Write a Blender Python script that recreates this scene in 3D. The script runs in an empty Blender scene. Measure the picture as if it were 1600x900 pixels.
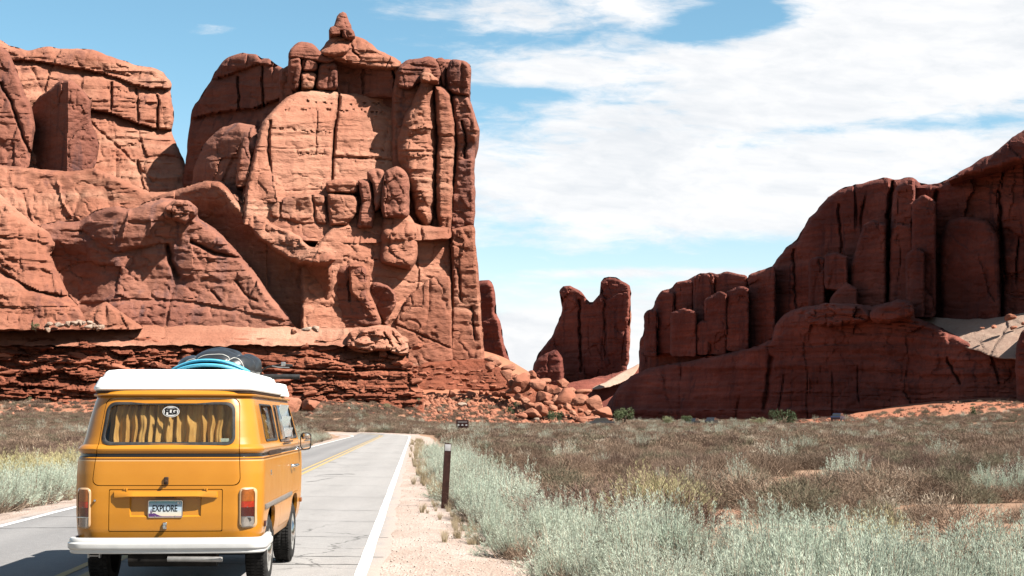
import bpy, bmesh, math, random
import numpy as np
from mathutils import Vector, Matrix, Euler

S = bpy.context.scene
COL = S.collection
R = math.radians
rnd = random.Random(7)
rng = np.random.default_rng(11)

# ------------------------------------------------------------------ camera
FPX = 2300.0                      # focal length in photo pixels (1600 wide)
CAM_H = 1.6
PITCH = math.atan(207 / FPX)
cam_d = bpy.data.cameras.new('camera')
cam = bpy.data.objects.new('camera', cam_d)
COL.objects.link(cam)
cam.location = (0, 0, CAM_H)
cam.rotation_euler = (R(90) + PITCH, 0, 0)
cam_d.sensor_width = 36
cam_d.lens = 36 * FPX / 1600
cam_d.clip_start = 0.1
cam_d.clip_end = 12000
S.camera = cam
S.render.resolution_x, S.render.resolution_y = 1024, 576

# ------------------------------------------------------------------ light
SUN = Vector((0.60, -0.33, 0.73)).normalized()      # towards the sun
EXPOSURE = 2.0
SUN_STRENGTH = 5.0
SKY_STRENGTH = 0.05
S.view_settings.view_transform = 'Standard'
S.view_settings.look = 'None'
S.view_settings.gamma = 1
S.view_settings.use_curve_mapping = False
S.view_settings.exposure = EXPOSURE
S.cycles.diffuse_bounces = 2
sd = bpy.data.lights.new('sun', 'SUN')
sd.energy = SUN_STRENGTH
sd.angle = R(0.5)
sd.color = (1.0, 0.95, 0.87)
so = bpy.data.objects.new('sun', sd)
COL.objects.link(so)
so.location = (60, -30, 120)
so.rotation_euler = SUN.to_track_quat('Z', 'Y').to_euler()


class NB:
    """small node-tree builder"""
    def __init__(s, tree):
        s.t = tree
        s.n = tree.nodes
        s.l = tree.links

    def node(s, typ, **kw):
        n = s.n.new(typ)
        for k, v in kw.items():
            setattr(n, k, v)
        return n

    def put(s, sock, v):
        if v is None:
            return
        if hasattr(v, 'is_output') or hasattr(v, 'links'):
            s.l.new(v, sock)
        else:
            if hasattr(sock.default_value, '__len__') and not hasattr(v, '__len__'):
                v = (v,) * len(sock.default_value)
            if hasattr(sock.default_value, '__len__') and len(sock.default_value) == 4 and len(v) == 3:
                v = (*v, 1)
            sock.default_value = v

    def math(s, op, a, b=None, c=None, clamp=False):
        n = s.node('ShaderNodeMath', operation=op, use_clamp=clamp)
        for i, v in enumerate((a, b, c)):
            s.put(n.inputs[i], v)
        return n.outputs[0]

    def mix(s, fac, a, b, blend='MIX'):
        n = s.node('ShaderNodeMix', data_type='RGBA', blend_type=blend)
        s.put(n.inputs[0], fac)
        s.put(n.inputs[6], a)
        s.put(n.inputs[7], b)
        return n.outputs[2]

    def noise(s, vec, scale=1.0, detail=4, rough=0.55, dist=0.0, out=0):
        n = s.node('ShaderNodeTexNoise')
        s.put(n.inputs['Vector'], vec)
        n.inputs['Scale'].default_value = scale
        n.inputs['Detail'].default_value = detail
        n.inputs['Roughness'].default_value = rough
        n.inputs['Distortion'].default_value = dist
        return n.outputs[out]

    def mapping(s, vec, scale=(1, 1, 1), loc=(0, 0, 0), rot=(0, 0, 0)):
        n = s.node('ShaderNodeMapping')
        s.put(n.inputs['Vector'], vec)
        n.inputs['Scale'].default_value = scale
        n.inputs['Location'].default_value = loc
        n.inputs['Rotation'].default_value = rot
        return n.outputs[0]

    def ramp(s, fac, stops):
        n = s.node('ShaderNodeValToRGB')
        s.put(n.inputs[0], fac)
        e = n.color_ramp.elements
        while len(e) < len(stops):
            e.new(0.5)
        for el, (p, c) in zip(e, stops):
            el.position = p
            el.color = c if hasattr(c, '__len__') and len(c) == 4 else ((*c, 1) if hasattr(c, '__len__') else (c, c, c, 1))
        return n.outputs[0]

    def sep(s, vec):
        n = s.node('ShaderNodeSeparateXYZ')
        s.put(n.inputs[0], vec)
        return n.outputs

    def comb(s, x, y, z):
        n = s.node('ShaderNodeCombineXYZ')
        for i, v in enumerate((x, y, z)):
            s.put(n.inputs[i], v)
        return n.outputs[0]

    def smooth(s, v, a, b):
        n = s.node('ShaderNodeMapRange', interpolation_type='SMOOTHSTEP')
        s.put(n.inputs[0], v)
        n.inputs[1].default_value = a
        n.inputs[2].default_value = b
        return n.outputs[0]


# ------------------------------------------------------------------ sky
W = bpy.data.worlds.new('World')
S.world = W
W.use_nodes = True
nb = NB(W.node_tree)
nb.n.clear()
sky = nb.node('ShaderNodeTexSky', sky_type='NISHITA')
sky.sun_disc = False
sky.sun_elevation = math.asin(SUN.z)
sky.sun_rotation = math.atan2(SUN.x, SUN.y)
sky.air_density = 1.0
sky.dust_density = 0.3
sky.ozone_density = 1.6
dirv = nb.node('ShaderNodeTexCoord').outputs['Generated']
dx, dy, dz = nb.sep(dirv)
az = nb.math('ARCTAN2', dx, dy)
el = nb.math('ARCSINE', dz)
# desert air: pale near the horizon, deeper blue above
skycol = nb.mix(1.0, sky.outputs[0], nb.mix(nb.smooth(el, 0.0, 0.26), (1.0, 0.90, 0.86), (0.70, 0.90, 0.84)), 'MULTIPLY')


def gauss(cx, cy, sx, sy, amp):
    """soft patch of more or less cloud, at an azimuth and elevation of the real sky"""
    a = nb.math('MULTIPLY', nb.math('SUBTRACT', az, (cx - 800) / FPX), FPX / sx)
    e = nb.math('MULTIPLY', nb.math('SUBTRACT', el, (657 - cy) / FPX), FPX / sy)
    q = nb.math('ADD', nb.math('MULTIPLY', a, a), nb.math('MULTIPLY', e, e))
    return nb.math('MULTIPLY', nb.math('EXPONENT', nb.math('MULTIPLY', q, -1.0)), amp)


warp = nb.noise(nb.comb(nb.math('MULTIPLY', az, 9), nb.math('MULTIPLY', el, 20), 0.0), 1.0, 4, 0.55)
wv = nb.math('MULTIPLY', nb.math('SUBTRACT', warp, 0.5), 0.9)
cv = nb.comb(nb.math('ADD', nb.math('MULTIPLY', az, 8.0), wv), nb.math('ADD', nb.math('MULTIPLY', el, 27.0), nb.math('MULTIPLY', az, 3.0)), 3.3)
n_big = nb.noise(cv, 1.0, 7, 0.6, 0.2)
cv2 = nb.comb(nb.math('ADD', nb.math('MULTIPLY', az, 30.0), wv), nb.math('MULTIPLY', el, 120.0), 7.1)
n_fine = nb.noise(cv2, 1.0, 6, 0.65, 0.3)
dens = nb.math('ADD', nb.math('MULTIPLY', nb.math('SUBTRACT', n_big, 0.5), 1.9), nb.math('MULTIPLY', nb.math('SUBTRACT', n_fine, 0.5), 1.05))
for g in ((1350, 130, 420, 130, 0.75), (1000, 310, 360, 80, 0.85), (1500, 60, 260, 130, 0.4), (820, 20, 210, 40, 0.55),
          (900, 120, 200, 35, 0.30), (1250, 300, 250, 50, 0.4), (860, 520, 160, 45, 0.45), (1000, 190, 260, 22, 0.35),
          (335, 60, 60, 10, 0.80), (300, 70, 40, 6, 0.4), (290, 235, 60, 26, 0.55), (1500, 255, 120, 22, 0.35),
          (1160, 42, 85, 30, -1.35), (1075, 62, 70, 16, -0.65), (820, 66, 80, 13, -0.40), (1400, 213, 180, 13, -0.65), (830, 148, 90, 13, -0.55),
          (1010, 405, 300, 22, -0.5), (900, 610, 1000, 130, 0.75), (300, 100, 330, 300, -0.75), (800, 395, 60, 30, -0.35), (1130, 235, 80, 8, -0.3),
          (1000, 427, 240, 8, 0.45), (1600, 190, 60, 16, -0.3)):
    dens = nb.math('ADD', dens, gauss(*g))
cl = nb.smooth(dens, -0.15, 0.62)
cl = nb.math('MULTIPLY', cl, 0.97)
cshade = nb.ramp(nb.noise(cv, 2.3, 5, 0.6), [(0.3, (0.80, 0.83, 0.87)), (0.62, (0.99, 0.99, 1.0))])
CLOUD = nb.mix(1.0, cshade, (0.74, 0.735, 0.73), 'MULTIPLY')
bg1 = nb.node('ShaderNodeBackground')
nb.put(bg1.inputs[0], skycol)
bg1.inputs[1].default_value = SKY_STRENGTH
bg2 = nb.node('ShaderNodeBackground')
nb.put(bg2.inputs[0], CLOUD)
bg2.inputs[1].default_value = 0.36
mx = nb.node('ShaderNodeMixShader')
nb.put(mx.inputs[0], cl)
nb.l.new(bg1.outputs[0], mx.inputs[1])
nb.l.new(bg2.outputs[0], mx.inputs[2])
wo = nb.node('ShaderNodeOutputWorld')
nb.l.new(mx.outputs[0], wo.inputs[0])


# ------------------------------------------------------------------ helpers
def P(px, py, Y):
    """world point at forward distance Y seen at photo pixel (px, py)"""
    u = (px - 800) / FPX
    v = (450 - py) / FPX
    dyy = math.cos(PITCH) - v * math.sin(PITCH)
    dzz = math.sin(PITCH) + v * math.cos(PITCH)
    t = Y / dyy
    return u * t, Y, CAM_H + dzz * t


def Pn(px, py, Y):
    u = (px - 800) / FPX
    v = (450 - py) / FPX
    dyy = math.cos(PITCH) - v * math.sin(PITCH)
    dzz = math.sin(PITCH) + v * math.cos(PITCH)
    t = Y / dyy
    return u * t, Y, CAM_H + dzz * t


_perm = rng.permutation(256)
_perm = np.concatenate([_perm, _perm, _perm]).astype(np.int64)
_g = rng.normal(size=(256, 3))
_g /= np.linalg.norm(_g, axis=1)[:, None]


def perlin(x, y, z):
    x, y, z = np.broadcast_arrays(x, y, z)
    xi = np.floor(x).astype(np.int64)
    yi = np.floor(y).astype(np.int64)
    zi = np.floor(z).astype(np.int64)
    xf, yf, zf = x - xi, y - yi, z - zi
    u = xf * xf * xf * (xf * (xf * 6 - 15) + 10)
    v = yf * yf * yf * (yf * (yf * 6 - 15) + 10)
    w = zf * zf * zf * (zf * (zf * 6 - 15) + 10)
    out = 0
    for i in (0, 1):
        a = _perm[(xi + i) & 255]
        for j in (0, 1):
            b = _perm[a + ((yi + j) & 255)]
            for k in (0, 1):
                h = _perm[b + ((zi + k) & 255)]
                g = _g[h]
                d = g[..., 0] * (xf - i) + g[..., 1] * (yf - j) + g[..., 2] * (zf - k)
                out = out + d * (u if i else 1 - u) * (v if j else 1 - v) * (w if k else 1 - w)
    return out * 1.5


def fbm(x, y, z, octv=4, gain=0.5):
    s, a, f = 0, 1.0, 1.0
    for i in range(octv):
        s = s + a * perlin(x * f + i * 17.3, y * f + i * 5.1, z * f + i * 9.7)
        a *= gain
        f *= 2.03
    return s


def sst(a, b, x):
    t = np.clip((x - a) / (b - a), 0, 1)
    return t * t * (3 - 2 * t)


def props(o, label=None, cat=None, group=None, kind=None):
    if label:
        o['label'] = label
    if cat:
        o['category'] = cat
    if group:
        o['group'] = group
    if kind:
        o['kind'] = kind
    return o


def link(name, me, mat=None, parent=None, smooth=True, angle=None):
    if mat is not None and len(me.materials) == 0:
        me.materials.append(mat)
    if smooth and len(me.polygons):
        me.polygons.foreach_set('use_smooth', np.ones(len(me.polygons), bool))
        if angle is not None:
            me.set_sharp_from_angle(angle=R(angle))
    o = bpy.data.objects.new(name, me)
    COL.objects.link(o)
    if parent is not None:
        o.parent = parent
    return o


def empty(name, loc=(0, 0, 0), rz=0.0):
    o = bpy.data.objects.new(name, None)
    COL.objects.link(o)
    o.location = loc
    o.rotation_euler = (0, 0, rz)
    o.empty_display_size = 0.2
    return o


def mesh_np(name, verts, faces):
    """faces: (n,3) or (n,4) int array"""
    me = bpy.data.meshes.new(name)
    verts = np.asarray(verts, np.float32)
    faces = np.asarray(faces, np.int32)
    k = faces.shape[1]
    me.vertices.add(len(verts))
    me.vertices.foreach_set('co', verts.ravel())
    me.loops.add(faces.size)
    me.loops.foreach_set('vertex_index', faces.ravel())
    me.polygons.add(len(faces))
    me.polygons.foreach_set('loop_start', np.arange(0, faces.size, k, dtype=np.int32))
    me.update(calc_edges=True)
    me.validate()
    return me


def bm_mesh(name, bm):
    me = bpy.data.meshes.new(name)
    bmesh.ops.recalc_face_normals(bm, faces=bm.faces)
    bm.to_mesh(me)
    bm.free()
    return me


def principled(name, col=(0.5, 0.5, 0.5), rough=0.6, metal=0.0, spec=0.5, coat=0.0):
    m = bpy.data.materials.new(name)
    m.use_nodes = True
    b = m.node_tree.nodes['Principled BSDF']
    b.inputs['Base Color'].default_value = (*col, 1)
    b.inputs['Roughness'].default_value = rough
    b.inputs['Metallic'].default_value = metal
    b.inputs['Specular IOR Level'].default_value = spec
    b.inputs['Coat Weight'].default_value = coat
    return m, NB(m.node_tree), b


def speckle(name, col, rough=0.6, amt=0.25, scale=30.0, metal=0.0, spec=0.5, bump=0.0, coat=0.0):
    """plain colour with procedural wear: slightly darker and lighter patches"""
    m, nb, b = principled(name, col, rough, metal, spec, coat)
    tc = nb.node('ShaderNodeTexCoord').outputs['Object']
    n = nb.noise(tc, scale, 5, 0.6)
    c = nb.mix(nb.smooth(n, 0.3, 0.7), tuple(max(0, k * (1 - amt)) for k in col), tuple(min(1, k * (1 + amt)) for k in col))
    nb.put(b.inputs['Base Color'], c)
    n2 = nb.noise(tc, scale * 0.3, 4, 0.6)
    nb.put(b.inputs['Roughness'], nb.math('ADD', nb.math('MULTIPLY', n2, 0.25), rough - 0.12))
    if bump:
        bp = nb.node('ShaderNodeBump')
        bp.inputs['Strength'].default_value = bump
        bp.inputs['Distance'].default_value = 0.01
        nb.put(bp.inputs['Height'], n)
        nb.put(b.inputs['Normal'], bp.outputs[0])
    return m


# road frame: lateral offset q = X + 0.0652*Y; the road runs straight to Y=ROAD_Y then bends left
SL = 0.0652
ROAD_C = -3.467
ROAD_Y = 150.0


def terrain_z(X, Y):
    X = np.asarray(X, float)
    Y = np.asarray(Y, float)
    Ys = np.maximum(Y, 1.0)
    u = X / Ys
    px = 800 + FPX * u
    z = 0.0 * X
    # gentle rise of the whole plain
    z = z + np.clip(Y - 150, 0, 400) * 0.006
    # left talus foot under the ledge
    left = sst(720, 560, px) + 0 * px
    z = z + left * (np.clip(Y - 212, 0, 38) * 0.055 + np.clip(Y - 250, 0, 40) * 0.17)
    # middle talus
    mid = sst(560, 720, px) * sst(985, 740, px)
    z = z + mid * np.clip(Y - 255, 0, 60) * 0.26
    # right, ground lifts towards the cliff at the frame edge
    right = sst(1180, 1600, px)
    z = z + right * np.clip(Y - 205, 0, 200) * 0.055
    # mounds of the scrub plain (not on the road)
    q = X + SL * Y
    off = np.maximum(sst(1.0, 9.0, q), sst(-7.5, -14.0, q))
    z = z + off * (0.30 * perlin(X / 14.0, Y / 14.0, 0.3) + 0.12 * perlin(X / 4.0, Y / 4.0, 4.3)) * sst(10, 30, Y)
    # shallow ditch beside the shoulder
    z = z - 0.16 * np.exp(-((q - 1.6) / 0.9) ** 2) - 0.12 * np.exp(-((q + 8.2) / 0.9) ** 2)
    return z


def ground_at(px, py):
    """march a photo pixel's ray down to the terrain"""
    lo = None
    for Y in np.geomspace(8, 600, 1200):
        x, y, z = P(px, py, Y)
        if z <= float(terrain_z(x, y)):
            return x, y, float(terrain_z(x, y))
    return P(px, py, 400)
# ------------------------------------------------------------------ rock materials
def rock_mat(name, lo, hi, varnish, vamt=0.5, pale=None, strata=0.25, bump=0.6, objspace=False, sc=1.0, zlo=None):
    m, nb, b = principled(name, hi, 0.92, 0, 0.15)
    if objspace:
        tc = nb.node('ShaderNodeTexCoord').outputs['Object']
        oi = nb.node('ShaderNodeObjectInfo').outputs['Random']
        off = nb.math('MULTIPLY', oi, 37.0)
        pos = nb.node('ShaderNodeVectorMath', operation='ADD')
        nb.put(pos.inputs[0], tc)
        nb.put(pos.inputs[1], nb.comb(off, off, off))
        pos = pos.outputs[0]
    else:
        pos = nb.node('ShaderNodeNewGeometry').outputs['Position']
    n1 = nb.noise(nb.mapping(pos, (0.05 * sc, 0.05 * sc, 0.05 * sc)), 1.0, 6, 0.6)
    c = nb.mix(nb.smooth(n1, 0.32, 0.68), lo, hi)
    # bedding: thin level bands, gently warped
    ns = nb.noise(nb.mapping(pos, (0.02 * sc, 0.02 * sc, 0.62 * sc)), 1.0, 6, 0.65, 0.3)
    band = nb.smooth(ns, 0.40, 0.64)
    c = nb.mix(nb.math('MULTIPLY', nb.math('SUBTRACT', 1.0, band), strata), c, tuple(k * 0.62 for k in lo))
    if pale:
        npl = nb.noise(nb.mapping(pos, (0.03 * sc, 0.03 * sc, 0.12 * sc)), 1.0, 5, 0.6)
        c = nb.mix(nb.math('MULTIPLY', nb.smooth(npl, 0.50, 0.70), 0.7), c, pale)
    # run-down streaks of desert varnish
    st = nb.noise(nb.mapping(pos, (0.42 * sc, 0.42 * sc, 0.028 * sc)), 1.0, 6, 0.62, 0.5)
    pt = nb.noise(nb.mapping(pos, (0.045 * sc, 0.045 * sc, 0.03 * sc), (7, 3, 1)), 1.0, 4, 0.55)
    sv = nb.math('MULTIPLY', nb.smooth(st, 0.48, 0.68), nb.smooth(pt, 0.42, 0.64))
    c = nb.mix(nb.math('MULTIPLY', sv, vamt), c, varnish)
    # grain
    fine = nb.noise(nb.mapping(pos, (1.3 * sc,) * 3), 1.0, 6, 0.68)
    c = nb.mix(0.55, c, nb.mix(fine, (0.30, 0.28, 0.27), (0.92, 0.94, 0.95)), 'OVERLAY')
    nb.put(b.inputs['Base Color'], c)
    h1 = nb.noise(nb.mapping(pos, (0.55 * sc, 0.55 * sc, 1.3 * sc)), 1.0, 8, 0.66, 0.2)
    h2 = nb.math('MULTIPLY', ns, 0.5)
    h3 = nb.noise(nb.mapping(pos, (1.7 * sc, 1.7 * sc, 3.4 * sc)), 1.0, 8, 0.72, 0.1)
    hh = nb.math('ADD', nb.math('ADD', h1, h2), nb.math('MULTIPLY', h3, 0.55))
    bp = nb.node('ShaderNodeBump')
    bp.inputs['Strength'].default_value = bump
    bp.inputs['Distance'].default_value = 0.9 / sc
    nb.put(bp.inputs['Height'], hh)
    nb.put(b.inputs['Normal'], bp.outputs[0])
    return m


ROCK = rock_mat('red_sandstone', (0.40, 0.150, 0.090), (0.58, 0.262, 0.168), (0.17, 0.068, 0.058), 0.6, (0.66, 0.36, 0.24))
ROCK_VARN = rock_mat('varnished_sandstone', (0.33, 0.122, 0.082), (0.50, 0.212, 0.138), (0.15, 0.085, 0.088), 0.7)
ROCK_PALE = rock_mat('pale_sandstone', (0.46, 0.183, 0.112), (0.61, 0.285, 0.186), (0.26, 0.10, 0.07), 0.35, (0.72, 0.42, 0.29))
ROCK_DEEP_SHADE = rock_mat('deep_red_shade_sandstone', (0.23, 0.060, 0.042), (0.46, 0.142, 0.098), (0.10, 0.036, 0.036), 0.85, strata=0.45)  # deeper red rock, darkened further so the cliffs' shade sits in its colour
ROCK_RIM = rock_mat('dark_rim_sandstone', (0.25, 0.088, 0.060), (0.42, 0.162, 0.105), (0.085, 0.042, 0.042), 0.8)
ROCK_LEDGE = rock_mat('ledge_sandstone', (0.36, 0.105, 0.055), (0.52, 0.18, 0.10), (0.19, 0.055, 0.035), 0.4, None, 0.5, 0.8)
STONE = rock_mat('stone_block_rock', (0.38, 0.115, 0.064), (0.56, 0.215, 0.125), (0.24, 0.075, 0.05), 0.4, None, 0.25, 0.6, True, 2.2)
BOULDER = rock_mat('boulder_rock', (0.46, 0.17, 0.10), (0.62, 0.29, 0.185), (0.28, 0.10, 0.065), 0.4, None, 0.2, 0.5, True, 1.2)
BOULDER_WHITE = rock_mat('pale_boulder_rock', (0.52, 0.35, 0.26), (0.66, 0.50, 0.40), (0.45, 0.22, 0.14), 0.3, None, 0.2, 0.5, True, 1.2)
SAND = rock_mat('pale_sand_rock', (0.60, 0.36, 0.26), (0.72, 0.47, 0.36), (0.50, 0.26, 0.18), 0.3, None, 0.2, 0.3)


# ------------------------------------------------------------------ relief rocks
def seg_dist(X, Y, pts, closed=True, skip=None):
    """distance and nearest point from grid to a polyline"""
    best = np.full(X.shape, 1e9)
    bx = np.zeros_like(X)
    by = np.zeros_like(X)
    n = len(pts)
    for i in range(n if closed else n - 1):
        x0, y0 = pts[i]
        x1, y1 = pts[(i + 1) % n]
        if skip is not None and y0 > skip and y1 > skip:
            continue
        ex, ey = x1 - x0, y1 - y0
        L = ex * ex + ey * ey + 1e-9
        t = np.clip(((X - x0) * ex + (Y - y0) * ey) / L, 0, 1)
        cx, cy = x0 + t * ex, y0 + t * ey
        d = (X - cx) ** 2 + (Y - cy) ** 2
        k = d < best
        best = np.where(k, d, best)
        bx = np.where(k, cx, bx)
        by = np.where(k, cy, by)
    return np.sqrt(best), bx, by


def inside_poly(X, Y, pts):
    r = np.zeros(X.shape, bool)
    n = len(pts)
    j = n - 1
    for i in range(n):
        xi, yi = pts[i]
        xj, yj = pts[j]
        if yi != yj:
            c = ((yi > Y) != (yj > Y)) & (X < (xj - xi) * (Y - yi) / (yj - yi) + xi)
            r ^= c
        j = i
    return r


def smooth_poly(pts, rough=1.6, seed=0, step=5.0):
    """subdivide an outline and roughen it a little so that edges are not ruled lines"""
    out = []
    n = len(pts)
    for i in range(n):
        x0, y0 = pts[i]
        x1, y1 = pts[(i + 1) % n]
        L = math.hypot(x1 - x0, y1 - y0)
        k = max(1, int(L / step))
        for j in range(k):
            t = j / k
            out.append((x0 + (x1 - x0) * t, y0 + (y1 - y0) * t))
    a = np.array(out, float)
    # corner smoothing
    for _ in range(1):
        a = 0.25 * np.roll(a, 1, 0) + 0.5 * a + 0.25 * np.roll(a, -1, 0)
    nx = perlin(a[:, 0] / 13, a[:, 1] / 13, seed * 3.7 + 0.5) + 0.5 * perlin(a[:, 0] / 5, a[:, 1] / 5, seed * 3.7 + 9.5)
    ny = perlin(a[:, 0] / 13, a[:, 1] / 13, seed * 3.7 + 20.5) + 0.5 * perlin(a[:, 0] / 5, a[:, 1] / 5, seed * 3.7 + 29.5)
    a[:, 0] += rough * nx
    a[:, 1] += rough * ny
    return [tuple(p) for p in a]


def worley(x, y, seed):
    """cellular noise: distance to nearest cell edge, and two random numbers of the cell"""
    xi, yi = np.floor(x).astype(np.int64), np.floor(y).astype(np.int64)
    d1 = np.full(x.shape, 9.0)
    d2 = np.full(x.shape, 9.0)
    id1 = np.zeros(x.shape, np.int64)
    ox = np.zeros(x.shape)
    oy = np.zeros(x.shape)
    for i in (-1, 0, 1):
        for j in (-1, 0, 1):
            h = _perm[(_perm[(xi + i + seed * 31) & 255] + (yi + j)) & 255]
            h2 = _perm[(h + 91) & 255]
            cx = xi + i + 0.15 + 0.7 * h / 255.0
            cy = yi + j + 0.15 + 0.7 * h2 / 255.0
            d = np.hypot(x - cx, y - cy)
            nearer = d < d1
            d2 = np.where(nearer, d1, np.minimum(d2, d))
            id1 = np.where(nearer, _perm[(h2 + 37) & 255], id1)
            ox = np.where(nearer, x - cx, ox)
            oy = np.where(nearer, y - cy, oy)
            d1 = np.where(nearer, d, d1)
    return d2 - d1, id1 / 255.0, ox, oy


REL_N = [0]


def relief(name, pts, D0, c=None, ax=0.0, az=0.0, rp=12, rd=3.0, mat=None, parent=None, g=2.0, amp=1.0, strata=0.5, joints=0.5,
           lumps=1.0, cracks=(), beds=(), pits=(), flat=None, skirt=14.0, rough=1.6, wall=None, bulge=0.0, extra=None, fine=1.0, fac=0.0, frac=0.72, cellw=9.5, cellh=13.0):
    """a solid mass of rock: outline in elevation, face leaning by ax / az (metres back per metre right / up), edges
    rounded over rp pixels by rd metres, bedding, joints and lumps carved into the face, closed at the back"""
    REL_N[0] += 1
    seed = REL_N[0]
    poly = smooth_poly(pts, rough, seed)
    a = np.array(poly)
    x0, y0 = a.min(0) - g
    x1, y1 = a.max(0) + g
    xs = np.arange(x0, x1 + g, g)
    ys = np.arange(y0, y1 + g, g)
    X, Y = np.meshgrid(xs, ys)
    ins = inside_poly(X, Y, poly)
    cell = ins[:-1, :-1] | ins[1:, :-1] | ins[:-1, 1:] | ins[1:, 1:]
    # only near-edge distance needs the dense outline
    d, bx, by = seg_dist(X, Y, poly)
    out = ~ins
    X = np.where(out, bx, X)
    Y = np.where(out, by, Y)
    if flat is not None:
        d2, _, _ = seg_dist(X, Y, pts, True, flat)
    else:
        d2 = d
    d2 = np.where(out, 0 if flat is None else d2, d2)
    m = D0 / FPX
    if c is None:
        c = (0.5 * (x0 + x1), 0.5 * (y0 + y1))
    if wall is not None:              # planar wall between two (px, depth) ends
        (wx0, wd0), (wx1, wd1) = wall
        t = (X - wx0) / (wx1 - wx0)
        dep = 1.0 / ((1 - t) / wd0 + t / wd1) + az * (c[1] - Y) * m
    else:
        dep = D0 + ax * (X - c[0]) * m + az * (c[1] - Y) * m
    if rp < 20:
        rp, rd = rp * 0.6, rd * 0.7
    t = np.clip(d2 / rp, 0, 1)
    dep = dep + rd * (1 - np.sqrt(np.clip(1 - (1 - t) ** 2, 0, 1)))
    if bulge:
        dep = dep - bulge * sst(0, rp * 4, d2)
    # physical coordinates for the carving
    xw = (X - 800) * m
    zw = (657 - Y) * m
    sx = seed * 13.7
    wp = fbm(xw / 30 + sx, zw / 30, 0.5, 3)
    lum = fbm(xw / 16 + sx, zw / 13, 1.5, 4, 0.5)
    dep = dep + lumps * 0.95 * lum
    # fracture blocks: large tilted slabs and small chips, set in and out along joints
    wx = 0.8 * perlin(xw / 6 + sx, zw / 6, 7.7) + 0.45 * perlin(xw / 2 + sx, zw / 2, 1.7)
    wz = 0.8 * perlin(xw / 6 + sx, zw / 6, 3.7) + 0.45 * perlin(xw / 2 + sx, zw / 2, 2.7)
    fm = sst(-0.30, 0.25, perlin(xw / 20 + sx, zw / 16, 6.2))
    for cw, ch, A, ca in ((cellw, cellh, 1.15, 0.55), (cellw * 0.36, cellh * 0.26, 0.42, 0.22)):
        e, r1, ox, oy = worley((xw + wx * min(1, cw / 5)) / cw + sx, (zw + wz * min(1, cw / 5)) / ch + seed * .37, seed)
        dep = dep + frac * fm * A * ((r1 - 0.5) * 1.6 + (0.5 - (r1 * 7.3) % 1.0) * 1.3 * ox + (0.5 - (r1 * 3.1) % 1.0) * 0.8 * oy)
        dep = dep + 0.5 * frac * fm * ca * np.exp(-(e / (0.45 / cw)) ** 2)
    if fac:
        # blocky facets: stepped lumps
        q = perlin(xw / 7 + sx, zw / 5, 9.5) * 3.0
        dep = dep - fac * (np.floor(q) + sst(0.75, 1.0, q - np.floor(q)))
    # bedding planes: thin recessed lines and stepped shelves
    zz = zw + 1.6 * wp + 0.02 * xw
    n1 = perlin(zz / 2.6 + sx, xw / 90, 0.7)
    dep = dep + strata * (0.55 * sst(-0.2, 0.35, n1) + 0.65 * np.exp(-((n1 + 0.30) / 0.055) ** 2) * sst(-0.25, 0.25, perlin(xw / 14 + sx, zz / 3, 5.5)))
    # thin hard and soft layers, each standing a little in or out with a crisp edge
    for th, A in ((2.3, 0.50), (0.75, 0.26)):
        q = zz / th + 0.35 * perlin(xw / 11 + sx, zz / 3.0, 2.9)
        qi = np.floor(q)
        qf = q - qi
        la = _perm[(qi.astype(np.int64) * 7 + seed * 13) & 255] / 255.0
        lb = _perm[((qi.astype(np.int64) + 1) * 7 + seed * 13) & 255] / 255.0
        br = 0.35 + 0.65 * sst(-0.25, 0.25, perlin(xw / 9 + sx, qi * 3.7, 1.9))
        dep = dep + strata * A * br * ((la + (lb - la) * sst(0.82, 1.0, qf)) - 0.5)
    n2 = perlin(zz / 0.9 + sx, xw / 40, 3.7)
    dep = dep + strata * 0.34 * n2 + strata * 0.18 * np.exp(-(n2 / 0.10) ** 2)
    # vertical joints
    j1 = perlin((xw + 1.5 * wp) / 8.0 + sx, zw / 38, 2.2)
    jm = sst(-0.1, 0.3, perlin(xw / 25 + sx, zw / 12, 8.8))
    dep = dep + joints * 1.4 * np.exp(-(j1 / 0.035) ** 2) * jm
    # roughness
    dep = dep + amp * (0.33 * fbm(xw / 3.6 + sx, zw / 2.6, 4.5, 4, 0.55))
    rid = 1 - np.abs(fbm(xw / 6 + sx, zw / 5, 6.5, 3))
    dep = dep + amp * 0.9 * np.clip(rid - 0.86, 0, 1) * 6 * 0.5
    for pl, w, A in cracks:
        dd, _, _ = seg_dist(X + 2.5 * perlin(X / 11, Y / 11, seed + .3), Y, pl, False)
        dep = dep + A * np.exp(-(dd / w) ** 2)
    for pl, w, A in beds:             # ledge line: rock below the line steps back (A>0)
        dd, _, ny = seg_dist(X, Y + 2.5 * perlin(X / 15, Y / 15, seed + .8), pl, False)
        sg_ = np.where(Y > ny, dd, -dd)
        dep = dep + A * sst(-1.6, 2.2, sg_) * np.exp(-np.maximum(sg_, 0) / w)
    for pl, A in pits:
        dd, _, _ = seg_dist(X, Y, pl, False)
        pn = perlin(X / 3.4, Y / 3.0, seed + .4)
        dep = dep + A * sst(0.12, 0.4, pn) * np.exp(-(dd / 1.9) ** 2)
    if extra is not None:
        dep = dep + extra(X, Y)
    idx = -np.ones(X.shape, np.int64)
    use = np.zeros(X.shape, bool)
    use[:-1, :-1] |= cell
    use[1:, :-1] |= cell
    use[:-1, 1:] |= cell
    use[1:, 1:] |= cell
    nv = int(use.sum())
    idx[use] = np.arange(nv)
    vx, vy, vz = Pn(X[use], Y[use], dep[use])
    V = np.stack([vx, vy, vz], 1)
    ci, cj = np.nonzero(cell)
    F = np.stack([idx[ci, cj], idx[ci + 1, cj], idx[ci + 1, cj + 1], idx[ci, cj + 1]], 1)
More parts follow.
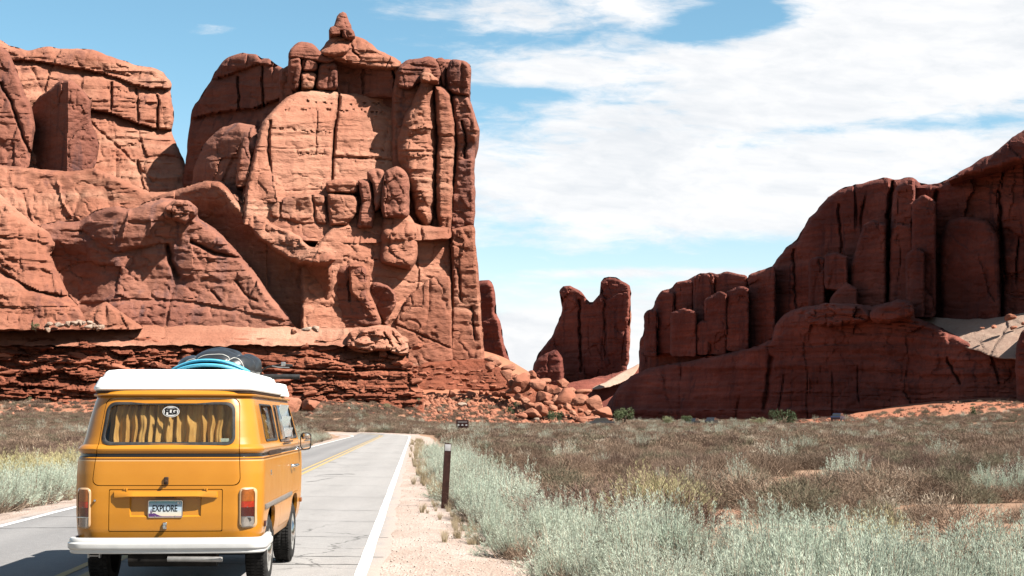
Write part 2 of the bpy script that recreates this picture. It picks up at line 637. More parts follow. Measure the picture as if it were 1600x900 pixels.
    # skirt along the boundary, going back along the depth direction, then a back face
    E = np.concatenate([F[:, [0, 1]], F[:, [1, 2]], F[:, [2, 3]], F[:, [3, 0]]])
    key = np.sort(E, 1)
    code = key[:, 0] * nv + key[:, 1]
    u_, first, cnt = np.unique(code, return_index=True, return_counts=True)
    be = E[first[cnt == 1]]
    bv = np.unique(be)
    remap = -np.ones(nv, np.int64)
    remap[bv] = nv + np.arange(len(bv))
    bvp = V[bv]
    cen = np.array([bvp[:, 0].mean(), 0, bvp[:, 2].mean()])
    dirx = bvp[:, 0] / bvp[:, 1]
    B = bvp.copy()
    B[:, 1] += skirt
    B[:, 0] += skirt * dirx
    B[:, 0] = cen[0] + skirt * cen[0] / D0 + (B[:, 0] - cen[0] - skirt * cen[0] / D0) * 0.93
    B[:, 2] = cen[2] + (B[:, 2] - cen[2]) * 0.93
    Vall = np.concatenate([V, B, [[cen[0] * (1 + skirt / D0), D0 + skirt * 1.4, cen[2]]]])
    last = len(Vall) - 1
    SK = np.stack([be[:, 1], be[:, 0], remap[be[:, 0]], remap[be[:, 1]]], 1)
    me = bpy.data.meshes.new(name)
    T = np.stack([remap[be[:, 1]], remap[be[:, 0]], np.full(len(be), last)], 1)
    loops = np.concatenate([F.ravel(), SK.ravel(), T.ravel()]).astype(np.int32)
    starts = np.concatenate([np.arange(len(F) + len(SK)) * 4, (len(F) + len(SK)) * 4 + np.arange(len(T)) * 3]).astype(np.int32)
    me.vertices.add(len(Vall))
    me.vertices.foreach_set('co', Vall.astype(np.float32).ravel())
    me.loops.add(len(loops))
    me.loops.foreach_set('vertex_index', loops)
    me.polygons.add(len(starts))
    me.polygons.foreach_set('loop_start', starts)
    me.update(calc_edges=True)
    me.validate()
    o = link(name, me, mat, parent, True, 34)
    if parent is not None:
        o.matrix_parent_inverse = Matrix.Translation(-parent.location)
    return o


def boulder_mesh(name, seed, sub=3, planes=11, flat=0.75, rough=0.06, box=0.0):
    """angular rock: a ball cut by random planes, softened, with a rough surface; unit size"""
    r = np.random.default_rng(seed)
    bm = bmesh.new()
    bmesh.ops.create_icosphere(bm, subdivisions=sub, radius=1.0)
    V = np.array([v.co[:] for v in bm.verts])
    n = r.normal(size=(planes, 3))
    n /= np.linalg.norm(n, axis=1)[:, None]
    h = r.uniform(0.50, 0.86, planes)
    if box:
        bn = np.array([(1, 0, 0), (-1, 0, 0), (0, 1, 0), (0, -1, 0), (0, 0, 1), (0, 0, -1)], float) + r.normal(size=(6, 3)) * 0.12
        bn /= np.linalg.norm(bn, axis=1)[:, None]
        n = np.concatenate([n, bn])
        h = np.concatenate([h * 1.15, r.uniform(0.60, 0.72, 6)])
    dots = V @ n.T
    lim = np.where(dots > 0.05, h[None, :] / np.maximum(dots, 0.05), 9.0)
    k = 34.0
    rad = -np.log(np.exp(-k * lim).sum(1) + np.exp(-k * 1.05)) / k
    V = V * rad[:, None]
    nz = fbm(V[:, 0] * 1.7 + seed * 3.1, V[:, 1] * 1.7, V[:, 2] * 1.7, 4)
    V = V * (1 + rough * nz)[:, None]
    for v, c in zip(bm.verts, V):
        v.co = c
    return bm_mesh(name, bm)
# ------------------------------------------------------------------ the big butte on the left
def crop2(*p):
    return [(250 + x / 3.0, y / 3.0) for x, y in p]


def crop4(*p):
    return [(380 + x / 2.4325, 250 + y / 2.4325) for x, y in p]


# --- the wall at the far left, behind
lw = empty('canyon_wall', P(100, 640, 332))
props(lw, 'red cliff with layered overhanging rim at the left edge, left of the gap', 'cliff', kind='thing')
LW = dict(parent=lw)
relief('rim_wall', [(-90, 40), (-40, 50), (0, 62), (15, 72), (45, 79), (75, 72), (90, 76), (120, 76), (150, 78), (166, 86), (200, 97), (216, 103), (240, 105),
                    (255, 112), (262, 122), (270, 131), (266, 143), (271, 175), (272, 192), (267, 203), (274, 222), (284, 243), (292, 262), (300, 300),
                    (310, 345), (-90, 345)], 335, (120, 200), 0.25, 0.30, 14, 5, ROCK, g=2.0, strata=1.0, joints=0.5, lumps=0.8, flat=300,
       beds=[([(5, 92), (60, 96), (100, 103), (150, 112), (190, 124), (215, 134), (240, 138), (262, 138)], 9, 3.4),
             ([(100, 165), (140, 171), (175, 177), (208, 190), (225, 196), (250, 202), (270, 203)], 10, 4.5),
             ([(150, 105), (200, 118)], 5, 1.2), ([(185, 150), (235, 160)], 6, 0.9)],
       cracks=[([(174, 130), (175, 170)], 1.6, 2.2), ([(246, 150), (247, 200)], 1.6, 2.4), ([(213, 140), (216, 188)], 1.6, 1.6),
               ([(140, 190), (190, 235), (240, 285)], 2.0, 0.8), ([(214, 250), (220, 280), (225, 300)], 2.0, 1.5)],
       pits=[([(215, 150), (245, 155)], 1.0), ([(200, 145), (180, 140)], 0.9)], extra=lambda X, Y: -6.0 * sst(200, 330, Y), **LW)
relief('slope', [(-90, 60), (-10, 68), (12, 78), (22, 100), (35, 132), (40, 150), (50, 165), (55, 200), (48, 245), (45, 262), (-90, 262)], 322, (0, 180), -0.05, 0.35, 16, 5,
       ROCK_RIM, cracks=[([(0, 130), (18, 160), (30, 195), (48, 245)], 2.2, 2.0)], strata=0.35, joints=0.2, flat=240, **LW)
relief('buttress', [(28, 262), (30, 225), (42, 180), (60, 152), (80, 137), (92, 126), (112, 124), (128, 138), (143, 158), (141, 182), (146, 198), (156, 228),
                    (151, 250), (147, 263), (110, 268)], 317, (104, 200), 0, 0.12, 10, 4, ROCK_RIM, g=1.6, strata=0.2, joints=0.5, lumps=0.5, flat=240, fac=0.3,
       extra=lambda X, Y: 0.11 * np.where(X < 106 - (Y - 160) * 0.02, (106 - X) * 2.3, (X - 106) * 0.6), **LW)

# --- the butte
bt = empty('sandstone_butte', P(520, 600, 300))
props(bt, 'towering red sandstone butte with a pointed spire, behind the yellow van', 'butte', kind='thing')
B = dict(parent=bt)
SPR = SUN
# left shoulder: varnished rock, its shade also deepened by the darker rock colours
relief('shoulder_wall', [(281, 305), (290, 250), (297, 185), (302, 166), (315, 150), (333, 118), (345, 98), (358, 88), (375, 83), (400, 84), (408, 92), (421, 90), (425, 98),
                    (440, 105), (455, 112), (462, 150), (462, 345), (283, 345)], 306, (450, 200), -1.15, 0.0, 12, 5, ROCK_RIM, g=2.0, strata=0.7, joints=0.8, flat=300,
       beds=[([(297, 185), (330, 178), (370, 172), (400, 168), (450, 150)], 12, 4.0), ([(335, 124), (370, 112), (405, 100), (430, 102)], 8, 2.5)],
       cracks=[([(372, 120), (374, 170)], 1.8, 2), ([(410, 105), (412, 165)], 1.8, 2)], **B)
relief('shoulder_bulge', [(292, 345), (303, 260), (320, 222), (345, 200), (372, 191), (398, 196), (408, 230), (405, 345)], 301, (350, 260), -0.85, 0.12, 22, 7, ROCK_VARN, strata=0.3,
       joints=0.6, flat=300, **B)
relief('finger_rock', [(370, 262), (374, 240), (378, 218), (381, 213), (388, 213), (390, 222), (389, 235), (393, 250), (390, 290), (368, 290)], 292, None, 0.1, 0.1, 9, 2, ROCK, g=1.4, flat=270, **B)
# the two pale panels of the main face
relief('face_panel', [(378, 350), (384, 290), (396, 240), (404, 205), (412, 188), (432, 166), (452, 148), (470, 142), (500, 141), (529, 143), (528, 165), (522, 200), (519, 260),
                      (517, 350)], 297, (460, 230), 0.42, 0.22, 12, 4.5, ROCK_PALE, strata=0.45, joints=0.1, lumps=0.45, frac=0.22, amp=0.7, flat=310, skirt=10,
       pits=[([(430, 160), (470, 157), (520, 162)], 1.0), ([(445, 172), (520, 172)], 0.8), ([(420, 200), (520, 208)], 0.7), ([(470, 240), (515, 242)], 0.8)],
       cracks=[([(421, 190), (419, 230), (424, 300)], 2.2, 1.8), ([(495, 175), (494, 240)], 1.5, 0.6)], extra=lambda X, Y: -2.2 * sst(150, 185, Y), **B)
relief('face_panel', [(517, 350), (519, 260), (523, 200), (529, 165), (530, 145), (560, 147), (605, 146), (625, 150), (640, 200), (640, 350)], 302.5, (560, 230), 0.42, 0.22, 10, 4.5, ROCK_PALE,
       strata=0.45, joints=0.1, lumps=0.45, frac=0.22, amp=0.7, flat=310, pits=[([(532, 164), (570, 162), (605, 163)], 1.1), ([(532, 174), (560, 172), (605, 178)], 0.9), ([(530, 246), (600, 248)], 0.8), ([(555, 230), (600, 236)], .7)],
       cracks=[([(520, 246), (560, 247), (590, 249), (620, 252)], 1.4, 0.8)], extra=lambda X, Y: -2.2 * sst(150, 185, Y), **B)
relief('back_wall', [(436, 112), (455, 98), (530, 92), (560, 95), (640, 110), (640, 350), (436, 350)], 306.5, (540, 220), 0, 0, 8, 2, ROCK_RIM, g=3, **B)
# rim blocks
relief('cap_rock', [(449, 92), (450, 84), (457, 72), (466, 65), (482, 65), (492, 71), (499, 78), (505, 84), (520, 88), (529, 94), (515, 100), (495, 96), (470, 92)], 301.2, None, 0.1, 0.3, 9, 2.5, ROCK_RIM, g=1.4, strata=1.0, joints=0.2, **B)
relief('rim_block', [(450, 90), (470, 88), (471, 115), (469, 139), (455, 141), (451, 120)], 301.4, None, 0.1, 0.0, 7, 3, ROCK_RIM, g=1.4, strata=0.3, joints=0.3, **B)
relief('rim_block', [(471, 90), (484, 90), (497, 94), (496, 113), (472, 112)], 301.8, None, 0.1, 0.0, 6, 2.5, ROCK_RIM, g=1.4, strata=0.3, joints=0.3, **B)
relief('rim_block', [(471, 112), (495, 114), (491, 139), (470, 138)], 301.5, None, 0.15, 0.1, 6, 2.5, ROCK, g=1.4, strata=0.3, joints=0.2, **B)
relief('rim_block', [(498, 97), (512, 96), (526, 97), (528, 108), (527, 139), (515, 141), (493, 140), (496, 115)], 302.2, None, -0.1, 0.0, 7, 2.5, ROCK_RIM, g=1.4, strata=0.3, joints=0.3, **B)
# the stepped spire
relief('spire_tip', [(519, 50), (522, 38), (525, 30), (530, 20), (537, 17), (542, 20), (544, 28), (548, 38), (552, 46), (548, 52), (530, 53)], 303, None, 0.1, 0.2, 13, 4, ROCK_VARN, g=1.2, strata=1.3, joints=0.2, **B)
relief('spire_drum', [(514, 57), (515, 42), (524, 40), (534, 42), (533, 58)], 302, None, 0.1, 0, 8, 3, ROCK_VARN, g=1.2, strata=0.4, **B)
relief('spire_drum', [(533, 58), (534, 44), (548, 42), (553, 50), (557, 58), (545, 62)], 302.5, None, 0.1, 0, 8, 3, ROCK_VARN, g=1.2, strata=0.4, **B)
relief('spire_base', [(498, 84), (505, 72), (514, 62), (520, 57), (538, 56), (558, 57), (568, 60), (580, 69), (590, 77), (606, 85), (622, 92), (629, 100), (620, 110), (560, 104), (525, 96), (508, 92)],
       302, (560, 80), 0.05, 0.5, 12, 4, ROCK, g=1.4, strata=1.6, joints=0.3, amp=1.3, cracks=[([(548, 60), (550, 80), (562, 90)], 1.6, 1.2)], **B)
relief('rim_wall', [(526, 92), (545, 88), (560, 86), (590, 86), (605, 90), (618, 95), (628, 104), (630, 130), (632, 152), (526, 150)], 305.5, (570, 110), -0.45, -0.12, 8, 3, ROCK_RIM, g=1.6,
       strata=0.5, joints=0.6, lumps=1.0, flat=140, cracks=[([(568, 88), (567, 145)], 1.6, 2.0), ([(614, 98), (618, 140)], 1.8, 2.5)], **B)
relief('rim_boulder', [(500, 84), (512, 74), (530, 66), (545, 68), (547, 78), (538, 88), (518, 90)], 299, None, 0.1, 0.2, 10, 3, ROCK, g=1.3, strata=0.5, **B)
# right-hand columns
relief('column_wall', [(612, 150), (618, 112), (628, 98), (640, 92), (700, 92), (735, 100), (735, 330), (742, 400), (612, 400)], 302.5, (680, 220), 0.15, 0.02, 10, 4, ROCK_VARN, joints=0.8, flat=390, **B)
relief('column_head', [(619, 135), (618, 112), (624, 102), (636, 95), (658, 90), (676, 88), (687, 97), (690, 118), (688, 136), (672, 132), (655, 128), (645, 140), (628, 140)], 299, None, 0.05, 0.25, 12, 4,
       ROCK_RIM, g=1.5, strata=0.6, joints=0.2, **B)
relief('column', crop2((1215, 400), (1222, 365), (1250, 340), (1275, 370), (1285, 420), (1287, 480), (1298, 560), (1300, 640), (1293, 740), (1296, 860), (1275, 1060), (1240, 1085), (1190, 1000),
       (1165, 880), (1130, 790), (1112, 740), (1112, 660), (1140, 560), (1180, 480)), 296.3, (655, 230), 0.22, 0.05, 20, 6, ROCK, g=1.6, strata=0.7, joints=0.25, lumps=0.6,
       pits=[([(640, 240), (680, 244)], 0.8)], beds=[([(630, 245), (650, 246), (684, 242)], 3, 0.6), ([(645, 345), (676, 350)], 3, 1.0)], **B)
relief('column', crop2((1285, 400), (1330, 405), (1365, 440), (1372, 500), (1386, 560), (1390, 680), (1380, 740), (1375, 880), (1372, 1060), (1360, 1120), (1310, 1100), (1296, 1000), (1292, 760), (1300, 640),
       (1288, 500)), 297.5, (692, 230), 0.2, 0.03, 14, 6, ROCK, g=1.6, strata=0.6, joints=0.3, lumps=0.6, cracks=[([(690, 246), (712, 248)], 1.5, 0.9)], **B)
relief('balanced_rock', crop2((1215, 350), (1235, 330), (1265, 335), (1285, 360), (1312, 375), (1308, 390), (1280, 385), (1225, 385)), 296.3, None, 0.1, 0.2, 7, 2.5, ROCK, g=1.3, **B)
relief('balanced_rock', crop2((1224, 330), (1240, 312), (1265, 318), (1285, 335), (1270, 345), (1235, 345)), 297, None, 0.1, 0.2, 6, 2, ROCK, g=1.3, **B)
relief('rim_block', [(678, 92), (690, 88), (697, 92), (698, 140), (690, 138), (687, 112)], 301, None, 0.1, 0, 6, 2.5, ROCK_RIM, g=1.4, **B)
relief('rim_tower', [(699, 144), (698, 108), (703, 93), (714, 92), (730, 96), (736, 103), (736, 126), (735, 150), (718, 150)], 298, (716, 115), -0.35, 0.0, 9, 4, ROCK_RIM, g=1.4, strata=0.5, **B)
relief('pillar_top', [(704, 150), (712, 147), (732, 149), (738, 165), (743, 182), (750, 204), (747, 219), (742, 235), (741, 262), (743, 300), (742, 352), (700, 365), (706, 300), (713, 250), (710, 200)],
       297.5, (725, 250), -0.2, -0.03, 11, 5, ROCK_VARN, g=1.6, strata=0.5, joints=0.5, fac=0.5, cracks=[([(722, 190), (728, 215), (726, 245)], 2, 2.0)], **B)
relief('pillar', [(704, 358), (742, 350), (743, 372), (748, 428), (753, 500), (756, 545), (758, 580), (712, 576), (702, 560), (706, 450)], 295, (730, 460), 0.05, 0.05, 9, 4, ROCK, g=2,
       strata=0.35, joints=0.8, flat=570, cracks=[([(737, 480), (742, 530)], 1.6, 1.0), ([(716, 420), (719, 470)], 1.6, 1.0)], beds=[([(706, 475), (752, 472)], 2, .6)], **B)
# ledge of stepped blocks across the foot of the face
relief('foot_bulge', crop4((-10, 190), (0, 100), (15, 40), (45, 0), (85, -12), (110, -5), (140, 40), (175, 105), (180, 160), (60, 160)), 291, (415, 285), 0.05, 0.35, 24, 6, ROCK, strata=0.4, flat=310, **B)
relief('shelf', [(380, 345), (400, 312), (440, 300), (500, 298), (560, 300), (600, 330), (660, 352), (704, 356), (706, 372), (560, 380), (420, 372)], 293, (540, 335), 0.12, 0.6, 12, 4, ROCK, strata=0.7, flat=365, **B)
relief('shelf_block', crop4((85, 215), (95, 190), (120, 155), (170, 135), (260, 125), (315, 130), (322, 250), (200, 245)), 290.2, (480, 325), 0.1, 0.1, 11, 4, ROCK, strata=0.5, joints=0.4, g=1.7,
       cracks=[([(437, 315), (440, 350)], 2, 1.0), ([(488, 306), (492, 348)], 1.8, 1.2)], **B)
relief('shelf_block', crop4((315, 85), (350, 72), (425, 70), (437, 80), (435, 128), (318, 125)), 290.6, None, 0.1, 0.2, 8, 3, ROCK, g=1.5, **B)
relief('shelf_block', crop4((318, 128), (420, 130), (442, 155), (430, 200), (400, 250), (330, 252), (322, 190)), 289.8, None, 0.0, 0.1, 11, 4, ROCK, g=1.5, **B)
relief('shelf_block', crop4((435, 75), (485, 72), (490, 130), (500, 205), (495, 260), (430, 258), (450, 160)), 290.6, None, 0.1, 0.05, 9, 3, ROCK_VARN, g=1.5, **B)
relief('shelf_column', crop4((465, 45), (510, 30), (535, 36), (538, 95), (525, 160), (500, 200), (490, 90)), 290.0, None, 0.1, 0.1, 11, 3, ROCK_VARN, g=1.5, **B)
relief('shelf_column', crop4((528, 100), (540, 40), (580, 22), (612, 32), (632, 70), (632, 180), (625, 225), (530, 220), (520, 160)), 288.5, (618, 300), 0.05, 0.08, 17, 5, ROCK_VARN, g=1.5, strata=.3, **B)
relief('shelf_column', crop4((525, 230), (545, 205), (590, 185), (630, 205), (665, 262), (660, 380), (640, 420), (520, 390)), 289.3, (625, 370), 0.15, 0.3, 18, 4, ROCK, g=1.7, strata=1.0, **B)
# lower wall
relief('lower_wall', [(470, 420), (505, 370), (520, 352), (560, 350), (600, 352), (640, 360), (665, 362), (690, 360), (706, 366), (707, 470), (708, 578), (640, 580), (600, 540), (470, 520)],
       291.5, (620, 450), 0.36, 0.24, 10, 3, ROCK_PALE, strata=0.45, joints=0.3, lumps=0.6, frac=0.35, flat=500,
       pits=[([(540, 408), (600, 404), (640, 410)], 0.9), ([(560, 445), (600, 447)], 0.9)],
       cracks=[([(600, 520), (650, 535), (700, 545)], 1.5, 0.8), ([(650, 400), (655, 430), (648, 470)], 1.6, 0.7), ([(672, 440), (680, 480), (676, 540)], 1.6, 0.8)], **B)
relief('wall_slab', [(612, 545), (618, 500), (640, 460), (668, 438), (690, 428), (704, 432), (707, 578), (640, 580), (606, 548)], 290, (660, 510), 0.12, 0.06, 7, 1.5, ROCK, strata=0.2, joints=0.5, lumps=0.5,
       flat=540, cracks=[([(612, 505), (650, 520), (705, 545)], 1.4, 0.6)], **B)
relief('buttress', crop4((320, 440), (335, 415), (395, 395), (430, 392), (470, 400), (478, 440), (482, 480), (478, 520), (520, 600), (525, 635), (400, 650), (315, 640), (312, 520)), 285.5, (545, 460), -0.5, 0.10, 13, 5,
       ROCK_VARN, g=1.6, strata=0.4, joints=0.4, cracks=[([(546, 420), (545, 470)], 1.8, 1.2)], **B)
relief('buttress', crop4((400, 395), (430, 392), (475, 402), (485, 440), (480, 500), (525, 605), (520, 630), (500, 632), (465, 560), (405, 500), (400, 440)), 284, (565, 450), 0.2, 0.25, 8, 3, ROCK, g=1.5, **B)
relief('buttress', crop4((485, 460), (520, 465), (560, 485), (585, 520), (578, 560), (555, 590), (548, 640), (530, 630), (505, 560), (482, 500)), 287, None, -0.6, 0, 8, 3, ROCK_VARN, g=1.5, fac=.4, **B)

# --- smooth slickrock domes at the butte's foot
ap = empty('slickrock_dome', P(250, 520, 285))
props(ap, 'smooth humped red slickrock at the foot of the butte, above the layered ledge', 'rock formation', kind='thing')
A = dict(parent=ap)
relief('upper_slope', [(-90, 250), (0, 258), (45, 262), (110, 268), (150, 262), (200, 285), (235, 300), (262, 300), (300, 292), (330, 300), (340, 420), (-90, 420)], 308, (120, 300), 0.1, 0.35, 12, 4, ROCK,
       strata=0.3, joints=0.5, lumps=1.6, flat=400, fac=0.3, cracks=[([(90, 285), (98, 315), (112, 338)], 1.8, -1.0)], **A)
relief('dome', [(220, 420), (225, 318), (250, 304), (300, 289), (322, 282), (345, 284), (358, 296), (380, 325), (402, 345), (425, 368), (450, 378), (475, 386), (500, 392), (516, 402), (522, 440), (515, 514), (220, 514)], 285,
       (440, 400), -0.55, 0.0, 16, 7, ROCK, strata=0.3, joints=0.4, lumps=1.5, flat=500, extra=lambda X, Y: 5.0 * sst(0, 70, Y - (300 + np.clip(X - 345, 0, 200) * 0.62)), **A)
relief('dome', [(40, 420), (60, 352), (90, 346), (125, 345), (148, 330), (165, 325), (182, 321), (205, 327), (228, 316), (255, 309), (282, 312), (306, 320), (311, 342), (332, 354), (352, 372), (380, 404), (398, 425), (415, 450), (436, 474),
                (450, 493), (464, 514), (60, 514)], 278, (250, 430), 0.02, 0.13, 19, 8, ROCK_VARN, strata=0.4, joints=0.5, lumps=1.2, amp=1.0, flat=490, fac=0.35, frac=0.9, cellw=12, cellh=8,
       cracks=[([(203, 328), (196, 350), (190, 372)], 1.8, -0.9), ([(238, 345), (232, 368)], 1.8, -.9), ([(262, 385), (266, 410), (278, 432)], 4.0, 3.0), ([(300, 378), (335, 395), (380, 405)], 2.5, 2.2), ([(330, 455), (345, 470)], 2, 1.2), ([(370, 440), (385, 462), (400, 470)], 2.0, 1.2)],
       beds=[([(100, 478), (200, 466), (300, 470), (380, 486), (440, 500)], 6, 0.9), ([(130, 360), (180, 395), (250, 380)], 10, 1.2)],
       extra=lambda X, Y: 6.0 * sst(190, 105, X) + 2.0 * sst(330, 420, Y) * sst(500, 430, Y) * sst(330, 260, X) - 2.0 * sst(440, 515, Y), **A)
relief('ridge', [(322, 292), (332, 283), (347, 282), (360, 294), (384, 319), (406, 338), (424, 350), (446, 358), (468, 368), (478, 383), (500, 388), (518, 394), (526, 408), (496, 414), (460, 408), (436, 395), (416, 382), (398, 364), (376, 342), (352, 316), (330, 308)],
       284.5, (420, 350), -0.55, 0.7, 9, 4, ROCK, g=1.4, strata=0.8, joints=0.3, lumps=0.9, amp=1.3, rough=3.0, fac=0.4, cellw=5, cellh=3, **A)
relief('core', [(300, 330), (712, 330), (712, 560), (300, 560)], 310, (500, 450), 0, 0, 6, 2, ROCK, g=4, **A)
relief('knob', [(256, 340), (258, 322), (276, 311), (298, 315), (310, 326), (306, 338), (296, 340), (290, 352), (278, 344)], 275.5, (282, 330), 0.0, 0.0, 7, 2.5, ROCK_VARN, g=1.4, fac=.8, frac=1.5, cellw=5, cellh=4, **A)
relief('dome', [(-90, 290), (-20, 296), (0, 302), (28, 328), (52, 348), (76, 362), (88, 384), (78, 396), (88, 420), (98, 440), (108, 462), (122, 478), (132, 498), (120, 514), (-90, 514)], 274, (40, 420), 0.28, 0.45, 18, 7, ROCK,
       strata=0.7, joints=0.4, lumps=1.7, flat=495, fac=0.5, beds=[([(0, 370), (40, 372), (70, 380)], 6, 1.0), ([(-10, 412), (30, 440), (60, 455), (100, 462)], 10, 2.2)], extra=lambda X, Y: -4 * sst(380, 500, Y), **A)
relief('ledge_rock', [(-90, 440), (0, 432), (20, 436), (45, 452), (80, 462), (115, 470), (130, 490), (165, 470), (205, 498), (228, 514), (-90, 516)], 268, (60, 480), 0.12, 0.5, 12, 4, ROCK, strata=0.4, joints=0.6, flat=505, fac=0.5, **A)

# --- layered ledge below
le = empty('rock_ledge', P(300, 640, 268))
props(le, 'long layered ledge of broken red rock courses under the slickrock, running behind the van', 'rock ledge', kind='thing')
L_ = dict(parent=le)
relief('ledge_top', [(-120, 500), (0, 502), (200, 500), (430, 503), (470, 512), (560, 512), (600, 506), (622, 516), (640, 535), (560, 540), (-120, 540)], 268.6, (300, 537), 0.0, 2.2, 5, 0.8, ROCK_PALE, strata=0.3, joints=0.0, lumps=0.5,
       amp=0.8, flat=530, rough=3.0, **L_)
LEDGE_FACE = dict(az=0.05)
relief('ledge_wall', [(-120, 531), (0, 529), (100, 527), (300, 527), (420, 528), (460, 531), (520, 533), (545, 526), (600, 524), (628, 528), (640, 545), (638, 570), (650, 590), (662, 620), (662, 650), (-120, 650)], 267.2, (300, 560),
       0.0, 0.80, 5, 1.2, ROCK_LEDGE, g=1.6, strata=2.1, joints=0.4, lumps=0.6, amp=1.3, fac=0.4, frac=1.5, cellw=5.0, cellh=1.2, flat=640, extra=lambda X, Y: 0.3 * sst(527, 533, Y) * sst(575, 550, Y), **L_)
relief('ledge_nose', [(540, 540), (545, 518), (560, 514), (600, 510), (622, 517), (638, 536), (640, 552), (625, 556), (600, 548), (560, 552)], 266.4, (600, 540), 0.15, 0.8, 8, 3, ROCK_PALE, g=1.4, strata=1.2, joints=0.6, fac=0.8, frac=1.5, cellw=6, cellh=3,
       cracks=[([(600, 520), (612, 542)], 1.6, 1.2), ([(612, 518), (626, 540)], 1.6, 1.2)], **L_)

# stones of the ledge courses, picked out one by one
STONES = [boulder_mesh('stone', 100 + i, 3, 9, box=1.0 if i < 2 else 0.0, rough=0.16) for i in range(7)]
n_st = 0


def stone(px, py, Y, w, h, d, parent, rx=0.0):
    global n_st
    x, y, z = P(px, py, Y)
    me = STONES[rnd.randrange(7)]
    o = bpy.data.objects.new('stone', me)
    COL.objects.link(o)
    o.parent = parent
    o.matrix_parent_inverse = Matrix.Translation(-parent.location)
    o.location = (x, y, z)
    o.rotation_euler = (rnd.uniform(-.25, .25) + rx, rnd.uniform(-.22, .22), rnd.uniform(-.5, .5) + (math.pi if rnd.random() < .5 else 0))
    o.scale = (w * 0.75, d * 0.75, h * 0.75)
    n_st += 1


for me in STONES:
    me.materials.append(STONE)
    me.polygons.foreach_set('use_smooth', np.ones(len(me.polygons), bool))
    me.set_sharp_from_angle(angle=R(30))
mpp = 267 / FPX
ledge_rows = [(534, 8, 0.55, 0.75), (543, 10, 0.70, 1.1), (553, 11, 0.80, 0.55), (564, 11, 0.80, 0.8), (574, 9, 0.85, 0.1), (584, 11, 0.95, 0.25), (595, 12, 0.98, -0.5), (607, 11, 0.9, -1.1), (618, 10, 0.7, -1.7)]
for ri, (py0, hh, prob, dY) in enumerate(ledge_rows):
    x = -14.0
    while x < 652:
        w = rnd.choice((14, 19, 25, 32, 42, 56)) * rnd.uniform(0.8, 1.2)
        if x > 500:
            w = min(w, 30) * 0.85
        lowx = 3 * math.sin(x / 70.0) + 2.0 * math.sin(x / 23.0 + py0)
        okb = py0 + lowx < 608 + (x - 150) * 0.035 if x < 400 else py0 < 632
        if x < 150 and py0 > 600:
            okb = False
        gate = perlin(x / 40.0, py0 / 7.0, 3.3) > (0.40 - prob * 0.50)
        if gate and okb and n_st < 296:
            step_ = 0.9 * float(perlin(np.float64(x / 38.0), np.float64(ri * 5.7), 1.3))
            stone(x + w / 2, py0 + lowx + rnd.uniform(-3, 3), 268.4 + 0.75 * (560 - py0) * 0.116 + 0.6 * step_ + rnd.uniform(-.3, .3), w * mpp * 0.76, hh * mpp * rnd.uniform(0.55, 0.95), rnd.uniform(1.2, 1.9), le)
        x += w * rnd.uniform(0.95, 1.5)

# --- talus slope with thin outcropping courses
ta = empty('talus_slope', P(780, 660, 280))
props(ta, 'red rubble slope with outcropping rock courses at the right foot of the butte', 'rock slope', kind='thing')
relief('rubble_bank', [(600, 600), (640, 578), (665, 566), (710, 562), (760, 560), (800, 585), (840, 596), (880, 605), (915, 622), (945, 648), (955, 668), (600, 680)], 279, (760, 620), 0.0, 1.0, 10, 2.5, ROCK_LEDGE,
       strata=0.9, joints=0.1, lumps=1.0, amp=1.3, flat=650, parent=ta, fac=0.6, g=1.6)
for k, (xa, ya, xb, yb, h) in enumerate([(645, 572, 770, 590, 6), (640, 581, 790, 602, 7), (655, 592, 800, 611, 8), (668, 604, 795, 622, 9), (690, 584, 760, 580, 6)]):
    x = xa
    while x < xb:
        w = rnd.uniform(9, 22)
        yy = ya + (yb - ya) * (x - xa) / (xb - xa) + 2 * math.sin(x / 19 + k)
        if rnd.random() < 0.86:
            stone(x + w / 2, yy, 274.2 - (yy - 590) * 0.11, w * mpp * 0.62, h * mpp * rnd.uniform(.45, .7), rnd.uniform(.8, 1.6), ta, 0.05)
        x += w * rnd.uniform(.85, 1.1)

